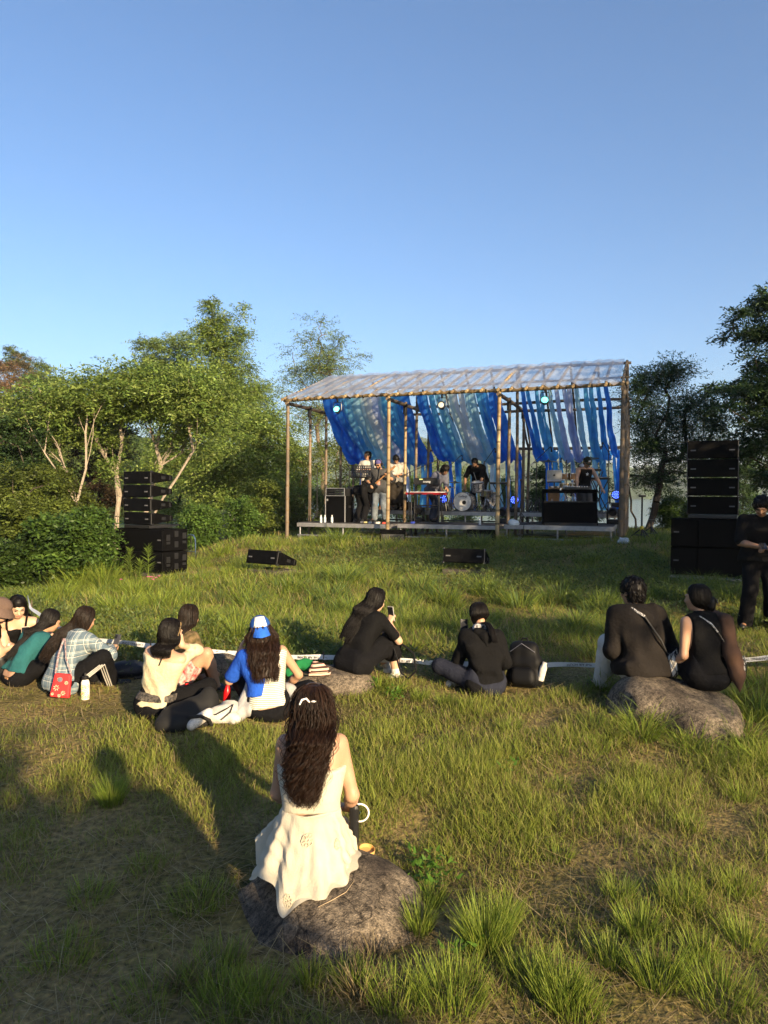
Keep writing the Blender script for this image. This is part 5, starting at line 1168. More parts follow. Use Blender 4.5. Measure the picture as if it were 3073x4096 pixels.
boulder("long grey boulder on the right with two people sitting on it", ROCK3, [((-.14, .10, .02), (.40, .40, .31), 0), ((.17, -.02, 0), (.33, .38, .27), -25), ((.10, -.28, -.03), (.31, .34, .26), -20)], vox=.014, cuts=[((-.3, 0, .295), (.16, -.16, 1)), ((.15, -.56, .05), (.25, -1, .5)), ((-.45, -.1, .05), (-1, -.4, .4))], seed=5)
OCC += [(b3.x-.1, 6.05, .36), (b3.x+.2, 5.9, .33)]
b2 = at(330, 690, 6.75)
ROCK2 = Vector((b2.x, 6.8, ground(b2.x, 6.8)))
boulder("grey boulder under the woman in the black skirt and the striped bag", ROCK2, [((-.1, 0, .0), (.34, .32, .17), 0), ((.18, .02, .02), (.26, .3, .15), 10)], cuts=[((0, 0, .165), (.05, -.05, 1))], seed=8)
OCC += [(b2.x, 6.8, .33)]
b4 = at(211, 668, 7.05)
boulder("small grey boulder behind the woman in olive lace", Vector((b4.x, 7.15, ground(b4.x, 7.15))), [((-.08, 0, .03), (.25, .25, .17), 0), ((.14, .02, .03), (.17, .2, .16), 15)], seed=11)
OCC += [(b4.x, 7.15, .25)]

def wl(loc, rz, v): return Vector(loc)+Matrix.Rotation(rz, 3, 'Z') @ Vector([float(q) for q in v])
def seat(px, D, dz=0.0): p = at(px, 600, D); return Vector((p.x, D, ground(p.x, D)+dz))
M_SCREEN = mat("dark_glass", (.015, .016, .02), rough=.1, spec=.6); M_PHONE = mat("phone_case", (.05, .05, .055), rough=.4)
def phone(label, pos, rz=0., tilt=-.5, case=None):
    o = thing("phone", label, "phone", pos); o.rotation_euler = (tilt, 0, rz)
    MB().box((0, 0, 0), (.074, .009, .152), bev=.004).build("case", case or M_PHONE, o); MB().box((0, -.0052, 0), (.066, .0015, .142), bev=.0005).build("screen", M_SCREEN, o)
    MB().box((.018, .0055, .05), (.03, .003, .034), bev=.001).build("camera", M_BLACK, o); return o

# ---------------- woman in the cream dress on the near boulder
def dress_woman():
    loc = Vector((at(311, 850, 3.52).x, 3.52, .045)); rz = R(3)
    p = Pose(hip=.115, lean=3, hunch=13, height=1.58, headpitch=8, headfwd=6); p.sw *= .9; p.SR = p.C+p.up2*.06+p.r*p.sw; p.SL = p.C+p.up2*.06-p.r*p.sw
    p.arm('R', V3(.19, .24, .13), (.30, -.7, -.5), (-.6, .7, -.2), .5); p.arm('L', V3(-.14, .30, .14), (-.3, -.7, -.4), (.5, .8, 0), .6)
    p.leg('R', V3(.16, .46, -.40), (.1, .6, 1), (0, 1, 0)); p.leg('L', V3(-.14, .50, -.40), (-.1, .6, 1), (0, 1, 0))
    o = person("woman with long curly dark hair in a cream dress, sitting on the near boulder", loc, rz, p, SKIN, vox=.0085)
    M_D = cloth("cream_dress", (.55, .505, .40), transl=.25, bump=.25, bscale=120, scale=5)
    # bodice with a low open back
    F = Fig(.0085, .03); torso(F, p, .010, neck=False); F.wrinkle(.0022, 34, seed=4); q = p.C-p.up2*.035; F.cut(q, p.up2*.93+p.f*-.36); F.cut(p.waist-p.up*.045, -p.up); garment("bodice", o, M_D, F)
    mb = MB()
    for sg in (-1, 1):
        a = p.C-p.f*.098-p.up2*.03+p.r*sg*.085; b = p.C-p.f*.085+p.up2*.04+p.r*sg*.105; c = p.C+p.up2*.128+p.r*sg*.115-p.f*.01; d = p.C+p.f*.10+p.r*sg*.085+p.up2*.02
        mb.tube([a, b, (b+c)/2-p.f*.012, c, d], .0055, 6)
    mb.build("strap", M_D, o, smooth=True)
    # skirt: pleated cloth from the waist, spread out over the stone
    nth, nr = 260, 48; V = []; rng = np.random.default_rng(5); cw = p.waist-p.up*.03
    for i in range(nr):
        u = i/(nr-1)
        for j in range(nth):
            th = 2*math.pi*j/nth; bk = max(0, -math.cos(th))   # th=0 ahead
            sx, sy = math.sin(th), math.cos(th)
            ex = .235+.035*(sx < 0)+.025*math.sin(3*th+1); ey = .28 if sy > 0 else .34
            pl = (math.sin(th*9+1.2*math.sin(th*2)+.6*u)+.75*math.sin(th*15+2+1.5*u)+.5*math.sin(th*5+.5)+.3*math.sin(th*27+3*math.sin(u*4))*(1-u))*.5
            hem = 1+.12*math.sin(th*4+.7)+.10*math.sin(th*7+2.)+.025*math.sin(th*13)
            uu = u*hem if u > .5 else u*(1+(hem-1)*u*2)
            f = min(1.25, uu)
            rx = .128+(ex-.128)*f**.85; ry = .108+(ey-.108)*f**.85
            rx *= 1+.10*pl*u**.7; ry *= 1+.10*pl*u**.7; rx += .004*math.sin(u*31+th*7); ry += .004*math.sin(u*27+th*9)
            z = (.255-.03*bk)*(1-f)**1.15-(.06)*f+.016*pl*u*(1-u*.5) if f < 1 else -.06-(f-1)*.20
            if sy > .1: z = max(z, .16*(1-u)+.05)
            V.append((cw[0]+rx*sx, cw[1]*(1-u)+.0*u+ry*sy*1.0-.015*u, max(z, -.16)+.012))
    V = np.array(V); I = np.arange(nr*nth).reshape(nr, nth); J = np.roll(I, -1, 1)
    Fq = np.stack([I[:-1], J[:-1], J[1:], I[1:]], -1).reshape(-1, 4)
    # keep the cloth above the stone
    W_ = np.array([[*wl(loc, rz, v)] for v in V]); me_r = bpy.data.objects["boulder"].data
    from mathutils.bvhtree import BVHTree
    bt = BVHTree.FromPolygons([v.co for v in me_r.vertices], [tuple(q.vertices) for q in me_r.polygons])
    for n_, wv in enumerate(W_):
        h = bt.ray_cast(Vector(wv)-ROCK1+Vector((0, 0, 1)), Vector((0, 0, -1)))
        if h[0] is not None:
            zz = (h[0].z+ROCK1.z)-loc.z+.010
            if V[n_, 2] < zz: V[n_, 2] = zz
    link("skirt", np_mesh("skirt", V, Fq), M_D, o)
    band = MB(); pts = [Vector((cw[0]+.131*math.sin(t), cw[1]+.111*math.cos(t), cw[2]+.006*math.sin(3*t)-.012)) for t in np.linspace(0, 6.283, 40)]; band.tube(pts, .008, 6); band.build("waistband", M_D, o, smooth=True)
    # lace flowers sewn on the cloth
    M_L = cloth("lace", (.56, .50, .37), bump=.6, bscale=400)
    rows = [(30, -.05, .9, 22), (21, .0, .8, 13), (7, .1, .8, 12)]
    for (r_, th, sc, nr_) in [(12, math.pi+.05, 1.0, 14), (38, math.pi+.38, .8, 12), (20, math.pi-.75, .7, 10)]:
        mb = MB(); c = Vector(V[r_*nth+int(th/6.2832*nth) % nth]); c2 = Vector(V[(r_+1)*nth+int(th/6.2832*nth) % nth]); c3 = Vector(V[r_*nth+(int(th/6.2832*nth)+5) % nth]); e1 = (c3-c).normalized(); e2 = (c2-c).normalized(); nn = e1.cross(e2).normalized()
        if nn.y > 0: nn = -nn
        for a in range(8):
            t = a/8*6.283; cc = c+(e1*math.cos(t)+e2*math.sin(t))*.020*sc+nn*.006
            mb.tube([cc+(e1*math.cos(b)+e2*math.sin(b))*.011*sc for b in np.linspace(0, 6.283, 10)], .0028, 5)
        mb.tube([c+nn*.006+(e1*math.cos(b)+e2*math.sin(b))*.008*sc for b in np.linspace(0, 6.283, 10)], .003, 5); mb.build("lace_flower", M_L, o, smooth=True)
    # hair: half tied, long and curly
    st = hs(p, [((0, -.012, .128), .012, .014), ((0, -.012, .122), .048, .055), ((0, -.014, .095), .076, .090), ((0, -.018, .045), .092, .106), ((0, -.028, -.01), .094, .105)])
    top = p.H+p.HM@V3(0, -.028, -.01)
    for q, (wq, dq, yo, xo) in zip(np.linspace(.12, 1, 8), [(.090, .090, -.01, 0), (.084, .080, -.03, -.004), (.076, .066, -.045, -.012), (.078, .056, -.055, -.022), (.076, .050, -.06, -.030), (.068, .045, -.062, -.034), (.056, .04, -.06, -.032), (.042, .03, -.055, -.022)]):
        st.append((backclamp(p, top+V3(xo, yo, -.41*q), dq), p.hr*wq, V3(0, dq, 0)))
    h = ring_strands(st, 2200, HAIRC, "hair", o, wave=.020, wfreq=5.2, r=.0021, seed=9, a0=-2.2, a1=2.2, jit=.16, clump=120, steps=50, lenjit=.55, taper=.3, basek=.42, ljp=1.1)
    ring_strands(st, 260, HAIRC, "loose_hair", o, wave=.026, wfreq=4.6, r=.0014, seed=19, a0=-2.1, a1=2.1, jit=.26, out=1.06, steps=44, lenjit=.5, taper=.3, base=False)
    w = MB(); c = p.H+p.HM@V3(-.012, -.118, .045)
    w.tube([c+p.hr*x*.9+p.hu*z-p.hf*.012 for x, z in ((-.055, -.012), (-.042, .012), (-.018, .018), (.0, .0), (.02, .004), (.038, .002))], [.004, .0055, .005, .0045, .006, .004], 8); w.build("hair_ribbon", mat("white_ribbon", (.75, .72, .68), rough=.6), o, smooth=True)
    s_ = MB(); c = p.H+p.HM@V3(.058, -.088, .028)
    for a in range(5): t = a*1.2566; s_.tube([c, c+(p.hr*math.sin(t)+p.hu*math.cos(t))*.017], [.004, .0012], 5)
    s_.build("star_clip", M_CHROME, o)
    g = MB(); g.tube([p.H+p.HM@V3(x, -.03+.0*x, .128-abs(x)**2*9) for x in np.linspace(-.088, .088, 15)], .0035, 6); g.build("headband", mat("dark_amber", (.03, .02, .015), rough=.15), o, smooth=True)
    # tattoos
    M_T = mat("tattoo_ink", (.045, .05, .06), rough=.55)
    for (c, s1, s2, sd) in [(p.SR-p.f*.056+p.r*-.045-p.up2*.018, .016, .022, 3), (p.SL+p.r*.0-p.f*.055+p.up2*.0, .024, .02, 5)]:
        pass
    t = MB(); b = wl((0, 0, 0), 0, p.WR)
    # black tote with a white rope handle held in front of her right side
    tb = thing("tote_bag", "black tote with a white rope handle beside the woman in the cream dress", "bag", wl(loc, rz, (.22, .20, -.02)))
    MB().box((0, 0, .10), (.05, .16, .22), bev=.02).build("bag_body", mat("black_vinyl", (.012, .012, .013), rough=.3), tb)
    MB().tube([(.03+.046*math.sin(t_), -.05, .16+.042*math.cos(t_)*1.1) for t_ in np.linspace(-.3, 3.5, 16)], .005, 8).build("handle", mat("white_rope", (.7, .68, .62), rough=.5), tb, smooth=True)
    MB().lathe([(.006, 0), (.009, .003), (.006, .006)], (.026, -.03, .15), 10, Euler((0, R(90), 0))).build("rivet", M_CHROME, tb)
    # wooden bowl
    bp_ = at(366.5, 847, 3.66); h = bt.ray_cast(Vector((bp_.x, 3.66, 1))-ROCK1, Vector((0, 0, -1))); zz = h[0].z+ROCK1.z if h[0] is not None else .06
    bw = MB(); bw.lathe([(.036, 0), (.042, .004), (.043, .024), (.0415, .025), (.039, .024), (.037, .008), (.001, .007)], (0, 0, 0), 28); o2 = bw.build("bowl", mat("pale_wood", (.52, .30, .10), rough=.5, var=.15, scale=20), None, smooth=True); o2.location = (bp_.x, 3.66, zz-.002); o2.rotation_euler = (R(6), R(8), 0)
    tag(o2, "small round wooden bowl on the near boulder", "bowl")
    tw = MB(); pts = []
    for (a, b_) in [(318, 908), (332, 901), (346, 893), (354, 882)]:
        q = at(a, b_, 3.1); r_ = (CAMR @ Vector(((a-384)/FPX, (512-b_)/FPX, -1))).normalized(); hh = bt.ray_cast(Vector((0, 0, CAMZ))-ROCK1, r_); 
        if hh[0] is not None: pts.append(hh[0]+ROCK1+Vector((0, 0, .004)))
    if len(pts) > 2: tw.tube(pts, [.0012, .0018, .0014, .0008][:len(pts)], 6); tag(tw.build("twig", mat("dry_twig", (.42, .32, .2), rough=.8), None), "thin dry twig lying on the near boulder", "twig")
dress_woman()

# ---------------- helper for hats
def cap_hat(p, root, mcrown, mbrim, panel=None, back=False, name="cap"):
    k = p.k; H, r, f, u = p.H, p.hr, p.hf, p.hu; d = -f if back else f; F = Fig(.007, .01); F.ell(H+u*.045*k-f*.012*k, np.array([.088, .104, .092])*k, p.HM); F.cut(H+u*.028*k, -u*.95+f*(-.12 if not back else .12)); c = garment(name, root, mcrown, F)
    n = 15; V = []; 
    for i in range(n):
        a = -1.15+2.3*i/(n-1); e = (r*math.sin(a)*.086+d*math.cos(a)*.100)*k; b = H+u*.030*k-f*.012*k
        out = b+(r*math.sin(a)*.088+d*(math.cos(a)*.165+.005))*k-u*((.075 if back else .030)+.012*(1-abs(a)))*k
        for tz in (.003, -.003): V += [b+e+u*tz, out+u*tz]
    Fc = []
    for i in range(n-1):
        a, b = i*4, i*4+4; Fc += [(a, a+1, b+1, b), (a+2, b+2, b+3, a+3), (a+1, a+3, b+3, b+1)]
    m = MB(); m.add([Vector(v) for v in V], Fc); m.build("brim", mbrim, c, smooth=True)
    if panel is not None:
        F = Fig(.006, .01); F.ell(H+u*.046*k-f*.012*k, np.array([.0895, .106, .094])*k, p.HM); F.cut(H+u*.031*k, -u); F.cut(H+d*.035*k, -d); F.cut(H+r*.060*k+u*.03, r*.97+u*.2); F.cut(H-r*.060*k+u*.03, -r*.97+u*.2); F.cut(H+u*.124*k, u); garment("front_panel", c, panel, F)
    return c

# ---------------- cream top woman
def cream_woman():
    D = 5.85; loc = seat(157, D); rz = R(-14)
    p = Pose(hip=.12, lean=-2, side=10, hunch=6, height=1.55, headyaw=-22, headpitch=8, twist=-4)
    p.arm('R', p.H+p.hr*.08+p.hf*.06-p.hu*.09, (.30, 1, -.8), (-.3, .1, 1), 1.0); p.arm('L', V3(-.06, .30, .16), (-.8, -.3, -.2), (.6, .7, -.2), .6)
    p.leg('R', V3(.02, .44, .05), (.6, .6, .25), (-1, .3, 0)); p.leg('L', V3(.10, .34, .05), (-.7, .5, .2), (1, .2, 0))
    o = person("woman with a black bob in a cream off shoulder top, sitting on the grass", loc, rz, p, SKINL, vox=.010)
    F = Fig(.010, .03); torso(F, p, .012, neck=False); n0 = len(F.p); limbs(F, p, legs=False, t=.005, armfrac=(.18, 1.6), flare=.004); F.late = F.p[n0:]; F.p = F.p[:n0]; F.wrinkle(.008, 24, seed=12); F.cut(p.C+p.up2*.035, p.up2*.97-p.f*.1); F.cut(p.P+V3(0, 0, .0), -p.up); garment("top", o, M_CREAM, F)
    trousers(p, o, M_BPANT, t=.022, vox=.012)
    F = Fig(.010, .03); torso(F, p, .022, neck=False); F.cut(p.P+p.up*.105, p.up*.97+p.r*-.12); F.cut(p.P+p.up*.045, -p.up*.97-p.r*-.12); garment("belt_sash", o, mat("patterned_sash", (.012, .012, .012), rough=.8, var=.0, col2=(.10, .085, .07), scale=60, detail=1), F)
    MB().tube([p.C-p.f*.11+p.r*.03-p.up2*.02, p.C-p.f*.102+p.r*.045+p.up2*.06, p.C-p.f*.05+p.r*.06+p.up2*.115], .004, 6).build("bra_strap", M_BTEE, o, smooth=True)
    long_hair(p, o, .185, wd=.118, n=420, r=.0030, back=.0, narrow=.98, depth=.098, wave=.0015, jit=.025, seed=3)
    MB().tube([p.H+p.HM@V3(.088+.012*math.sin(t), .02*math.cos(t), .10-.20*t/3) for t in np.linspace(0, 3, 14)], .006, 6).build("hair_scarf", mat("gold_scarf", (.30, .18, .05), rough=.6, col2=(.02, .015, .01), scale=70, var=.3), o, smooth=True)
    shoes(p, o, M_SHOEB); OCC.append((loc.x, loc.y+.1, .24))
cream_woman()
def lace_woman():
    D = 6.5; loc = seat(173, D); rz = R(-40)
    p = Pose(hip=.12, lean=8, hunch=14, side=0, height=1.54, headyaw=15, headpitch=8)
    p.arm('R', V3(.10, .34, .13), (.9, -.2, -.2), (-.3, .9, 0), .6); p.arm('L', V3(-.04, .36, .12), (-.9, -.3, -.1), (.5, .8, -.1), .6)
    p.leg('R', V3(.26, .30, .04), (.75, .6, 1.0), (.5, 1, 0)); p.leg('L', V3(.05, .36, .05), (-.7, .6, .2), (1, .2, 0))
    o = person("long haired woman in an olive lace blouse with one bare knee raised", loc, rz, p, SKIN, vox=.011)
    shirt(p, o, cloth("olive_lace", (.085, .070, .03), col2=(.16, .11, .055), scale=26, var=.35, bump=.5), t=.016, sleeve=1.95, vox=.011, seed=21)
    F = Fig(.012, .03); p2 = p; F.cap(p.P-V3(.07, 0, 0), p.P+V3(.07, 0, 0), .125, k=.05)
    for w_ in 'RL': h_, K = getattr(p, 'hip'+w_), getattr(p, 'K'+w_); F.cap(h_, h_+(K-h_)*.5, .10, .085)
    F.wrinkle(.005, 20, seed=3); garment("skirt", o, cloth("red_white_print", (.5, .46, .42), col2=(.32, .03, .03), scale=34, detail=2, var=.2), F)
    long_hair(p, o, .34, wd=.10, n=380, r=.0032, back=-.05, narrow=.8, wave=.002, seed=5, M_=HAIRD, depth=.085, jit=.03)
    shoes(p, o, M_SHOEB); OCC.append((loc.x, loc.y+.1, .22))
lace_woman()
def cap_woman():
    D = 5.85; loc = seat(270, D); rz = R(6)
    p = Pose(hip=.12, lean=2, side=-8, hunch=13, height=1.60, headyaw=6, headpitch=10, headroll=-6)
    p.arm('L', V3(-.27, .20, .50), (-.45, .0, -1), (.25, .1, 1), .35); p.arm('R', V3(.12, .30, .18), (.9, -.3, -.2), (-.5, .8, 0), .6)
    p.leg('L', V3(.05, .40, .05), (-.7, .5, .45), (1, .2, 0)); p.leg('R', V3(-.05, .34, .05), (.8, .5, .2), (-1, .2, 0))
    o = person("woman in a backward blue and white cap with a blue shirt over one shoulder", loc, rz, p, SKIN, vox=.010, handn={'L': (1, .2, 0)})
    m = cloth("striped_tank", (.6, .57, .48), transl=.0); n = m.node_tree.nodes; l = m.node_tree.links
    wv = n.new("ShaderNodeTexWave"); wv.bands_direction = 'Z'; wv.inputs["Scale"].default_value = 22; wv.inputs["Distortion"].default_value = 1.2; wv.inputs["Detail"].default_value = 2; tc = n.new("ShaderNodeTexCoord"); l.new(tc.outputs["Object"], wv.inputs["Vector"])
    cr = n.new("ShaderNodeValToRGB"); cr.color_ramp.elements[0].position = .25; cr.color_ramp.elements[0].color = (.16, .16, .14, 1); cr.color_ramp.elements[1].position = .42; cr.color_ramp.elements[1].color = (.62, .58, .48, 1); l.new(wv.outputs["Fac"], cr.inputs[0]); l.new(cr.outputs[0], n["Principled BSDF"].inputs["Base Color"])
    F = Fig(.010, .03); torso(F, p, .011, neck=False); F.wrinkle(.003, 30, seed=8); F.cut(p.C+p.up2*.05, p.up2); F.cut(p.P+V3(0, 0, .0), -p.up); garment("tank_top", o, m, F)
    # blue shirt slung over the left shoulder and pulled down across the back
    F = Fig(.010, .03); torso(F, p, .022, neck=False); limbs(F, p, legs=False, t=.022, armfrac=(0, .8), flare=.012)
    F.wrinkle(.010, 19, seed=31); F.cut(p.C+p.r*.045+p.up2*.02, p.r*.88+p.up2*.10-p.f*.0-V3(0, 0, .38)); F.cut(p.N+p.up2*.005, p.up2); F.cut(p.P+p.up*.10, -p.up); 
    F.p = [q for q in F.p if not (q[0] == 'c' and np.linalg.norm(q[1]-p.SR) < .01)]
    garment("shirt", o, M_BLUE, F)
    trousers(p, o, M_BPANT, t=.022, vox=.012, top=.03)
    long_hair(p, o, .40, wd=.125, n=480, r=.0030, headk=.86, back=-.05, narrow=.72, wave=.013, wfreq=4.0, seed=15, M_=HAIRC, clump=60, steps=26, jit=.09, depth=.08, sway=(.05, 0))
    c = cap_hat(p, o, cloth("blue_mesh", (.02, .085, .33), bump=.6, bscale=500), cloth("blue_brim", (.02, .10, .46)), cloth("cap_white", (.66, .62, .55)), back=True)
    M_RED = mat("red_thread", (.55, .02, .02), rough=.7); M_GRN = mat("dark_thread", (.05, .05, .06), rough=.7); d = -p.hf
    lm = text_mesh("HVP", .030, .001); lo = link("lettering", lm, M_RED, c); X, Y, Z = Vector(p.hr), Vector(nrm(p.hu*.93-d*.36)), Vector(nrm(d*.93+p.hu*.36)); q = p.H+p.hu*.062+d*.088; lo.matrix_local = Matrix.Translation(Vector(q)) @ rect_frame(X, Y, Z).to_4x4()
    lm = text_mesh("house", .022, .001, shear=.3); lo = link("lettering", lm, M_GRN, c); q = p.H+p.hu*.040+d*.0975; lo.matrix_local = Matrix.Translation(Vector(q)) @ rect_frame(X, Y, Z).to_4x4()
    shoes(p, o, M_SHOEB)
    MB().tube([p.WL+V3(.03*math.cos(t), .03*math.sin(t), 0) for t in np.linspace(0, 6.28, 14)], .004, 6).build("bracelet", M_CHROME, o, smooth=True)
    # grey sweatshirt tied at the waist, lying on the grass at her side
    g = Fig(.011, .04); b = wl(loc, rz, (-.22, -.02, .0)); q = np.array(b-loc)
    g.cap(V3(-.16, .10, .26), V3(-.24, -.06, .06), .05, .05); g.cap(V3(-.24, -.06, .06), V3(-.29, -.16, .04), .05, .035); g.cap(V3(-.13, .14, .24), V3(-.16, -.06, .10), .055, .06); g.cap(V3(.17, .05, .22), V3(.20, -.03, .16), .05, .045); g.cap(V3(-.14, .10, .24), V3(-.02, .18, .22), .05, .045); g.cap(V3(.16, .06, .22), V3(.03, .18, .22), .05, .045); g.wrinkle(.008, 24, seed=3)
    s_ = link("sweatshirt", g.mesh("sweatshirt"), M_GREY); s_.location = loc; s_.rotation_euler = (0, 0, rz); tag(s_, "grey sweatshirt tied round the waist of the woman in the cap", "sweatshirt"); OCC.append((loc.x, loc.y+.05, .26))
cap_woman()
def teal_woman():
    D = 6.85; loc = seat(18, D, -.02); rz = R(-42)
    p = Pose(hip=.12, lean=13, hunch=30, side=0, height=1.50, headpitch=25, headyaw=-5, headfwd=-18)
    p.arm('R', V3(.08, .50, .26), (.8, -.2, -.4), (-.2, 1, .2), .6); p.arm('L', V3(-.10, .48, .22), (-.9, -.2, -.3), (.3, 1, .2), .6)
    p.leg('R', V3(.10, .44, .05), (.7, .6, .5), (-.2, 1, 0)); p.leg('L', V3(.0, .36, .05), (-.7, .6, .5), (.5, 1, 0))
    o = person("long haired woman bent forward in a dark teal top with a bare lower back", loc, rz, p, SKIN, vox=.011)
    shirt(p, o, M_TEAL, t=.020, sleeve=1.9, vox=.011, hem=.03, wr=.006, seed=41)
    trousers(p, o, M_BPANT, t=.016, top=.02, vox=.012)
    MB().box(p.P+p.r*.05-V3(0, .128, .03), (.075, .006, .055), bev=.002).build("belt_patch", mat("tan_leather", (.36, .19, .09), rough=.6), o)
    long_hair(p, o, .36, wd=.105, n=380, r=.0032, back=-.03, narrow=.75, wave=.002, seed=45, depth=.09, jit=.03, fall=(-.06, .12, -1))
    shoes(p, o, M_SHOEB); OCC.append((loc.x, loc.y, .2))
teal_woman()
def plaid_mat():
    m = cloth("plaid_flannel", (.3, .4, .45)); n = m.node_tree.nodes; l = m.node_tree.links; p = n["Principled BSDF"]; tc = n.new("ShaderNodeTexCoord"); sp_ = n.new("ShaderNodeSeparateXYZ")
    l.new(tc.outputs["Object"], sp_.inputs[0])
    def bandset(src, freq, w0, w1, name):
        mu = n.new("ShaderNodeMath"); mu.operation = 'MULTIPLY'; mu.inputs[1].default_value = freq; l.new(src, mu.inputs[0]); fr = n.new("ShaderNodeMath"); fr.operation = 'FRACT'; l.new(mu.outputs[0], fr.inputs[0]); cr = n.new("ShaderNodeValToRGB"); cr.color_ramp.interpolation = 'CONSTANT'; e = cr.color_ramp.elements; e[0].position = 0; e[0].color = (.11, .15, .18, 1); e[1].position = .30; e[1].color = (.52, .52, .46, 1)
        for pos, c in [(.36, (.02, .03, .05)), (.42, (.14, .19, .215)), (.62, (.52, .52, .46)), (.66, (.13, .175, .20)), (.72, (.46, .47, .42)), (.76, (.08, .115, .145))]: q = e.new(pos); q.color = (*c, 1)
        l.new(fr.outputs[0], cr.inputs[0]); return cr.outputs[0]
    mx = n.new("ShaderNodeMix"); mx.data_type = 'RGBA'; mx.inputs[0].default_value = .5; ad = n.new("ShaderNodeMath"); ad.operation = 'ADD'; l.new(sp_.outputs[0], ad.inputs[0]); ml = n.new("ShaderNodeMath"); ml.operation = 'MULTIPLY'; ml.inputs[1].default_value = .35; l.new(sp_.outputs[1], ml.inputs[0]); l.new(ml.outputs[0], ad.inputs[1])
    l.new(bandset(ad.outputs[0], 11, 0, 0, 'v'), mx.inputs[6]); l.new(bandset(sp_.outputs[2], 9.5, 0, 0, 'h'), mx.inputs[7]); l.new(mx.outputs[2], p.inputs["Base Color"]); return m
def plaid_woman():
    D = 6.5; loc = seat(62, D); rz = R(-28)
    p = Pose(hip=.12, lean=8, hunch=24, height=1.54, headpitch=24, headyaw=-4, headfwd=-12)
    p.arm('R', V3(.10, .46, .33), (1, -.1, -.5), (-.4, 1, .3), .8); p.arm('L', V3(-.06, .46, .30), (-1, -.2, -.4), (.4, 1, .3), .8)
    p.leg('R', V3(.20, .38, .05), (.6, .5, .5), (.6, 1, 0)); p.leg('L', V3(.06, .34, .05), (-.7, .6, .4), (.8, .4, 0))
    o = person("woman in a pale blue plaid shirt looking down at a phone", loc, rz, p, SKIN, vox=.011)
    shirt(p, o, plaid_mat(), t=.026, sleeve=1.9, vox=.011, hem=-.11, wr=.007, seed=51, flare=.016, neckcut=.07)
    t = trousers(p, o, M_BPANT, t=.022, vox=.012)
    mb = MB()
    for w_ in 'R':
        K, A = p.KR, p.AR; d = nrm(A-K); s_ = nrm(np.cross(d, (0, 0, 1))); o_ = nrm(V3(.6, -.75, .0)-d*(V3(.6, -.75, 0)@d))
        for i in (-1, 0, 1):
            off = o_*.088+np.cross(d, o_)*i*.022; mb.tube([p.hipR+(K-p.hipR)*.55+off*1.12, K+off*.98, K+(A-K)*.5+off*.92, A+off*.80], .006, 6)
    mb.build("stripes", M_WTEE, t, smooth=True)
    long_hair(p, o, .42, wd=.105, n=380, r=.0032, back=-.06, narrow=.65, wave=.003, seed=55, depth=.085, jit=.03, M_=HAIRD, fall=(-.42, -.05, -1))
    shoes(p, o, M_SHOEB); OCC.append((loc.x, loc.y, .24))
    phone("dark phone held up by the woman in the plaid shirt", wl(loc, rz, p.WR+V3(-.03, .10, .05)), rz+R(180), .4)
    # red patterned shoulder bag at her back
    c = wl(loc, rz, (.20, -.16, .135)); b = thing("shoulder_bag", "red floral shoulder bag hanging at the back of the plaid shirt", "bag", c, R(4)); b.rotation_euler = (R(-8), R(6), R(4))
    mr = mat("red_floral_cloth", (.50, .018, .02), rough=.7, var=.1, scale=8)
    MB().box((0, 0, 0), (.175, .05, .21), bev=.022, taper=(.84, .7)).build("bag_body", mr, b)
    fl = MB(); rng = np.random.default_rng(3)
    for (x, z, s_) in [(-.035, -.02, .026), (.03, -.06, .02), (.045, .03, .016), (-.02, .055, .018), (.0, -.085, .014), (-.06, -.075, .012)]:
        for a in range(7): t_ = a*.8976; fl.tube([(x+math.cos(t_)*s_*.35, -.0285, z+math.sin(t_)*s_*.35), (x+math.cos(t_)*s_, -.0285, z+math.sin(t_)*s_)], [.003, .0042], 5)
    fl.build("floral_print", mat("pink_cream_print", (.55, .38, .25), rough=.7, var=.3, scale=60), b)
    MB().lathe([(.0, 0), (.022, .002), (.022, .005), (0, .006)], (-.01, -.032, .055), 14, Euler((R(90), 0, 0))).build("clasp", M_STEEL, b)
    st = MB(); st.tube([Vector((.075, 0, .09)), Vector((-.0, .0, .24)), Vector((-.06, .08, .40))], .006, 6); st.build("strap", mat("red_grey_strap", (.16, .05, .06), rough=.7, col2=(.3, .28, .28), scale=60), b, smooth=True); st = MB(); st.tube([Vector((-.07, 0, .10)), Vector((-.075, .02, .26)), Vector((-.07, .08, .40))], .009, 6); st.build("strap", mat("red_grey_strap", (0, 0, 0)), b, smooth=True)
    q = seat(85, 6.32); bo = thing("water_bottle", "white bottle with green circle pattern standing behind the plaid shirt", "bottle", q)
    MB().lathe([(.033, 0), (.036, .006), (.036, .15), (.030, .168), (.024, .178)], (0, 0, 0), 22).build("bottle_body", mat("white_enamel", (.68, .66, .6), rough=.35), bo, smooth=True); MB().lathe([(.026, .178), (.028, .182), (.028, .205), (.012, .21), (.009, .235), (.004, .238)], (0, 0, 0), 16).build("lid", M_BLACK, bo, smooth=True)
    pr = MB(); prd = MB()
    for (a, z, s_) in [(-1.7, .115, .020), (-1.25, .07, .019), (-1.95, .055, .018), (-1.5, .025, .015), (-.8, .12, .018), (-.7, .03, .016)]:
        for rr, m_ in ((s_, pr), (s_*.35, prd)):
            m_.tube([(math.cos(a+rr*math.cos(t_)/.036)*.0372, math.sin(a+rr*math.cos(t_)/.036)*.0372, z+rr*math.sin(t_)) for t_ in np.linspace(0, 6.283, 18)], .0022, 5)
    pr.build("print", mat("green_print", (.28, .38, .03), rough=.5), bo); prd.build("print", mat("red_print", (.55, .05, .06), rough=.5), bo)
plaid_woman()
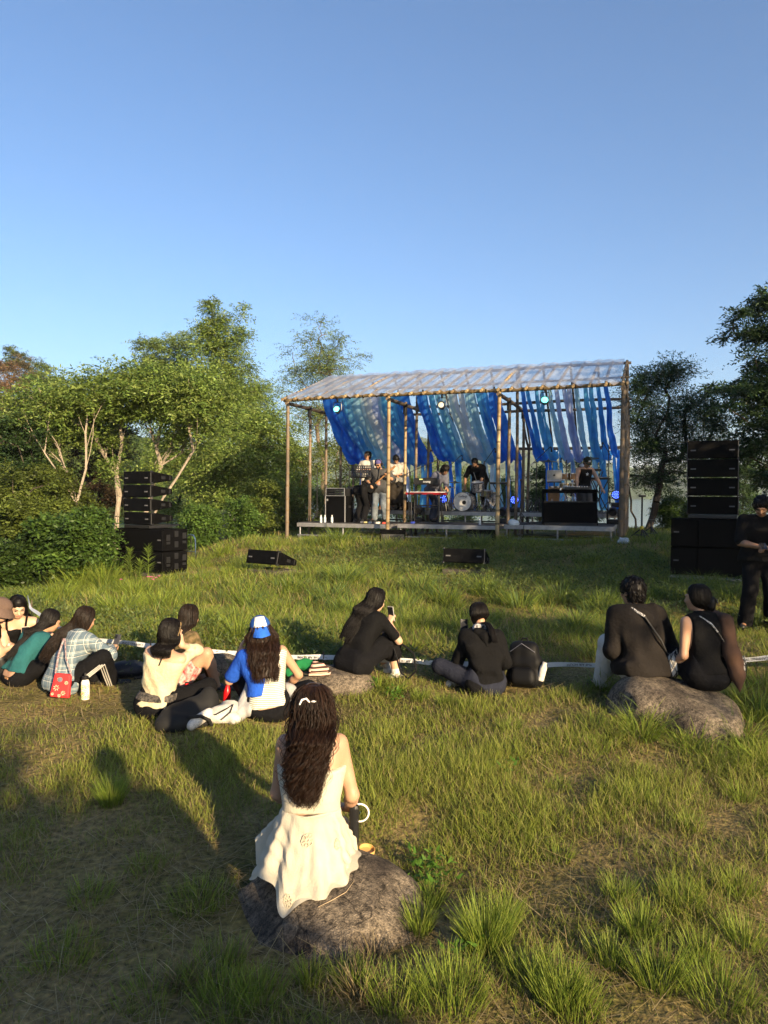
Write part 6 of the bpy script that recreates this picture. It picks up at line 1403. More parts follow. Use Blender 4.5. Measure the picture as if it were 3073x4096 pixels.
def phone_woman():
    D = 7.4; loc = seat(21, D, -.02); rz = R(180+14)
    p = Pose(hip=.14, lean=8, hunch=16, height=1.54, headpitch=24, headyaw=22)
    p.arm('L', V3(-.17, .30, .33), (-.9, -.2, -.5), (.2, .3, 1), .9); p.arm('R', V3(.16, .32, .12), (.9, -.3, -.2), (-.2, 1, 0), .5)
    p.leg('R', V3(.12, .40, .05), (.4, .4, .6), (0, 1, 0)); p.leg('L', V3(-.10, .36, .05), (-.8, .5, .2), (.8, .4, 0))
    o = person("woman in a black camisole facing the camera and reading her phone", loc, rz, p, SKINL, vox=.010, face=True)
    F = Fig(.010, .03); torso(F, p, .010, neck=False); F.wrinkle(.003, 30, seed=7); F.cut(p.C+p.up2*.005, p.up2); garment("camisole", o, M_BTEE, F)
    for sg in (-1, 1): MB().tube([p.C+p.f*.10+p.r*sg*.085, p.C+p.f*.075+p.r*sg*.09+p.up2*.06, p.C+p.r*sg*.095+p.up2*.128], .011, 6).build("strap", M_BTEE, o, smooth=True)
    trousers(p, o, M_BPANT, t=.03, vox=.013)
    long_hair(p, o, .34, wd=.10, n=300, r=.0034, back=-.02, narrow=.9, wave=.004, seed=65, depth=.085)
    shoes(p, o, M_SHOEB)
    phone("beige cased phone in the hand of the woman in the black camisole", wl(loc, rz, p.WL+p.hdL*.10+V3(.03, .03, .02)), rz+R(195), .35, mat("beige_case", (.42, .36, .28), rough=.5))
    OCC.append((loc.x, loc.y, .2))
    D = 7.0; loc = seat(-30, D, -.03); rz = R(-78)
    p = Pose(hip=.14, lean=14, hunch=14, height=1.62, headpitch=22)
    p.arm('L', V3(-.02, .40, .30), (-.8, 0, -.6), (.1, 1, -.1), .4); p.arm('R', V3(.06, .40, .34), (.7, -.2, -.8), (0, 1, -.15), .35)
    p.leg('R', V3(.12, .36, .05), (.2, .5, 1), (0, 1, 0)); p.leg('L', V3(-.08, .30, .05), (-.2, .5, 1), (0, 1, 0))
    o = person("woman in a brown bucket hat at the left edge with bare knees drawn up", loc, rz, p, SKINL, vox=.011)
    shirt(p, o, M_BTEE, t=.014, sleeve=.45, vox=.012, seed=71)
    F = Fig(.012, .03); F.cap(p.P-V3(.07, 0, 0), p.P+V3(.07, 0, 0), .13, k=.05)
    for w_ in 'RL': h_, K = getattr(p, 'hip'+w_), getattr(p, 'K'+w_); F.cap(h_, h_+(K-h_)*.5, .105, .09)
    garment("shorts", o, M_GREY, F)
    for w_ in 'RL':
        F = Fig(.011, .02); K, A, T = (getattr(p, q+w_) for q in 'KAT'); F.cap(K+(A-K)*.5, A, .062, .05); F.cap(A+V3(0, 0, -.01), T, .048, .042); garment("boot", o, M_SHOEB, F)
    long_hair(p, o, .26, wd=.095, n=160, r=.004, seed=75, M_=HAIRD, headk=.88)
    F = Fig(.009, .02); H = p.H; F.ell(H+p.hu*.05, np.array([.098, .108, .085]), p.HM); F.cut(H+p.hu*.035, -p.hu); h = garment("bucket_hat", o, cloth("brown_canvas", (.105, .07, .055)), F)
    mb = MB(); mb.lathe([(.096, .05), (.100, .048), (.155, -.02), (.157, -.028), (.150, -.026), (.098, .038)], (0, 0, 0), 30, cap=False); mb.v = [tuple(H+p.HM@np.array(v)) for v in mb.v]; mb.build("brim", cloth("brown_canvas", (0, 0, 0)), h, smooth=True)
    for sg, c in ((0, .0), (1, .012)): MB().tube([p.WR-p.hdR*(.02+c)+nrm(np.cross(p.hdR, V3(0, 0, 1)))*.03*math.cos(t)+V3(0, 0, .03*math.sin(t)) for t in np.linspace(0, 6.28, 12)], .007, 6).build("bracelet", mat("bead_bracelet", (.5, .4, .35), rough=.4, var=.4, scale=90), o, smooth=True)
    phone("white edged phone held out by the woman in the bucket hat", wl(loc, rz, p.WR+p.hdR*.13+V3(0, 0, -.02)), rz, 1.2, M_WTEE)
phone_woman()
def rock_woman():
    D = 6.85; loc = seat(357, D, .165); rz = R(-38)
    p = Pose(hip=.10, lean=12, hunch=24, height=1.58, headpitch=20, headyaw=-8, headfwd=-6)
    p.arm('R', V3(.13, .36, .40), (1., -.2, -1), (-.2, .6, .9), .8); p.arm('L', V3(-.05, .38, .28), (-1, -.2, -.3), (.4, 1, .2), .6)
    p.leg('R', V3(.18, .40, -.14), (.2, 1, .7), (.5, 1, 0)); p.leg('L', V3(.02, .50, -.12), (-.2, 1, .6), (0, 1, 0))
    o = person("long haired woman in a black tee and black skirt sitting on the boulder", loc, rz, p, SKINL, vox=.010)
    shirt(p, o, M_BTEE, t=.018, sleeve=.75, vox=.011, wr=.007, seed=81, hem=-.02)
    F = Fig(.012, .05); F.cap(p.P-V3(.09, .03, .03), p.P+V3(.09, -.03, -.03), .125, k=.06)
    for w_ in 'RL': h_, K = getattr(p, 'hip'+w_), getattr(p, 'K'+w_); F.cap(h_, K, .115, .095); F.cap(K, K+V3(0, .0, -.12), .09, .10)
    F.cap(p.P+V3(-.12, -.08, -.07), p.P+V3(.10, -.1, -.07), .07); F.wrinkle(.012, 19, seed=4); garment("skirt", o, M_BPANT, F)
    long_hair(p, o, .40, wd=.108, n=420, r=.0032, back=-.06, narrow=.7, wave=.006, wfreq=3, seed=85, depth=.085, jit=.05, fall=(-.22, -.05, -1))
    shoes(p, o, M_SHOEW, 1.15)
    for w_ in 'RL':
        F = Fig(.010, .02); K, A = getattr(p, 'K'+w_), getattr(p, 'A'+w_); F.cap(A+(K-A)*.22, A, .045, .045); garment("sock", o, M_OFFW, F)
    MB().tube([p.WR+V3(.032*math.cos(t), .02*math.sin(t), .032*math.sin(t)) for t in np.linspace(0, 6.28, 14)], .004, 6).build("bracelet", M_BLACK, o, smooth=True)
    phone("grey phone held up by the woman on the boulder", wl(loc, rz, p.WR+V3(-.02, .04, .09)), rz, .2, M_GREY)
    # black bag with a looping strap on her knees
    b = thing("sling_bag", "black sling bag with a long strap loop on the black skirt", "bag", wl(loc, rz, (.10, .30, .20)), rz)
    MB().box((0, 0, .0), (.18, .12, .12), bev=.03).build("bag_body", mat("black_nylon", (.005, .005, .0055), rough=.6, spec=.15), b); MB().tube([(.09, 0, .04), (.18, -.04, -.08), (.24, -.04, -.24), (.30, 0, -.30), (.36, .05, -.22), (.32, .06, -.06), (.2, .03, .02)], .011, 6).build("strap", mat("black_nylon", (0, 0, 0)), b, smooth=True)
rock_woman()
def hoodie_person():
    D = 6.58; loc = seat(486, D); rz = R(12)
    p = Pose(hip=.12, lean=4, hunch=16, height=1.60, headpitch=14, headyaw=10, headfwd=6)
    p.arm('L', V3(-.12, .24, .48), (-.4, -.2, -1), (.1, .4, 1), .7); p.arm('R', V3(.16, .26, .18), (.35, -.8, -.4), (-.4, .9, 0), .6)
    p.leg('L', V3(-.02, .36, .06), (-.9, .6, .35), (1, -.1, 0)); p.leg('R', V3(-.12, .30, .06), (.9, .5, .2), (-1, -.2, 0))
    o = person("person in a plain black hoodie with a low ponytail, sitting cross legged", loc, rz, p, SKIN, vox=.010)
    shirt(p, o, M_BTEE, t=.024, sleeve=1.85, vox=.011, wr=.009, seed=91, hem=-.10)
    F = Fig(.010, .03); F.cap(p.N-p.f*.075-p.up2*.03-p.r*.07, p.N-p.f*.095-p.up2*.08, .04, .05); F.cap(p.N-p.f*.095-p.up2*.08, p.N-p.f*.075-p.up2*.03+p.r*.07, .05, .04); F.cap(p.N-p.f*.10-p.up2*.08, p.C-p.f*.12-p.up2*.06, .055, .02); F.cap(p.N-p.r*.09, p.N-p.r*.06+p.f*.06, .03); F.cap(p.N+p.r*.09, p.N+p.r*.06+p.f*.06, .03); F.wrinkle(.006, 30, seed=5); garment("hood", o, M_BTEE, F)
    trousers(p, o, cloth("navy_track_pants", (.014, .016, .026)), t=.024, vox=.012)
    F = Fig(.009, .02); F.cap(p.N-p.r*.05+p.up2*.012-p.f*.03, p.N+p.r*.05+p.up2*.012-p.f*.03, .048); F.cap(p.N-p.r*.055+p.up2*.01, p.N+p.f*.05, .03); F.cap(p.N+p.r*.055+p.up2*.01, p.N+p.f*.05, .03); F.wrinkle(.004, 50, seed=2); garment("neck_scarf", o, mat("checked_scarf", (.02, .02, .025), rough=.8, var=0, col2=(.55, .52, .5), scale=45, detail=1), F)
    long_hair(p, o, .10, wd=.088, n=300, r=.003, back=.02, narrow=.45, wave=.001, seed=95, depth=.07, jit=.02)
    st = [(p.H-p.hf*.085-p.hu*.065, p.hr*.03, p.hf*.02), (p.H-p.hf*.15-p.hu*.085, p.hr*.026, p.hf*.02)]+[(p.H-p.hf*(.185+.07*q)-p.hu*(.09+.18*q), p.hr*.03*(1-.4*q), p.hf*.024*(1-.4*q)) for q in (.3, .6, .85, 1)]
    ring_strands(st, 130, HAIRB, "ponytail", o, wave=.004, wfreq=2, r=.0032, seed=3, jit=.12)
    F = Fig(.010, .02)
    for w_ in 'L': A, T = p.AL, p.TL; F.cap(A-nrm(T-A)*.03, T, .048, .042)
    garment("shoe", o, M_SHOEW, F); F = Fig(.010, .02); F.cap(p.AR, p.TR, .046, .04); garment("shoe", o, M_SHOEW, F)
    phone("dark phone held up by the person in the black hoodie", wl(loc, rz, p.WL+V3(.0, .03, .10)), rz, -.1); OCC.append((loc.x, loc.y+.1, .26))
    # backpack
    q = seat(526, 6.72); b = thing("backpack", "black backpack standing upright beside the person in the hoodie", "backpack", q, R(-20)); b.rotation_euler = (R(-10), R(-4), R(-25))
    mbk = mat("black_nylon", (.005, .005, .0055), rough=.6, spec=.15, var=.3, scale=10, bump=.3, bscale=60)
    F = Fig(.010, .05); F.cap((-.09, 0, .10), (.09, 0, .10), .095); F.cap((-.085, 0, .24), (.085, 0, .24), .095); F.cap((-.06, 0, .36), (.06, 0, .36), .085); F.wrinkle(.005, 26, seed=3); F.cut((0, 0, .004), (0, 0, -1)); garment("pack_body", b, mbk, F)
    F = Fig(.010, .04); F.cap((-.06, -.09, .09), (.07, -.09, .09), .06); F.cap((-.06, -.09, .15), (.07, -.09, .15), .05); garment("front_pocket", b, mbk, F); F = Fig(.010, .03); F.cap((.115, 0, .06), (.115, 0, .14), .055); garment("side_pocket", b, mbk, F)
    MB().tube([(-.035, .02, .43), (-.02, .02, .47), (.02, .02, .47), (.035, .02, .43)], .010, 8).build("grab_handle", mbk, b, smooth=True); MB().tube([(-.12, -.08, .34), (0, -.105, .42), (.12, -.08, .34)], .003, 5).build("zip", M_STEEL, b, smooth=True); MB().tube([(-.07, .09, .40), (-.12, .16, .28), (-.11, .13, .10)], .018, 6).build("shoulder_strap", mbk, b, smooth=True)
    MB().tube([(-.11, -.06+.02*math.sin(t), .06+.03*math.cos(t)) for t in np.linspace(0, 6.28, 12)], .004, 6).build("carabiner", M_CHROME, b, smooth=True)
    o2 = MB().lathe([(.03, 0), (.033, .01), (.033, .13), (.022, .15), (.022, .17), (.02, .175)], (0, 0, 0), 18).build("bottle", M_OFFW, None, smooth=True); w_ = q+Matrix.Rotation(R(-25), 3, 'Z') @ Vector((.15, -.03, .10)); o2.location = w_; o2.rotation_euler = (0, R(14), 0); tag(o2, "white bottle in the side pocket of the black backpack", "bottle"); OCC.append((q.x, q.y, .16))
hoodie_person()
def right_pair():
    D = 6.22; loc = seat(643, D, .235); loc.z = .25; rz = R(8)
    p = Pose(hip=.10, lean=8, hunch=10, height=1.74, male=True, headyaw=18, headpitch=6)
    p.arm('R', V3(.16, .26, .18), (.5, -.6, -.3), (-.6, .7, 0), .6); p.arm('L', V3(-.12, .27, .18), (-.4, -.6, -.3), (.6, .7, 0), .6)
    p.leg('R', V3(.22, .40, -.16), (.3, .8, .9), (.2, 1, 0)); p.leg('L', V3(-.13, .52, -.18), (-.1, 1, .5), (-.2, 1, 0))
    o = person("man in a loose dark brown shirt and white trousers sitting on the long boulder", loc, rz, p, SKIN, vox=.011)
    shirt(p, o, M_BRSH, t=.042, sleeve=1.7, vox=.012, wr=.012, seed=101, hem=-.06, flare=.02, neckcut=.06); trousers(p, o, M_OFFW, t=.024, vox=.012, wr=.010)
    def ex(F):
        for i in range(16): a = np.random.default_rng(i).normal(0, 1, 3); a = nrm(a+V3(0, -.6, .4)); F.ell(p.H+p.hu*.02+p.HM@(a*.092), (.028, .028, .026))
    hair_cap(p, o, g=.016, front=.03, M_=HAIRB, extra=ex, wr=.005, fr=70, low=-.04); shoes(p, o, M_SHOEB)
    M_BEAD = mat("black_white_cord", (.012, .012, .012), rough=.5, var=0, col2=(.65, .62, .58), scale=110, detail=0)
    a = p.N-p.r*.09-p.f*.03+p.up2*.0; pts = [p.N-p.r*.10+p.f*.05-p.up2*.0, p.N-p.r*.10-p.f*.125-p.up2*.02, p.C-p.f*.178-p.r*.02+p.up2*.01, p.waist-p.f*.19+p.r*.09+V3(0, 0, .03), p.P+p.r*.19-p.f*.12+V3(0, 0, .06)]
    MB().tube(pts[:3], .012, 8).build("bag_strap", M_BEAD, o, smooth=True); MB().tube(pts[2:], .009, 6).build("bag_cord", M_BLACK, o, smooth=True)
    def netbag(label, pos, s=1.0):
        b = thing("net_bag", label, "bag", pos); F = Fig(.008, .03); F.ell((0, 0, -.02*s), (.050*s, .045*s, .075*s)); F.ell((0, 0, .045*s), (.036*s, .034*s, .045*s)); garment("pouch", b, M_OFFW, F); mb = MB()
        for h in (1, -1):
            for j in range(7):
                mb.tube([(math.cos(j*.8976+h*t*1.6)*(.055*math.sin(.35+2.4*t/1.0)*s+.004), math.sin(j*.8976+h*t*1.6)*(.052*math.sin(.35+2.4*t)*s+.004), (-.10+.19*t)*s) for t in np.linspace(0, 1, 12)], .0032, 5)
        mb.build("net", M_BLACK, b, smooth=True); MB().tube([(0, 0, .09*s), (.03, 0, .12*s), (.045, 0, .05*s), (.05, 0, -.03*s)], .006, 6).build("cord", M_BEAD, b, smooth=True)
    netbag("white pouch in a black net hanging beside the man in the brown shirt", wl(loc, rz, p.P+p.r*.20-p.f*.16+V3(0, 0, -.0)), 1.15)
    D = 6.0; loc = seat(708, D); loc.z = .25; rz = R(14)
    p = Pose(hip=.11, lean=4, hunch=9, height=1.64, headyaw=28, headpitch=5)
    p.arm('L', V3(-.16, .24, .12), (-.25, -.8, -.4), (.5, .8, 0), .6); p.arm('R', V3(.12, .30, .18), (.3, -.8, -.3), (-.5, .8, 0), .6)
    p.leg('R', V3(.16, .40, -.15), (.3, .8, .9), (.1, 1, 0)); p.leg('L', V3(-.12, .42, -.15), (-.3, .8, .9), (-.1, 1, 0))
    o = person("woman in a black sleeveless top with a brown shawl over one shoulder", loc, rz, p, SKIN, vox=.010)
    F = Fig(.010, .03); torso(F, p, .013, neck=False); F.cap(p.N-p.up2*.02, p.N+p.up2*.045, .062, .058); F.cap(p.C+p.up2*.05-p.r*.09, p.C+p.up2*.05+p.r*.09, .065); F.wrinkle(.005, 26, seed=6); F.cut(p.N+p.up2*.035, p.up2); F.cut(p.SR-p.r*.012, p.r); F.cut(p.SL+p.r*.012, -p.r); F.cut(p.P, -p.up); garment("top", o, M_BTEE, F)
    trousers(p, o, M_BPANT, t=.03, vox=.012, wr=.008)
    F = Fig(.009, .02); F.cap(p.SR+p.up2*.05+p.f*.06, p.SR-p.f*.09-p.up2*.0, .055, .06); F.cap(p.SR-p.f*.09, p.SR-p.f*.13-p.up2*.30-p.r*.02, .06, .062); F.cap(p.SR-p.f*.13-p.up2*.30-p.r*.02, p.P+p.r*.17-p.f*.17-V3(0, 0, .03), .062, .06); F.cap(p.P+p.r*.17-p.f*.17-V3(0, 0, .03), p.P+p.r*.15-p.f*.22-V3(0, 0, .17), .055, .012); F.cap(p.SR+p.r*.03-p.f*.08, p.P+p.r*.22-p.f*.13, .04, .045); F.wrinkle(.008, 34, seed=9)
    garment("shawl", o, cloth("brown_shawl", (.075, .042, .028), bump=.4, bscale=300), F)
    st = hs(p, [((0, -.012, .128), .012, .014), ((0, -.012, .122), .048, .055), ((0, -.014, .095), .074, .087), ((0, -.018, .045), .088, .102), ((0, -.026, -.005), .090, .098), ((0, -.036, -.05), .078, .084), ((0, -.05, -.08), .05, .055), ((0, -.06, -.10), .02, .025)])
    ring_strands(st, 340, HAIRB, "hair", o, wave=.001, r=.0028, seed=8, a0=-2.2, a1=2.2, jit=.02)
    F = Fig(.008, .02); F.ell(p.H-p.hf*.115-p.hu*.03+p.hr*.015, (.045, .035, .05)); F.ell(p.H-p.hf*.11-p.hu*.075+p.hr*.01, (.035, .03, .035)); F.wrinkle(.004, 70, seed=2); garment("hair_bun", o, HAIRB, F)
    MB().tube([p.H-p.hf*.150-p.hu*.0+p.hr*.03, p.H-p.hf*.158-p.hu*.04+p.hr*.03], .007, 6).build("hair_claw", mat("dark_amber", (.03, .02, .015), rough=.15), o, smooth=True)
    MB().tube([p.N-p.r*.08+p.f*.03+p.up2*.0, p.N-p.r*.07-p.f*.075-p.up2*.02, p.C-p.f*.118-p.r*.005+p.up2*.02, p.C-p.f*.122+p.r*.045-p.up2*.05], .008, 8).build("bag_strap", M_BEAD, o, smooth=True); MB().tube([p.C-p.f*.122+p.r*.045-p.up2*.05, p.waist-p.f*.112+p.r*.09+V3(0, 0, .08)], .005, 6).build("bag_cord", M_BLACK, o, smooth=True)
    MB().tube([p.WL+V3(.032*math.cos(t), .01*math.sin(t), .032*math.sin(t)) for t in np.linspace(0, 6.28, 12)], .009, 6).build("wristband", mat("pink_band", (.6, .06, .09), rough=.5), o, smooth=True)
    shoes(p, o, M_SHOEB); netbag("small pouch in a black net half hidden behind the brown shawl", wl(loc, rz, p.P+p.r*.30-p.f*.04+V3(0, 0, .02)), .9)
right_pair()
def standing_man():
    D = 9.3; loc = seat(759, D); rz = R(180-16)
    p = Pose(hip=.96, lean=-2, hunch=8, height=1.82, male=True, headpitch=32, headyaw=-14, headfwd=10, fat=1.08)
    p.arm('R', V3(.09, .34, 1.12), (1, -.6, -.6), (-.9, .3, .0), .6); p.arm('L', V3(-.06, .34, 1.10), (-1, -.6, -.6), (.9, .3, .05), .6)
    p.leg('R', V3(.17, .02, .09), (0, 1, 0), (.35, 1, 0)); p.leg('L', V3(-.16, -.04, .09), (0, 1, 0), (-.4, 1, 0))
    o = person("standing man in black looking down at his phone at the right edge", loc, rz, p, SKINT, vox=.011, face=True)
    shirt(p, o, M_BTEE, t=.028, sleeve=.92, vox=.012, wr=.006, seed=111, hem=-.06, flare=.012, neckcut=.05); trousers(p, o, M_BPANT, t=.030, vox=.013, wr=.007, to=1.97, flare=.02); shoes(p, o, M_SHOEB)
    hair_cap(p, o, g=.012, front=.04, wr=.003, low=-.02)
    MB().box(p.WL-p.hdL*.03, (.045, .05, .045), bev=.008).build("wristwatch", M_BLACK, o)
    phone("black phone in the hands of the standing man", wl(loc, rz, (p.WR+p.WL)/2+V3(.03, .06, .02)), rz+R(180), -1.1); OCC.append((loc.x, loc.y, .2))
standing_man()

# ---------------- things lying on the grass
def belongings():
    m = mat("navy_nylon", (.010, .012, .02), rough=.5, var=.3, scale=10, bump=.3, bscale=120)
    q = seat(127, 7.05); b = thing("backpack", "dark navy backpack lying flat on the grass left of the cream top", "backpack", q, R(8)); F = Fig(.010, .05); F.ell((0, 0, .07), (.17, .14, .085)); F.ell((.09, 0, .055), (.11, .12, .07)); F.ell((-.08, -.03, .06), (.1, .11, .07)); F.wrinkle(.008, 20, seed=4); F.cut((0, 0, .002), (0, 0, -1)); garment("pack_body", b, m, F)
    MB().tube([(-.15, -.08, .10), (-.02, -.135, .10), (.14, -.10, .08)], .004, 6).build("zip", M_BLACKM, b, smooth=True); MB().tube([(.14, .05, .06), (.2, -.02, .03), (.19, -.10, .012), (.1, -.15, .01)], .014, 6).build("shoulder_strap", m, b, smooth=True)
    c = thing("bag_charm", "small pale fluffy charm clipped to the navy backpack", "charm", q+Vector((-.085, -.15, .05))); F = Fig(.006, .01); F.ell((0, 0, 0), (.026, .02, .03)); F.ell((0, -.002, -.022), (.02, .016, .016)); garment("plush", c, M_OFFW, F); F = Fig(.006, .01); F.ell((.014, -.012, .004), (.010, .008, .009)); garment("patch", c, mat("orange_felt", (.6, .22, .04), rough=.9), F); MB().tube([(0, 0, .028), (.006, 0, .05), (.002, .01, .06)], .003, 6).build("ring", M_CHROME, c)
    q = seat(191, 5.62); b = thing("black_bag", "crumpled black bag with a white lettered panel before the cream top", "bag", q, R(22)); F = Fig(.011, .05); F.cap((-.15, .05, .09), (.14, .12, .13), .085, .10); F.cap((-.12, -.05, .05), (.10, 0, .06), .07, .07); F.ell((.16, .14, .18), (.08, .07, .10)); F.ell((-.18, -.02, .05), (.09, .09, .07)); F.wrinkle(.014, 16, seed=6); F.cut((0, 0, .002), (0, 0, -1)); garment("bag_body", b, mat("black_canvas", (.006, .006, .006), rough=.8), F)
    F = Fig(.008, .02); F.cap((-.01, -.095, .045), (.13, -.045, .105), .042, .045); F.wrinkle(.004, 30, seed=2); garment("white_panel", b, mat("printed_panel", (.58, .54, .48), rough=.7, var=.0, col2=(.34, .32, .30), scale=80, stretch=(1, 1, 3), detail=2), F); MB().tube([(-.03, -.10, .11), (.06, -.12, .115), (.13, -.11, .07), (.15, -.09, .02)], .014, 6).build("strap", mat("black_canvas", (0, 0, 0)), b, smooth=True)
    q = seat(222, 5.72); b = thing("drawstring_bag", "white drawstring bag lying between the black bag and the grey sweatshirt", "bag", q, R(10)); F = Fig(.010, .05); F.ell((-.03, 0, .05), (.13, .11, .065)); F.ell((.05, .04, .07), (.10, .09, .085)); F.ell((.10, -.08, .035), (.05, .05, .04)); F.wrinkle(.010, 26, seed=12); F.cut((0, 0, .002), (0, 0, -1)); garment("bag_body", b, M_WTEE, F); MB().tube([(-.12, -.05, .06), (-.04, -.10, .09), (.04, -.06, .12), (.09, -.02, .14), (.07, -.09, .10), (.0, -.12, .05)], .006, 6).build("drawstring", M_BLACK, b, smooth=True)
    mr = mat("red_bottle", (.48, .008, .012), rough=.25, spec=.6)
    for (px, D, lab, tl) in [(226.5, 6.15, "red bottle standing on the grass between the two seated women", R(4)), (189, 6.12, "red bottle beside the lap of the woman in olive lace", R(-6))]:
        o = thing("bottle", lab, "bottle", seat(px, D), 0, "red bottles on the grass"); o.rotation_euler = (0, tl, 0); MB().lathe([(.03, 0), (.033, .005), (.033, .10), (.028, .125), (.017, .16), (.0155, .205)], (0, 0, 0), 20).build("bottle_body", mr, o, smooth=True); MB().lathe([(.0165, .205), (.0165, .214), (.005, .216)], (0, 0, 0), 14).build("cap", M_CHROME, o, smooth=True)
    # on the middle boulder: green scarf, striped bag, small camera
    z2 = ROCK2.z+.155
    p = at(302, 660, 6.72); F = Fig(.009, .02); rng = np.random.default_rng(4)
    F.cap((-.13, -.03, .02), (-.02, .02, .08), .03, .04); F.cap((-.02, .02, .08), (.08, .01, .07), .045, .05); F.cap((.02, .03, .11), (.09, -.02, .10), .03, .025); F.cap((-.12, -.05, .0), (-.05, -.03, .05), .022, .03); F.wrinkle(.010, 30, seed=2); o = link("scarf", F.mesh("scarf"), cloth("green_scarf", (.012, .14, .045))); o.location = (p.x, 6.72, z2-.015); tag(o, "crumpled green scarf on the middle boulder", "scarf")
    p = at(319, 660, 6.66); b = thing("striped_bag", "pink and brown striped bag on the middle boulder", "bag", (p.x, 6.66, z2-.005), R(15)); F = Fig(.008, .02); F.cap((-.05, 0, .045), (.06, 0, .04), .045, .04); F.cap((-.04, .02, .09), (.03, .02, .08), .03, .025); F.wrinkle(.004, 30, seed=3); F.cut((0, 0, 0), (0, 0, -1)); mm = cloth("striped_cloth", (.4, .2, .15)); n = mm.node_tree.nodes; wv = n.new("ShaderNodeTexWave"); wv.inputs["Scale"].default_value = 9; wv.bands_direction = 'Z'; tc = n.new("ShaderNodeTexCoord"); mm.node_tree.links.new(tc.outputs["Object"], wv.inputs["Vector"]); cr = n.new("ShaderNodeValToRGB"); cr.color_ramp.elements[0].color = (.04, .025, .02, 1); cr.color_ramp.elements[1].color = (.6, .36, .28, 1); cr.color_ramp.elements[0].position = .4; cr.color_ramp.elements[1].position = .55; mm.node_tree.links.new(wv.outputs["Fac"], cr.inputs[0]); mm.node_tree.links.new(cr.outputs[0], n["Principled BSDF"].inputs["Base Color"]); garment("bag_body", b, mm, F)
    MB().tube([(-.09, -.04, .06), (-.10, -.06, .015), (0, -.08, .012), (.09, -.06, .012), (.10, -.03, .03)], .012, 6).build("strap", mm, b, smooth=True)
belongings()
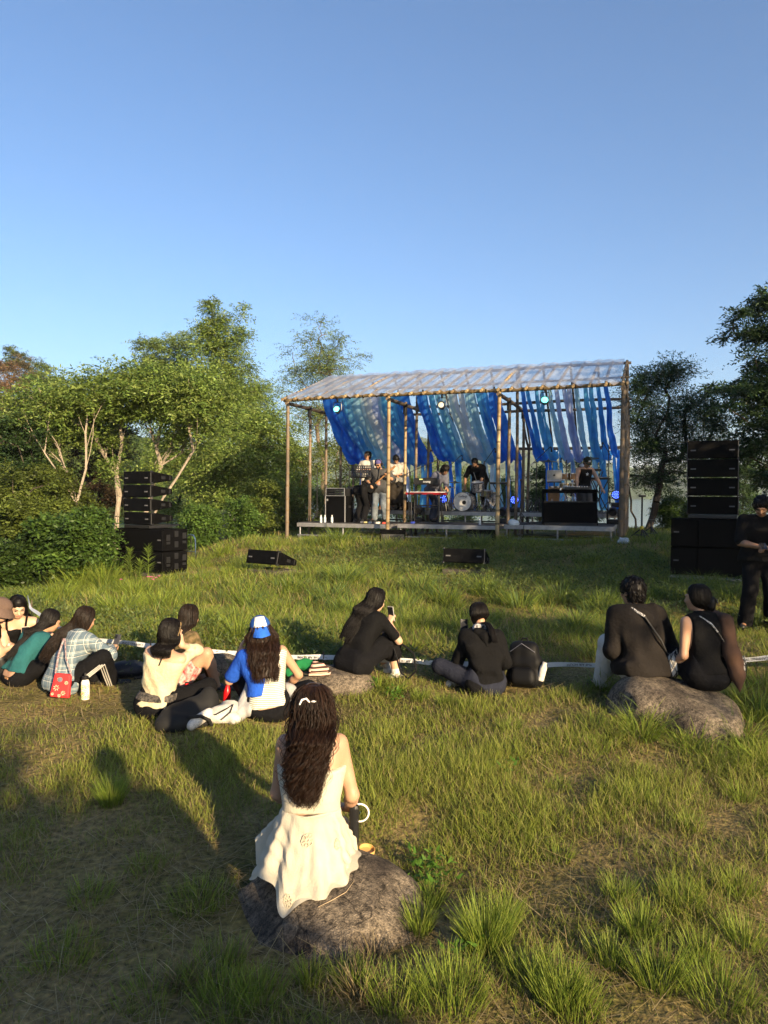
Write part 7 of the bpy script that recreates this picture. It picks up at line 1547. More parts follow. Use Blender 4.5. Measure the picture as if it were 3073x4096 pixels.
# ---------------- barrier tape
def tape():
    M_TAPE = mat("white_tape", (.66, .66, .66), rough=.35, var=.05, transl=.2); M_INK = mat("black_ink", (.02, .02, .022), rough=.5)
    runs = [("white barrier tape sagging at the left behind the seated group", [(27.5, 596, 9.3), (29, 602, 9.1), (31.5, 609, 8.9), (42, 616, 8.5), (55, 625, 8.0), (67.5, 633, 7.7), (80, 637, 7.45), (90, 639, 7.4), (120, 642.5, 7.3), (150, 645.5, 7.2)]),
            ("white barrier tape between the lace blouse and the middle boulder", [(150, 645.5, 7.22), (200, 650, 7.4), (245, 654, 7.35), (288, 656.5, 7.25), (323, 657.5, 7.15)]),
            ("white barrier tape lettered upside down in the middle", [(323, 657.5, 7.17), (360, 659, 7.15), (397, 660.5, 7.1), (432, 662.5, 7.08), (467.5, 664.5, 7.05), (505, 665.5, 7.05), (543, 665.5, 7.05)]),
            ("white barrier tape on the right passing behind the long boulder", [(543, 665.5, 7.07), (575, 664.5, 7.0), (611, 664.5, 6.9), (660, 663, 6.8), (700, 661, 6.7), (738, 659.5, 6.6), (768, 658, 6.5), (800, 656, 6.4), (860, 654, 6.3), (960, 650, 6.2), (1080, 646, 6.1)])]
    for ri, (lab, P) in enumerate(runs):
        C = [at(*q) for q in P]; fine = []
        for i in range(len(C)-1):
            for u in np.linspace(0, 1, 9)[:-1]:
                p0, p1, p2, p3 = C[max(i-1, 0)], C[i], C[i+1], C[min(i+2, len(C)-1)]
                fine.append(.5*((2*p1)+(p2-p0)*u+(2*p0-5*p1+4*p2-p3)*u*u+(-p0+3*p1-3*p2+p3)*u**3))
        fine.append(C[-1]); n = len(fine); V = []; hw = .024; base = fine[0].copy(); rng = np.random.default_rng(ri)
        for i, c in enumerate(fine):
            t = i/n*len(P); a = .25*math.sin(t*1.3+ri)+.12*math.sin(t*4.1); 
            if ri == 0: a += 1.1*math.exp(-((i-18)/9)**2)
            upv = Vector((0, math.sin(a), math.cos(a))); c = c+Vector((0, 0, .006*math.sin(t*3)))
            V += [c-upv*hw-base, c+upv*hw-base]
        F = [(2*i, 2*i+2, 2*i+3, 2*i+1) for i in range(n-1)]; mb = MB(); mb.add(V, F); o = mb.build("barrier_tape", M_TAPE, None, smooth=True); o.location = base; tag(o, lab, "barrier tape", "runs of white barrier tape")
        L = [0.0]
        for i in range(n-1): L.append(L[-1]+(fine[i+1]-fine[i]).length)
        words_ = {0: [(.45, "CAMPING ZONE"), (1.25, "THE AIR HOUSE")], 2: [(.24, "CAMPING ZONE"), (.46, "tri"), (.66, "THE AIR HOUSE"), (.86, "CAMPING ZONE")], 2.5: []}
        spec = {0: [(.62, "THE AIR HOUSE"), (.80, "tri"), (.93, "CAMPING ZONE")], 1: [(.2, "THE AIR HOUSE"), (.55, "CAMPING ZONE"), (.9, "THE AIR HOUSE")], 2: [(.365, "THE AIR HOUSE"), (.455, "tri"), (.56, "CAMPING ZONE"), (.90, "HOUSE")], 3: [(.07, "THE AIR HOUSE"), (.16, "CAMPING ZONE"), (.415, "CAMPING ZONE"), (.50, "THE AIR HOUSE")]}[ri]
        for fpos, txt in spec:
            s_ = fpos*L[-1]; i = max(1, min(n-2, int(np.searchsorted(L, s_)))); c = fine[i]; d = (fine[i+1]-fine[i-1]).normalized(); up_ = Vector((0, 0, 1)); up_ = (up_-d*up_.dot(d)).normalized(); nn = d.cross(up_)
            if txt == "tri":
                q = MB(); q.tube([(-.016, -.014, 0), (.016, -.014, 0), (0, .014, 0), (-.016, -.014, 0)], .0022, 5); lo = q.build("emblem", M_INK, o)
            else: lo = link("lettering", text_mesh(txt, .034, .0004), M_INK, o)
            # the tape hangs upside down: letters are turned by half a turn
            lo.matrix_local = Matrix.Translation(c-base+nn*.004*1.0) @ rect_frame(-d, -up_, nn).to_4x4()
    for k, (px, py, D) in enumerate([(31, 604, 9.05), (150, 645, 7.21), (323, 657, 7.16), (543, 665, 7.06)]):
        c = at(px, py, D); g = ground(c.x, c.y+.012); mb = MB(); mb.tube([(0, 0, -.1), (.004, 0, c.z-g+.05)], [.008, .006], 8); o = mb.build("tape_stake", mat("rusty_rod", (.09, .06, .045), rough=.8), None, smooth=True); o.location = (c.x, c.y+.012, g); tag(o, "thin stake holding the white tape "+["at the far left end", "behind the cream top", "behind the middle boulder", "beside the black backpack"][k], "stake", "thin stakes of the barrier tape")
tape()
# ---------------- upright weeds before the left loudspeakers, small flowers
def weeds():
    M_W = mat("weed_leaf", (.13, .18, .03), rough=.55, var=.2, transl=.35)
    for i, (px, py, D, h, lab) in enumerate([(130.5, 583, 12.6, .62, "tall weed with whorled narrow leaves, left one before the speakers"), (148, 583, 12.5, .66, "tall weed with whorled narrow leaves, right one before the speakers"), (139, 584, 12.4, .42, "shorter weed between the two tall weeds")]):
        p = at(px, py, D); p.z = ground(p.x, p.y); o = thing("tall_weed", lab, "weed", p, 0, "tall weeds before the left loudspeakers"); rng = np.random.default_rng(i)
        MB().tube([(0, 0, -.05), (.01, 0, h*.5), (.0+.03*(i-1), 0, h)], [.008, .007, .003], 7).build("stem", M_W, o, smooth=True); n = 110; t = rng.uniform(.25, 1, n); P = np.stack([.02*(i-1)*t, np.zeros(n), h*t], -1)
        V, F, C = blades(P, (.17-.10*np.abs(t-.55))*rng.uniform(.8, 1.1, n), np.full(n, .018), rng.uniform(0, 6.28, n), 1.15-.75*(t-.25), rng.uniform(.1, .5, n), np.tile((.13, .19, .03), (n, 1))); link("leaves", np_mesh("leaves", V, F, col=C), M_GRASS, o)
    rng = np.random.default_rng(9); mb = MB()
    M_PK = mat("pink_petal", (.5, .12, .22), rough=.6); 
    for (px, py) in [(150, 590), (153, 592), (156, 589), (152, 587), (121, 593), (148, 594), (159, 588)]:
        p = at(px, py, 11.6); p.z = ground(p.x, p.y)+rng.uniform(.22, .3); mb.lathe([(.004, 0), (.022, .004), (.028, .010), (.012, .014)], p, 7)
        mb.cur = 1; mb.tube([p, (p.x, p.y, ground(p.x, p.y))], .003, 4); mb.cur = 0
    tag(mb.build("flowers", [M_PK, M_W], None), "scattered small pink flowers in the grass before the left speakers", "flowers", kind="stuff")
weeds()
def out_of_view():
    """the visitor standing to the right of the photographer, whose shadow lies across the lawn"""
    loc = Vector((1.04, .16, ground(1.04, .16))); p = Pose(hip=.92, height=1.72, male=True, hunch=4)
    o = person("visitor standing out of view right beside the photographer", loc, R(20), p, SKIN, vox=.02, group="", hands=False); shirt(p, o, M_CHAR, t=.03, sleeve=.9, vox=.02); trousers(p, o, M_BPANT, t=.035, vox=.02); hair_cap(p, o, vox=.014); shoes(p, o, M_SHOEB)
out_of_view()
# ================================================================== the band and its gear
M_LED = mat("blue_led", (.02, .03, .2), emit=(.06, .12, 1.0), estr=3.0); M_CYAN = mat("cyan_lens", (.1, .5, .5), emit=(.15, .95, .85), estr=1.1); M_LENS = mat("dim_lens", (.45, .46, .42), rough=.15, spec=.7)
M_PEARL = mat("grey_pearl_shell", (.10, .10, .11), rough=.25, var=.6, scale=30, col2=(.40, .40, .42)); M_SKINW = mat("drum_skin", (.66, .65, .62), rough=.45); M_CYM = mat("dark_bronze", (.10, .085, .05), rough=.35, metal=.8, var=.3, scale=12); M_WOODD = mat("warm_wood", (.30, .15, .06), rough=.45, var=.35, scale=5)
M_RED = mat("red_lacquer", (.22, .008, .012), rough=.3); M_SILV = mat("silver_case", (.40, .41, .43), rough=.35, metal=.5); M_WHT = mat("white_print", (.7, .7, .7), rough=.6); M_KEYW = mat("key_white", (.65, .64, .6), rough=.4); M_PET = mat("clear_bottle", (.62, .68, .72), rough=.15, spec=.7, transl=.3)
PROT = SROT
def facing(a): return Matrix.Rotation(a, 4, 'Z')
def sub(name, mb, m, root, smooth=True): return mb.build(name, m, root, smooth=smooth)
def spot(label, px, s, z, lens):
    o = thing("stage_light", label, "stage light", sp(px, s, z), SROT+R(8))
    mb = MB(); mb.lathe([(.055, -.06), (.075, -.05), (.085, .06), (.088, .10), (.080, .10), (.074, .07)], (0, -.02, 0), 20, Euler((R(74), 0, 0)), cap=False); mb.lathe([(.001, -.062), (.055, -.06)], (0, -.02, 0), 20, Euler((R(74), 0, 0)), cap=False); sub("lamp_housing", mb, M_BLACKM, o)
    l = MB(); l.lathe([(.001, .075), (.05, .078), (.076, .070)], (0, -.02, 0), 20, Euler((R(74), 0, 0)), cap=False); sub("lens", l, lens, o)
    y = MB(); y.tube([(-.10, 0, 0), (-.105, 0, .14), (-.09, 0, .20), (.09, 0, .20), (.105, 0, .14), (.10, 0, 0)], .009, 6); y.box((0, 0, .235), (.04, .06, .08), bev=.01); sub("yoke", y, M_BLACKM, o)
    c = MB(); c.tube([(.02, .09, .02), (.13, .06, -.02), (.17, .02, .12), (.12, 0, .25)], .007, 5); sub("cable", c, M_BLACK, o)
    return o
spot("lit cyan spotlight hanging from the eave over the left bay", 337, .06, EAVE-.28, M_CYAN)
spot("unlit clear spotlight hanging from the eave over the middle bay", 441, .06, EAVE-.28, M_LENS)
spot("lit cyan spotlight hanging from the eave over the right bay", 543.5, .06, EAVE-.26, M_CYAN)
def wash(label, px, s, z, tilt=-40):
    o = thing("wash_light", label, "stage light", sp(px, s, z), SROT, "blue wash lights on the stage floor")
    b = MB(); b.box((0, 0, .05), (.24, .22, .10), bev=.02); sub("lamp_base", b, M_BLACK, o)
    y = MB(); y.tube([(-.15, 0, .10), (-.16, 0, .28), (-.15, 0, .30)], .02, 8); y.tube([(.15, 0, .10), (.16, 0, .28), (.15, 0, .30)], .02, 8); y.box((0, 0, .11), (.32, .08, .03)); sub("yoke", y, M_BLACK, o)
    E = Euler((R(90+tilt+20), 0, 0)); h = MB(); h.lathe([(.02, -.12), (.09, -.10), (.12, .0), (.13, .08), (.122, .08)], (0, 0, .30), 20, E); sub("lamp_head", h, M_BLACK, o)
    M = E.to_matrix(); L = MB()
    for a, n in ((0, 1), (.045, 6), (.09, 12)):
        for i in range(n): t = 6.283*i/n; L.lathe([(.013, 0), (.011, .012), (.001, .014)], M @ Vector((a*math.cos(t), a*math.sin(t), .078))+Vector((0, 0, .30)), 8, E)
    sub("led", L, M_LED, o); return o
wash("lit blue wash light on the floor behind the keyboard player", 444, 2.6, RISER); wash("lit blue wash light between the middle stage posts", 515, 2.45, RISER); wash("lit blue wash light at the right end of the stage", 616, 2.9, RISER+.15)
def mover(label, px, s, z):
    o = thing("moving_head", label, "stage light", sp(px, s, z), SROT); b = MB(); b.box((0, 0, .06), (.28, .26, .12), bev=.02); sub("lamp_base", b, M_BLACK, o); y = MB(); y.box((-.13, 0, .24), (.05, .12, .28), bev=.02); y.box((.13, 0, .24), (.05, .12, .28), bev=.02); sub("yoke", y, M_BLACK, o); h = MB(); h.lathe([(.06, -.14), (.10, -.06), (.105, .10), (.09, .13), (.07, .12)], (0, 0, .32), 18, Euler((R(105), 0, 0))); sub("lamp_head", h, M_BLACK, o)
mover("black moving head lamp on the floor beside the red keyboard stand", 419, 1.95, DECK); mover("black moving head lamp at the right end of the stage floor", 613, 1.9, DECK+.04); mover("black moving head lamp behind the third front post", 503, 2.0, DECK)
# bass amplifier and rack
def bass_amp():
    o = thing("bass_cabinet", "tall black bass speaker cabinet at the left end of the stage", "amplifier", sp(339, 1.0, DECK-.02), SROT+R(-8)); sub("cabinet", MB().box((0, .02, .36), (.62, .40, .70), bev=.015), M_CAB, o, False); sub("grille", MB().box((0, -.185, .36), (.58, .02, .66), bev=.004), M_GRILLE, o, False)
    for sx in (-1, 1): sub("corner_trim", MB().box((sx*.305, -.19, .36), (.012, .03, .70), bev=.003), M_SILV, o, False)
    b = MB(); b.box((-.25, -.198, .60), (.055, .006, .055), bev=.002); b.tube([(-.235+.018*math.cos(t)*(.6+.1*t), -.203, .60+.018*math.sin(t)) for t in np.linspace(0, 5, 12)], .004, 5); sub("badge", b, M_SILV, o); sub("handle", MB().box((.312, .04, .42), (.01, .12, .06), bev=.004), M_BLACKM, o, False)
    r = thing("rack_case", "flight case with amplifier racks standing on the bass cabinet", "rack case", sp(339, 1.0, DECK-.02+.712), SROT+R(-8)); f = MB()
    for sx in (-1, 1): f.box((sx*.275, 0, .10), (.02, .40, .20), bev=.004)
    f.box((0, 0, .192), (.53, .40, .016)); f.box((0, 0, .008), (.53, .40, .016)); sub("case", f, M_BLACK, r, False)
    e = MB()
    for x in (-.287, .287): e.box((x, -.2, .10), (.012, .012, .2))
    for z in (.0, .2): e.box((0, -.204, z), (.57, .012, .012))
    sub("edge_trim", e, M_SILV, r, False)
    for i, z in enumerate((.055, .12, .165)):
        u = MB(); u.box((0, -.15, z), (.52, .06, .05 if i == 0 else .04), bev=.003); 
        for k in range(5): u.lathe([(.008, 0), (.008, .012), (0, .012)], (-.18+k*.08, -.182, z), 8, Euler((R(90), 0, 0)))
        sub("rack_unit", u, M_BLACKM, r)
bass_amp()
def bottle(label, px, s, z):
    o = thing("water_bottle", label, "bottle", sp(px, s, z), 0, "clear water bottles on the stage edge"); sub("bottle_body", MB().lathe([(.028, 0), (.032, .01), (.032, .06), (.029, .07), (.032, .08), (.032, .13), (.02, .165), (.013, .18), (.013, .19)], (0, 0, 0), 14), M_PET, o); sub("cap", MB().lathe([(.015, .188), (.015, .205), (.004, .206)], (0, 0, 0), 12), M_WHT, o)
for px, l in ((321, "leftmost water bottle beside the bass cabinet"), (325, "second water bottle beside the bass cabinet"), (332, "water bottle right before the bass cabinet")): bottle(l, px, .5, DECK-.02)
bottle("water bottle before the bass drum", 480, .6, DECK)
def tripod(mb, h, r=.28, z0=0, rp=.012):
    mb.tube([(0, 0, .12), (0, 0, h)], rp, 8)
    for k in range(3): a = 2.09*k+.5; mb.tube([(0, 0, .30), (math.cos(a)*r, math.sin(a)*r, .0)], rp*.8, 6); mb.tube([(0, 0, .14), (math.cos(a)*r*.55, math.sin(a)*r*.55, .135)], rp*.6, 5)
def mic_stand(label, px, s, z, h, boom=None):
    o = thing("microphone_stand", label, "microphone stand", sp(px, s, z), SROT); m = MB(); tripod(m, h, .26); sub("stand", m, M_BLACKM, o)
    if boom:
        a, b = Vector(boom[0]), Vector(boom[1]); sub("boom", MB().tube([a, b], .009, 6), M_BLACKM, o); d = (b-a).normalized(); q = MB(); q.tube([b, b+d*.03+Vector((0, 0, -.02)), b+d*.05+Vector((0, 0, -.12))], [.016, .018, .014], 8); q.lathe([(.014, 0), (.024, .015), (.026, .03), (.018, .045), (.001, .05)], b+d*.05+Vector((0, 0, -.165)), 10); sub("microphone", q, M_BLACK, o)
    else: q = MB(); q.tube([(0, 0, h), (0, -.05, h+.05)], .012, 8); q.lathe([(.013, 0), (.025, .03), (.02, .05), (0, .055)], (0, -.055, h+.04), 10, Euler((R(50), 0, 0))); sub("microphone", q, M_BLACK, o)
mic_stand("microphone stand at the far left of the stage", 317, 1.0, DECK-.02, 1.45); mic_stand("microphone stand behind the bass cabinet", 349, 1.9, DECK-.02, 1.50); mic_stand("boom microphone stand left of the red keyboard", 409, .9, DECK, 1.36, ((-.25, 0, 1.2), (.66, .25, 1.62)))
mic_stand("boom microphone reaching over the cymbal left of the bass drum", 446, 2.9, RISER, 1.25, ((-.2, 0, 1.0), (.42, 0, 1.55))); mic_stand("boom microphone over the drummer", 484, 3.2, RISER, 1.4, ((-.15, 0, 1.15), (.28, 0, 1.75))); mic_stand("boom microphone high beside the left percussion cymbal", 536, 2.6, RISER, 1.35, ((-.1, 0, 1.3), (.35, 0, 1.72))); mic_stand("boom microphone over the bongos", 566, 3.0, RISER, 1.4, ((.1, 0, 1.1), (-.12, 0, 1.45))); mic_stand("straight microphone stand behind the third front post", 521, 1.2, DECK, 1.05); mic_stand("tall microphone stand at the right end of the stage", 608, 2.4, RISER, 1.75, ((.05, 0, 1.45), (-.15, .1, 1.8)))
def music_stand(label, px, s, z, h, w_=.52, tilt=-24, holes=True):
    o = thing("music_stand", label, "music stand", sp(px, s, z), SROT+R(12)); m = MB(); tripod(m, h-.05, .24); sub("stand", m, M_BLACKM, o); E = Euler((R(tilt), 0, 0)); M = E.to_matrix(); d = MB()
    # a perforated desk: bars leave real holes
    nx, nz = 9, 5; W, H = w_, .34
    if holes:
        for i in range(nx+1): d.box(M @ Vector((-W/2+W*i/nx, 0, 0))+Vector((0, 0, h+.08)), (W/nx*.52, .006, H), E)
        for j in range(nz+1): d.box(M @ Vector((0, .0015, -H/2+H*j/nz))+Vector((0, 0, h+.08)), (W+.02, .006, H/nz*.5), E)
    else: d.box(Vector((0, 0, h+.08)), (W, .006, H), E)
    d.box(M @ Vector((0, -.03, -H/2))+Vector((0, 0, h+.08)), (W+.02, .06, .008), E); sub("desk", d, M_BLACKM, o, False)
music_stand("perforated black music stand before the man in the white tee", 361, 1.15, DECK-.02, 1.28); music_stand("tilted black stand desk beside the bass cabinet", 351.5, 1.5, DECK-.02, .78, .24, -50, False)
# effect pedals and cables
rng5 = np.random.default_rng(12)
for i, (px, s, c) in enumerate([(366, .55, (.5, .45, .2)), (370, .6, (.3, .32, .33)), (374, .5, (.06, .06, .07)), (378, .55, (.55, .55, .5)), (384.5, .5, (.5, .08, .05)), (413, .55, (.03, .05, .3)), (362, .6, (.12, .12, .13))]):
    nm = ["yellowish", "grey", "black", "silver", "red", "blue", "dark grey"][i]; o = thing("effect_pedal", f"{nm} effect pedal on the front stage platform", "effect pedal", sp(px, s, DECK-.02 if px < 400 else DECK+.005), SROT+rng5.uniform(-.3, .3)); sub("pedal_case", MB().box((0, 0, .028), (.075, .12, .05), bev=.006, taper=(.95, .8)), mat("pedal_"+nm.replace(" ", "_"), c, rough=.4), o, False); k = MB(); [k.lathe([(.008, 0), (.008, .014), (0, .015)], (x, .03, .052), 8) for x in (-.02, .02)]; k.lathe([(.012, 0), (.012, .012), (0, .013)], (0, -.03, .052), 10); sub("knob", k, M_BLACK, o)
def cables():
    for i, (pts, z, l) in enumerate([([(300, .36), (318, .7), (330, .45), (352, .6), (372, .4)], DECK-.008, "black cable along the left front platform"), ([(398, .5), (410, .7), (425, .5), (440, .75), (452, .45)], DECK+.016, "black cable below the red keyboard"), ([(505, .5), (520, .42), (535, .8), (548, .5)], DECK+.05, "black cable on the right front platform")]):
        mb = MB(); P = [sp(px, s, z) for px, s in pts]; f = []
        for a in range(len(P)-1):
            for u in np.linspace(0, 1, 6)[:-1]: f.append(P[a].lerp(P[a+1], u)+Vector((.03*math.sin(u*9+a), .04*math.sin(u*7+i), .004)))
        o = mb.tube(f, .008, 6).build("cable", M_BLACK, None, smooth=True); tag(o, l, "cable")
    for i, (px0, px1, l) in enumerate([(327, 322, "cable drooping over the front edge of the left platform"), (524, 519, "cable drooping over the front edge of the right platform")]):
        a = sp(px0, .33, DECK+.03); b = sp(px1, .2, 0); b.z = ground(b.x, b.y)+.02; o = MB().tube([a+SV*.4, a, a-SV*.05+Vector((0, 0, -.05)), (a+b)/2+Vector((.05, 0, -.08)), b], .008, 6).build("cable", M_BLACK, None, smooth=True); tag(o, l, "cable")
cables()
# keyboards
def keyboards():
    z = DECK+.005; c = sp(426.5, 1.1, z); rz = SROT+R(6)
    s = thing("keyboard_stand", "black stand carrying the red keyboard and the small synthesizer", "keyboard stand", c, rz); m = MB()
    for sx in (-1, 1): m.tube([(sx*.36, -.2, 0), (sx*.36, -.2, .70), (sx*.36, .15, .70)], .016, 8); m.tube([(sx*.36, .2, 0), (sx*.36, .2, .70)], .016, 8); m.tube([(sx*.36, -.22, .02), (sx*.36, .22, .02)], .018, 8); m.tube([(sx*.36, .15, .70), (sx*.30, .16, .98), (sx*.30, -.12, .94)], .014, 8)
    m.tube([(-.36, .2, .45), (.36, .2, .45)], .016, 8); m.tube([(-.36, -.2, .40), (.36, -.2, .40)], .012, 8); sub("stand", m, M_BLACKM, s)
    k = thing("keyboard", "long red keyboard seen from behind on the stand", "keyboard", c+Vector((0, 0, .717)), rz+R(0)); sub("case", MB().box((0, 0, .04), (1.06, .27, .06), bev=.01), M_RED, k, False); sub("keys", MB().box((0, .07, .082), (.98, .13, .02), bev=.002), M_KEYW, k, False); t = MB(); t.box((-.2, -.139, .03), (.2, .004, .03)); t.box((.12, -.139, .03), (.16, .004, .025)); sub("socket_panel", t, M_BLACKM, k, False)
    y = thing("synthesizer", "small black synthesizer with a white maker name, above the red keyboard", "synthesizer", c+Vector((0, 0, .99)), rz); F_ = MB(); F_.prism([(-.15, 0), (.15, 0), (.15, .05), (.02, .09), (-.13, .17), (-.15, .16)], -.30, .30, rect_frame(Vector((0, 1, 0)), Vector((1, 0, 0)), Vector((0, 0, 1)))); sub("case", F_, M_BLACK, y, False); q = MB(); q.box((0, .09, .077), (.54, .10, .018)); sub("keys", q, M_KEYW, y, False)
    for sx in (-1, 1): sub("side_cheek", MB().box((sx*.307, 0, .07), (.014, .30, .13), bev=.004), M_BLACKM, y, False)
    p_ = MB(); [p_.lathe([(.012, 0), (.010, .02), (0, .021)], (-.24+.06*a, -.06+.035*b, .145-.02*b), 8) for a in range(9) for b in range(2)]; sub("knobs", p_, M_SILV, y)
    lettering("moog", .085, M_WHT, y, (.03, -.153, .075), (R(90), 0, 0)); sub("screen", MB().box((-.12, -.152, .135), (.09, .004, .03)), mat("display", (.3, .32, .12), emit=(.3, .35, .1), estr=.4), y, False)
keyboards()
def perf(label, loc, rz, p, vox=.015, face=True, skin=None, hands=True):
    return person(label, loc, rz, p, skin or SKINT, vox=vox, group="performers on the stage", face=face, hands=hands)
TOCAM = PROT*0+R(180)
def performers():
    # man in white tee behind the music stand
    loc = sp(368, 2.45, RISER); rz = R(180-20); p = Pose(hip=.90, lean=0, hunch=3, height=1.70, male=True, headyaw=-28, headpitch=-2); p.arm('R', V3(.10, .24, 1.14), (.9, -.5, -.6), (-.8, .5, 0), .5); p.arm('L', V3(-.12, .26, 1.16), (-.9, -.5, -.6), (.8, .5, 0), .5); p.leg('R', V3(.12, 0, .09), (0, 1, 0), (.1, 1, 0)); p.leg('L', V3(-.12, 0, .09), (0, 1, 0), (-.1, 1, 0))
    o = perf("man in a white tee standing behind the music stand", loc, rz, p); shirt(p, o, M_WTEE, t=.028, sleeve=.9, vox=.016, hem=-.08, seed=1); trousers(p, o, M_BPANT, t=.03, vox=.017); shoes(p, o, M_SHOEB); hair_cap(p, o, g=.012, front=.035, vox=.012, tufts=250); MB().tube([p.N+p.f*.06-p.r*.05, p.C+p.f*.13+p.up2*.0-p.r*.02, p.waist+p.f*.14+p.r*.0, p.C+p.f*.13+p.r*.03, p.N+p.f*.06+p.r*.05], .006, 5).build("lanyard", mat("pink_lanyard", (.5, .2, .18), rough=.6), o, smooth=True)
    # bending man
    loc = sp(360, 1.05, DECK-.02); rz = R(-38); p = Pose(hip=.86, lean=72, hunch=22, height=1.70, male=True, headpitch=70, headfwd=10); p.arm('R', V3(.18, .62, .48), (.4, -.2, -.2), (0, .3, -1), .6); p.arm('L', V3(-.14, .66, .46), (-.4, -.2, -.2), (0, .3, -1), .6); p.leg('R', V3(.11, .02, .09), (0, 1, 0), (.1, 1, 0)); p.leg('L', V3(-.11, -.03, .09), (0, 1, 0), (-.1, 1, 0))
    o = perf("stagehand in black bending forward beside the guitarist", loc, rz, p, face=False); shirt(p, o, M_BTEE, t=.022, sleeve=.85, vox=.016, hem=-.02, neckcut=.06); trousers(p, o, M_BPANT, t=.028, vox=.017); shoes(p, o, M_SHOEB); hair_cap(p, o, g=.012, vox=.012, tufts=150)
    # guitarist
    loc = sp(380, 1.35, DECK-.02); rz = R(180-14); p = Pose(hip=.92, lean=-2, hunch=10, height=1.72, male=True, headpitch=24, headyaw=-16, headfwd=8, fat=1.06); p.arm('L', V3(-.26, .26, 1.22), (-.9, -.2, -1), (.2, .3, .9), 1.1); p.arm('R', V3(.22, .20, 1.02), (1, -.5, -.5), (-.5, .5, -.4), .6); p.leg('R', V3(.15, .03, .09), (0, 1, 0), (.4, 1, 0)); p.leg('L', V3(-.15, .0, .09), (0, 1, 0), (-.4, 1, 0))
    o = perf("guitarist in a long charcoal tee, ripped jeans and a backward purple cap", loc, rz, p); shirt(p, o, M_CHAR, t=.045, sleeve=.95, vox=.016, hem=-.20, flare=.03, wr=.008); trousers(p, o, M_LJEANS, t=.028, vox=.016, wr=.008); shoes(p, o, M_SHOEB)
    for w_ in 'RL':
        K = getattr(p, 'K'+w_); F = Fig(.014, .01); F.ell(K+V3(0, .055, -.02), (.045, .035, .02)); F.ell(K+V3(0, .055, -.10), (.035, .03, .012)); garment("torn_knee", o, SKINT, F)
    cap_hat(p, o, cloth("purple_cap", (.07, .06, .16)), cloth("purple_cap", (0, 0, 0)), back=True); g = MB(); [g.box(p.H+p.hr*sx*.034+p.hf*.100+p.hu*.008, (.058, .016, .036), Matrix(p.HM.tolist()), bev=.006) for sx in (-1, 1)]; g.tube([p.H+p.hr*.06+p.hf*.09+p.hu*.01, p.H+p.hr*.08+p.hu*.01], .005, 5); g.tube([p.H-p.hr*.06+p.hf*.09+p.hu*.01, p.H-p.hr*.08+p.hu*.01], .005, 5); g.build("sunglasses", mat("black_gloss", (.004, .004, .004), rough=.1), o)
    h = MB(); h.tube([p.H+p.hr*.112*math.sin(t)+p.hu*(.03+.118*math.cos(t)) for t in np.linspace(-1.7, 1.7, 16)], .010, 8)
    for sx in (-1, 1): h.tube([p.H+p.hr*sx*.090, p.H+p.hr*sx*.118], [.042, .038], 12)
    h.build("headphones", M_BLACK, o, smooth=True); MB().box(p.waist+p.f*.165+p.r*.0-V3(0, 0, .02), (.07, .012, .10), bev=.003).build("pass_card", mat("pass_card", (.6, .25, .2), rough=.5, var=.3, scale=40), o)
    gt = thing("electric_guitar", "dark electric guitar slung across the charcoal tee", "guitar", wl(loc, rz, p.waist+p.f*.20+V3(.06, .03, -.02)), rz); a = V3(.16, 0, -.16); b = V3(-.42, .06, .36); F = Fig(.012, .03); F.cap(V3(.06, 0, -.07), V3(.13, 0, -.12), .10, .14); F.cap(V3(.0, 0, .03), V3(.05, 0, -.02), .05, .06); F.cap(V3(-.02, 0, -.08), V3(.05, 0, -.09), .04, .06); F.cut((0, .03, 0), (0, 1, 0)); F.cut((0, -.03, 0), (0, -1, 0)); garment("guitar_body", gt, mat("black_gloss", (.006, .006, .006), rough=.12), F); MB().tube([V3(.0, .025, -.0), b], [.022, .018], 8).build("neck", M_WOODD, gt, smooth=True); MB().box(V3(-.48, .065, .405), (.16, .02, .06), Euler((0, R(42), 0)), bev=.01).build("headstock", M_WOODD, gt); MB().tube([V3(.2, -.02, -.18), V3(.20, -.28, .2), V3(.0, -.26, .52), V3(-.10, -.04, .42), V3(-.06, 0, .06)], .018, 6).build("strap", M_BLACK, gt, smooth=True)
    # white shirt and long dark skirt
    loc = sp(397, 2.5, RISER); rz = R(180-12); p = Pose(hip=.86, lean=6, hunch=18, height=1.64, male=True, headpitch=38, headyaw=10, headfwd=12); p.arm('R', V3(.02, .24, .98), (.8, -.5, -.5), (-.8, .4, -.2), .4); p.arm('L', V3(-.14, .24, 1.0), (-.9, -.6, -.4), (.8, .4, -.1), .5); p.leg('R', V3(.11, .03, .09), (0, 1, 0), (.1, 1, 0)); p.leg('L', V3(-.11, -.02, .09), (0, 1, 0), (-.1, 1, 0))
    o = perf("musician in a loose white shirt and long dark skirt with bowed head", loc, rz, p); shirt(p, o, M_WTEE, t=.036, sleeve=1.6, vox=.016, hem=-.06, wr=.009); F = Fig(.017, .06); F.cap(p.P-V3(.08, 0, 0), p.P+V3(.08, 0, 0), .13); F.cap(p.P+V3(-.09, .0, -.1), V3(-.15, 0, .32), .14, .15); F.cap(p.P+V3(.09, .0, -.1), V3(.15, 0, .32), .14, .15); [F.cap(p.P+V3(x, .05, -.2), V3(x*1.4, .10, .26), .13, .14) for x in (-.08, .08)]; F.wrinkle(.012, 24, seed=6); garment("skirt", o, cloth("dark_brown_skirt", (.022, .018, .014)), F); shoes(p, o, M_SHOEB); hair_cap(p, o, g=.014, front=.03, vox=.012, tufts=250)
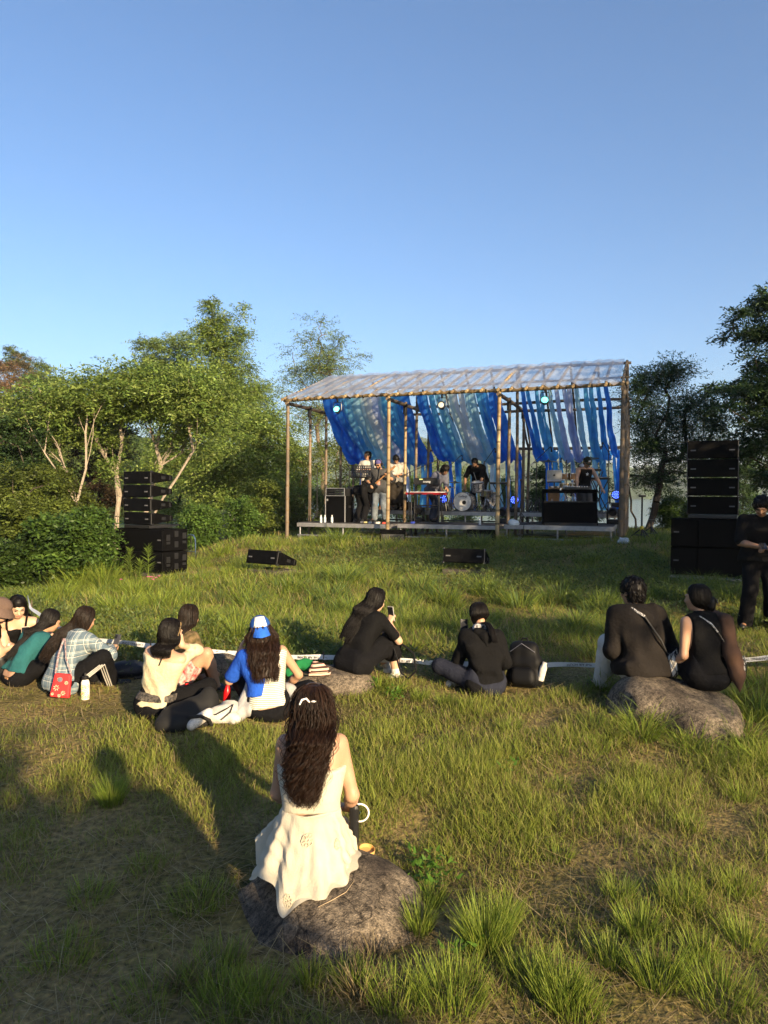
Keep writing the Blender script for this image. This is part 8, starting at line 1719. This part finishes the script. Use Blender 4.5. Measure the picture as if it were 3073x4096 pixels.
    # keyboard player
    loc = sp(433, 1.75, DECK+.005); rz = R(180+42); p = Pose(hip=.88, lean=20, hunch=24, height=1.72, male=True, headpitch=42, headfwd=6); p.arm('R', V3(.20, .46, .93), (.6, -.6, -.3), (.1, .7, -.6), .5); p.arm('L', V3(.02, .48, .93), (-.7, -.6, -.3), (.1, .7, -.6), .5); p.leg('R', V3(.15, .10, .09), (0, 1, 0), (.2, 1, 0)); p.leg('L', V3(-.12, -.12, .09), (0, 1, 0), (-.2, 1, 0))
    o = perf("keyboard player in a grey blue shirt leaning over the synthesizer", loc, rz, p); shirt(p, o, cloth("grey_blue_shirt", (.10, .105, .14)), t=.035, sleeve=1.75, vox=.016, hem=-.14, wr=.009, flare=.02); F = Fig(.015, .02); F.cap(p.C+p.f*.10-p.up2*.10, p.N+p.f*.06-p.up2*.02, .05, .035); garment("undershirt", o, mat("pink_white_cloth", (.62, .5, .48), rough=.9), F); trousers(p, o, M_JEANS, t=.03, vox=.017); shoes(p, o, M_SHOEB)
    def ex(F):
        for i in range(18): a = np.random.default_rng(50+i).normal(0, 1, 3); a = nrm(a+np.array([0, -.2, .7])); F.ell(p.H+p.hu*.03+p.HM@(a*.100), (.032, .032, .030))
    hair_cap(p, o, g=.018, front=.02, vox=.012, extra=ex)
    # drummer adjusting his snare
    loc = sp(480, 3.45, RISER); rz = R(180-28); p = Pose(hip=.86, lean=30, hunch=18, height=1.74, male=True, headpitch=34, fat=1.12); p.arm('R', V3(.30, .42, .70), (.9, -.5, .1), (-.2, .6, -.7), .5); p.arm('L', V3(-.16, .50, .66), (-.8, -.5, .1), (.2, .6, -.7), .5); p.leg('R', V3(.16, .0, .09), (.2, 1, 0), (.2, 1, 0)); p.leg('L', V3(-.16, .05, .09), (-.2, 1, 0), (-.2, 1, 0))
    o = perf("drummer in a black tee bending over the grey pearl drums", loc, rz, p); shirt(p, o, M_BTEE, t=.028, sleeve=.85, vox=.016); trousers(p, o, M_BPANT, t=.03, vox=.017); shoes(p, o, M_SHOEB); hair_cap(p, o, g=.010, front=.03, vox=.012, tufts=200); F = Fig(.010, .02); F.ell(p.H+p.hf*.06-p.hu*.07, (.05, .05, .04)); garment("beard", o, HAIRB, F); MB().tube([p.N+p.f*.05+p.r*.06, p.C+p.f*.14+p.r*.06, p.waist+p.f*.20+p.r*.04], .010, 6).build("lanyard", M_OFFW, o, smooth=True)
    # percussionist behind
    loc = sp(576, 3.7, RISER); rz = R(180+70); p = Pose(hip=.58, lean=6, hunch=10, height=1.66, male=True, headpitch=14); p.arm('R', V3(.2, .4, .9), (.8, -.5, -.3)); p.arm('L', V3(-.2, .4, .88), (-.8, -.5, -.3)); p.leg('R', V3(.18, .38, .09), (0, 1, .4), (0, 1, 0)); p.leg('L', V3(-.18, .38, .09), (0, 1, .4), (0, 1, 0))
    o = perf("percussionist in an orange tee and a white cap, half hidden at the back", loc, rz, p); shirt(p, o, cloth("orange_tee", (.42, .17, .03)), t=.028, sleeve=.85, vox=.016); trousers(p, o, M_JEANS, t=.03, vox=.017); shoes(p, o, M_SHOEB); cap_hat(p, o, cloth("pale_cap", (.55, .56, .60)), cloth("pale_cap", (0, 0, 0))); hair_cap(p, o, g=.006, front=.04, vox=.012, tufts=120)
    st = thing("drum_stool", "drum stool under the percussionist in the orange tee", "stool", loc, 0); sub("seat", MB().lathe([(.15, .42), (.17, .44), (.17, .48), (.14, .49)], (0, 0, 0), 18), M_BLACK, st); m = MB(); tripod(m, .42, .25); sub("stand", m, M_CHROME, st)
    # DJ
    loc = sp(583, 1.75, DECK+.04); rz = R(180+12); p = Pose(hip=.90, lean=4, hunch=12, height=1.70, male=True, headpitch=26, headfwd=8, fat=.98); p.arm('R', V3(.36, .38, .86), (.9, -.5, -.1), (-.1, .7, -.5), .4); p.arm('L', V3(-.32, .34, .86), (-.9, -.5, -.1), (-.1, .7, -.5), .4); p.leg('R', V3(.12, 0, .09), (0, 1, 0), (0, 1, 0)); p.leg('L', V3(-.12, 0, .09), (0, 1, 0), (0, 1, 0))
    o = perf("performer in a black tank top and dark cap behind the sloped desk", loc, rz, p, skin=SKIN); F = Fig(.015, .03); torso(F, p, .018, neck=False); F.wrinkle(.004, 26, seed=3); F.cut(p.N-p.up2*.03, p.up2); F.cut(p.SR-p.r*.035, p.r); F.cut(p.SL+p.r*.035, -p.r); F.cut(p.P, -p.up); garment("tank_top", o, M_BTEE, F); trousers(p, o, cloth("grey_trousers", (.08, .08, .085)), t=.03, vox=.017); shoes(p, o, M_SHOEB); cap_hat(p, o, cloth("dark_cap", (.018, .022, .016)), cloth("dark_cap", (0, 0, 0))); hair_cap(p, o, g=.006, front=.04, vox=.012, tufts=100)
    e = MB(); q = p.C+p.f*.135-p.up2*.03; [e.tube([q, q+(p.r*math.cos(t)+p.up2*math.sin(t))*.035], [.006, .010], 5) for t in (0.4, 1.6, 2.9, 4.1, 5.3)]; e.build("emblem", M_WHT, o)
    MB().box(p.H+p.hf*.108+p.hu*.075, (.06, .012, .03), Matrix(p.HM.tolist()), bev=.004).build("cap_patch", M_WHT, o)
performers()
def drum(name, label, cat, loc, r, h, shell, rot=None, group=None, hoop=M_CHROME, skin=None, lugs=8, legs=0, stand=0):
    o = thing(name, label, cat, loc, 0, group)
    E = rot or Euler((0, 0, 0)); sub("shell", MB().lathe([(r, -h/2), (r, h/2)], (0, 0, 0), 28, E, cap=False), shell, o); hb = MB()
    for z in (-h/2, h/2): hb.lathe([(r+.004, z-.014), (r+.010, z-.014), (r+.010, z+.014), (r+.004, z+.014)], (0, 0, 0), 28, E, cap=False)
    M = E.to_matrix()
    for k in range(lugs): a = 6.283*k/lugs; hb.tube([M @ Vector(((r+.010)*math.cos(a), (r+.010)*math.sin(a), z)) for z in (-h/2, -h*.15, h*.15, h/2)], [.004, .010, .010, .004], 6)
    sub("hoop", hb, hoop, o)
    for z in (-h/2+.002, h/2-.002): sub("drum_head", MB().lathe([(.001, z), (r, z)], (0, 0, 0), 28, E, cap=False), skin or M_SKINW, o)
    return o
def cymbal(label, px, s, z, zc, r, tilt=8):
    o = thing("cymbal", label, "cymbal", sp(px, s, z), SROT, "cymbals on their stands"); E = Euler((R(tilt), R(tilt*.5), 0)); sub("cymbal_plate", MB().lathe([(r, -.012), (r*.6, .002), (r*.22, .010), (r*.18, .024), (.012, .034), (.012, .03), (r*.2, .005), (r*.6, -.003), (r, -.016)], (0, 0, zc), 30, E), M_CYM, o); m = MB(); tripod(m, zc+.06, .24, rp=.010); sub("stand", m, M_CHROME, o)
def kits():
    z = RISER; c = sp(464.5, 2.75, z+.262); dr = SROT+R(-4)
    b = drum("bass_drum", "white fronted bass drum with a script maker name", "drum", c, .255, .38, M_PEARL, Euler((R(90), 0, dr)), hoop=M_BLACKM); fr = Matrix.Rotation(dr, 3, 'Z') @ Vector((0, -1, 0)); lo = lettering("Ludwig", .085, M_BLACK, b, (0, 0, 0), (0, 0, 0), shear=.35); X = Matrix.Rotation(dr, 3, 'Z') @ Vector((1, 0, 0)); lo.matrix_local = Matrix.Translation(fr*.196+Vector((0, 0, .15))) @ rect_frame(X, Vector((0, 0, 1)), -X.cross(Vector((0, 0, 1)))*-1).to_4x4()
    h = MB(); h.lathe([(.001, 0), (.055, 0)], fr*.193+X*.05+Vector((0, 0, -.02)), 18, Euler((R(90), 0, dr)), cap=False); sub("port_hole", h, M_BLACK, b); l = MB()
    for sx in (-1, 1): l.tube([X*sx*.24+Vector((0, 0, -.05)), X*sx*.34+fr*.16+Vector((0, 0, -.255))], .009, 6)
    sub("leg", l, M_CHROME, b)
    t = drum("tom_drum", "grey pearl tom drum above the bass drum", "drum", sp(477.5, 2.9, z+.68), .165, .25, M_PEARL, Euler((R(14), R(-8), 0))); l = MB(); l.tube([(0, 0, -.14), (0, 0, -.42), (.0, 0, -.66)], .012, 8); [l.tube([(0, 0, -.4), (.22*math.cos(a), .22*math.sin(a), -.66)], .009, 6) for a in (0, 2.1, 4.2)]; sub("stand", l, M_CHROME, t)
    t = drum("snare_drum", "low snare drum right of the tom", "drum", sp(486, 3.0, z+.50), .17, .13, M_CHROME, Euler((R(6), 0, 0))); l = MB(); [l.tube([(0, 0, -.10), (.2*math.cos(a), .2*math.sin(a), -.48)], .010, 6) for a in (0, 2.1, 4.2)]; sub("stand", l, M_CHROME, t)
    t = drum("floor_tom", "floor tom behind the third front post", "drum", sp(491, 3.3, z+.34), .20, .36, M_PEARL); l = MB(); [l.tube([(.21*math.cos(a), .21*math.sin(a), .1), (.21*math.cos(a), .21*math.sin(a), -.34)], .008, 6) for a in (0, 2.1, 4.2)]; sub("leg", l, M_CHROME, t)
    cymbal("cymbal on a stand left of the bass drum", 455, 2.7, z, .80, .21, 4); cymbal("hi hat cymbal pair between keyboard player and drums", 450, 3.1, z, .66, .17, 2); cymbal("high cymbal left of the laptop", 548, 3.1, z, 1.38, .24, 7); cymbal("high cymbal right of the dark cap", 590, 3.1, z, 1.44, .22, -5)
    # hardware at the back: pedals, racks, small table keyboards
    for (px, s, hh, lab, wd) in [(499.5, 2.7, .74, "small keyboard on a stand right of the drums", .5), (600, 2.6, .86, "small keyboard on a stand right of the sloped desk", .46), (595, 3.3, 1.10, "sampling pad on a stand at the right", .3)]:
        k = thing("keyboard", lab, "keyboard", sp(px, s, z), SROT); sub("case", MB().box((0, 0, hh+.03), (wd, .24, .055), bev=.01), M_BLACK, k, False); sub("keys", MB().box((0, .03, hh+.06), (wd*.9, .12, .012)), M_KEYW if wd > .4 else M_BLACKM, k, False); m = MB(); m.tube([(-.2, -.1, 0), (.2, -.1, hh)], .014, 7); m.tube([(.2, .1, 0), (-.2, .1, hh)], .014, 7); m.tube([(-.2, -.2, .01), (-.2, .2, .01)], .014, 7); m.tube([(.2, -.2, .01), (.2, .2, .01)], .014, 7); sub("stand", m, M_BLACKM, k)
    # bongos, timbales, conga
    for i, (px, lab) in enumerate([(564.5, "left bongo of the pair behind the laptop"), (573, "right bongo of the pair beside the dark cap")]):
        d = drum("bongo_drum", lab, "drum", sp(px, 3.0, z+.95), .10 if i else .11, .17, M_WOODD, None, "bongos on a stand", lugs=5); l = MB(); l.tube([(0, 0, -.09), (.02, 0, -.93)], .012, 7); [l.tube([(.02, 0, -.6), (.02+.25*math.cos(a), .25*math.sin(a), -.93)], .009, 6) for a in (.5, 2.6, 4.7)]; sub("stand", l, M_CHROME, d)
    for px, lab in ((565, "left shiny timbale below the bongos"), (574, "right shiny timbale below the bongos")):
        d = drum("timbale_drum", lab, "drum", sp(px, 2.75, z+.66), .15, .22, mat("brass_shell", (.30, .24, .16), rough=.2, metal=.9), None, "timbales", lugs=6); l = MB(); [l.tube([(0, 0, -.1), (.22*math.cos(a), .22*math.sin(a), -.64)], .009, 6) for a in (.5, 2.6, 4.7)]; sub("stand", l, M_CHROME, d)
    c = thing("conga_drum", "tall wooden conga drum left behind the desk", "drum", sp(553.5, 3.1, z), 0); sub("shell", MB().lathe([(.11, .06), (.15, .30), (.165, .45), (.15, .62), (.135, .68)], (0, 0, 0), 24), M_WOODD, c); sub("hoop", MB().lathe([(.138, .66), (.148, .66), (.148, .70), (.138, .70)], (0, 0, 0), 24, cap=False), M_CHROME, c); sub("drum_head", MB().lathe([(.001, .695), (.138, .695)], (0, 0, 0), 24, cap=False), M_SKINW, c); l = MB(); [l.tube([(.14*math.cos(a), .14*math.sin(a), .4), (.20*math.cos(a), .20*math.sin(a), 0)], .010, 6) for a in (0, 2.1, 4.2)]; sub("leg", l, M_CHROME, c)
    for i, (px, s, lab) in enumerate([(536, 2.75, "tangle of chrome stand legs and cables left of the desk"), (489, 2.6, "tangle of pedals and cables right of the bass drum"), (450, 2.55, "tangle of pedals and cables left of the bass drum")]):
        r = np.random.default_rng(i); m = MB()
        for _ in range(16): a = r.uniform(-.28, .28, 2); b = a+r.normal(0, .16, 2); m.tube([(a[0], a[1], 0), ((a[0]+b[0])/2, (a[1]+b[1])/2, r.uniform(.12, .42)), (b[0], b[1], 0)], r.uniform(.006, .012), 5)
        o = m.build("stand_hardware", [M_BLACKM], None, smooth=True); o.location = sp(px, s, z+.004); tag(o, lab, "stand hardware")
kits()
def amps():
    o = thing("guitar_amplifier", "grey fronted guitar amplifier behind the second front post", "amplifier", sp(391, 2.75, RISER), SROT); sub("cabinet", MB().box((0, 0, .24), (.52, .26, .46), bev=.015), M_CAB, o, False); sub("grille", MB().box((0, -.128, .21), (.47, .02, .34), bev=.004), mat("silver_grille_cloth", (.16, .16, .165), rough=.7, scale=90, var=.3), o, False); sub("control_panel", MB().box((0, -.131, .42), (.47, .012, .06)), M_SILV, o, False)
    o = thing("gear_bag", "black gear bag lying right of the guitar amplifier", "bag", sp(406, 2.9, RISER), SROT); F = Fig(.014, .05); F.cap((-.22, 0, .13), (.22, 0, .12), .13, .12); F.wrinkle(.012, 18, seed=3); F.cut((0, 0, .003), (0, 0, -1)); garment("bag_body", o, mat("black_nylon", (.01, .01, .01)), F); MB().tube([(-.1, -.05, .23), (-.06, -.06, .30), (.06, -.06, .30), (.1, -.05, .23)], .012, 6).build("handle", M_BLACK, o, smooth=True)
    for (px, y_, w_, lab, r) in [(392.5, 537, .60, "black wedge monitor under the front edge of the stage, left one", 22), (481.5, 534.5, .62, "dark grey wedge monitor under the front edge of the stage, right one", 2)]:
        c = sp(px, -.35, 0); c.z = ground(c.x, c.y); o = thing("wedge_monitor", lab, "wedge monitor", c, SROT+R(r)); M = rect_frame(Vector((0, 1, 0)), Vector((1, 0, 0)), Vector((0, 0, 1))); sub("cabinet", MB().prism([(-.2, 0), (.18, 0), (.18, .10), (.04, .30), (-.13, .30), (-.2, .22)], -w_/2, w_/2, M), M_CAB, o, False); sub("rear_panel", MB().box((0, -.203, .11), (w_*.9, .01, .18), bev=.003), mat("dark_grey_panel", (.03, .03, .03), rough=.7), o, False); sub("handle", MB().box((0, -.21, .14), (.14, .012, .04), bev=.004), M_BLACKM, o, False)
    # sloped desk
    c = sp(569.5, .95, DECK+.04); rz = SROT+R(12); o = thing("sloped_desk", "black desk with a sloping front panel and an open shelf", "desk", c, rz); W = 1.24
    sub("front_panel", MB().box((0, -.17, .30), (W, .03, .56), Euler((R(-24), 0, 0)), bev=.006), M_CAB, o, False); sub("table_top", MB().box((0, .12, .80), (W, .62, .09), bev=.01), M_CAB, o, False); sub("shelf", MB().box((0, .14, .545), (W-.06, .52, .03)), M_BLACK, o, False); sub("plinth", MB().box((0, .0, .03), (W-.04, .62, .06)), M_BLACK, o, False)
    for sx in (-1, 1): sub("side_panel", MB().prism([(-.32, 0), (.40, 0), (.40, .76), (-.16, .76), (-.16, .60), (-.06, .56)], sx*(W/2-.015)-.014, sx*(W/2-.015)+.014, rect_frame(Vector((0, 1, 0)), Vector((1, 0, 0)), Vector((0, 0, 1)))), M_CAB, o, False)
    top = lambda x, y, z=0: c+Matrix.Rotation(rz, 3, 'Z') @ Vector((x, y, .846+z))
    l = thing("laptop", "silver laptop on a black stand at the left of the sloped desk", "laptop", top(-.36, .02), rz+R(-6)); sub("stand", MB().tube([(0, .06, 0), (0, .06, .16)], .014, 8).box((0, .05, .20), (.34, .28, .012), Euler((R(16), 0, 0))).box((0, .06, .006), (.16, .16, .012)), M_BLACKM, l, False); sub("base", MB().box((0, .06, .225), (.34, .24, .016), Euler((R(16), 0, 0)), bev=.004), M_SILV, l, False); sub("lid", MB().box((0, -.09, .335), (.345, .010, .24), Euler((R(14), 0, 0)), bev=.004), M_SILV, l, False)
    a = MB(); E = Euler((R(14), 0, 0)); M = E.to_matrix(); q = Vector((0, -.097, .335))
    a.lathe([(.016, 0), (.020, .002), (.016, .004)], q+M @ Vector((-.006, 0, -.003)), 14, Euler((R(104), 0, 0))); a.lathe([(.016, 0), (.020, .002), (.016, .004)], q+M @ Vector((.006, 0, -.003)), 14, Euler((R(104), 0, 0))); a.tube([q+M @ Vector((.002, -.002, .017)), q+M @ Vector((.009, -.002, .028))], [.005, .002], 6); sub("emblem", a, M_BLACK, l)
    m = thing("mixer", "flat black mixing deck on the sloped desk", "mixer", top(.16, .08), rz); sub("case", MB().box((0, 0, .03), (.56, .32, .05), bev=.006), M_BLACKM, m, False); k = MB(); [k.lathe([(.010, 0), (.008, .018), (0, .019)], (-.24+.06*i, -.12+.07*j, .055), 8) for i in range(9) for j in range(4)]; sub("knobs", k, M_SILV, m); sub("platter", MB().lathe([(.09, 0), (.09, .015), (.02, .018), (0, .02)], (.16, .04, .056), 20), M_BLACK, m)
    h = thing("cap", "white and orange cap lying on the desk beside the laptop", "cap", top(-.08, .16), rz); F = Fig(.010, .01); F.ell((0, 0, .02), (.085, .10, .085)); F.cut((0, 0, .0), (0, 0, -1)); garment("crown", h, M_WTEE, F); F = Fig(.010, .01); F.ell((-.11, -.02, .012), (.085, .075, .012)); garment("brim", h, mat("orange_cloth", (.6, .26, .03), rough=.8), F)
    n = MB().box((0, 0, 0), (.035, .006, .06), Euler((R(8), R(20), 0)), bev=.002).build("tag_card", M_WHT, None); n.location = c+Matrix.Rotation(rz, 3, 'Z') @ Vector((-.23, -.21, .85)); tag(n, "small white card hanging at the front edge of the sloped desk", "card")
    # stands right of the stage
    for (px, py, D, hh, lab, yel) in [(641.5, 545, 16.6, 1.05, "black tripod stand with yellow clamps right of the stage", True), (651, 543, 17.2, .45, "low black tripod stand beside the taller one", False)]:
        p = at(px, py, D); p.z = ground(p.x, p.y); o = thing("tripod_stand", lab, "tripod", p); m = MB(); tripod(m, hh, .36, rp=.022); m.box((0, 0, hh), (.16, .05, .05), bev=.01); sub("stand", m, M_BLACKM, o)
        if yel: sub("clamp", MB().lathe([(.04, .26), (.045, .28), (.045, .33), (.03, .35)], (0, 0, 0), 12), mat("yellow_plastic", (.55, .40, .03), rough=.5), o)
    # white tents and a hand trolley left of the stage
    p = at(227, 545, 24); p.z = ground(p.x, p.y); o = thing("tent", "small grey white tent standing among the shrubs left of the stage", "tent", p, R(-20)); sub("canvas_wall", MB().box((0, 0, .40), (.45, .4, .95), taper=(.96, .96)), M_GREY, o, False); F = MB(); F.prism([(-.24, .87), (.24, .87), (.1, 1.0), (-.1, 1.0)], -.22, .22); sub("canvas_roof", F, M_GREY, o, False)
    p = at(191, 545, 17); p.z = ground(p.x, p.y); o = thing("hand_trolley", "chrome hand trolley handle behind the left speakers", "trolley", p, R(-30)); m = MB(); m.tube([(-.14, 0, 0), (-.14, .0, .62), (-.08, 0, .70), (.08, 0, .70), (.14, 0, .62), (.14, 0, 0)], .016, 8); m.tube([(0, 0, 0), (0, 0, .68)], .012, 8); m.tube([(-.14, 0, .3), (.14, 0, .3)], .012, 8); sub("frame", m, M_CHROME, o); sub("foot_plate", MB().box((0, -.12, .01), (.32, .24, .015)), M_CHROME, o, False); w_ = MB(); [w_.lathe([(.08, -.02), (.085, 0), (.08, .02)], (sx*.18, .05, .085), 14, Euler((0, R(90), 0))) for sx in (-1, 1)]; sub("wheel", w_, M_BLACK, o)
    # plastic bags by the right post
    for (px, py, D, lab) in [(623, 541, 15.2, "crumpled clear plastic bag at the foot of the right stage post"), (513, 527, 16.2, "crumpled plastic sheet on the platform left of the desk")]:
        p = at(px, py, D); p.z = ground(p.x, p.y) if px > 600 else DECK+.04; F = Fig(.012, .02); F.ell((0, 0, .06), (.12, .08, .08)); F.ell((.08, 0, .04), (.07, .06, .05)); F.wrinkle(.022, 40, seed=int(px)); F.cut((0, 0, .002), (0, 0, -1)); o = link("plastic_bag", F.mesh("plastic_bag"), M_PET); o.location = p; tag(o, lab, "plastic bag")
amps()
left_trees(); right_trees(); behind_stage(); shade_trees()
build_grass(); build_tall(); build_herbs()
# the evening air over the lake: one even volume round everything
def haze():
    b = MB(); b.add([(x, y, z) for z in (-7, 120) for x, y in ((-1650, -1000), (2700, -1000), (2700, 3400), (-1650, 3400))], [(3, 2, 1, 0), (4, 5, 6, 7), (0, 1, 5, 4), (1, 2, 6, 5), (2, 3, 7, 6), (3, 0, 4, 7)])
    m = bpy.data.materials.new("haze"); m.use_nodes = True; n = m.node_tree.nodes; n.clear(); out = n.new("ShaderNodeOutputMaterial"); v = n.new("ShaderNodeVolumePrincipled")
    v.inputs["Color"].default_value = (.80, .88, 1, 1); v.inputs["Density"].default_value = .00024; v.inputs["Anisotropy"].default_value = .0
    m.node_tree.links.new(v.outputs[0], out.inputs["Volume"]); o = b.build("haze", m); tag(o, "thin evening haze over the lake and hills", "haze", kind="stuff")
haze()
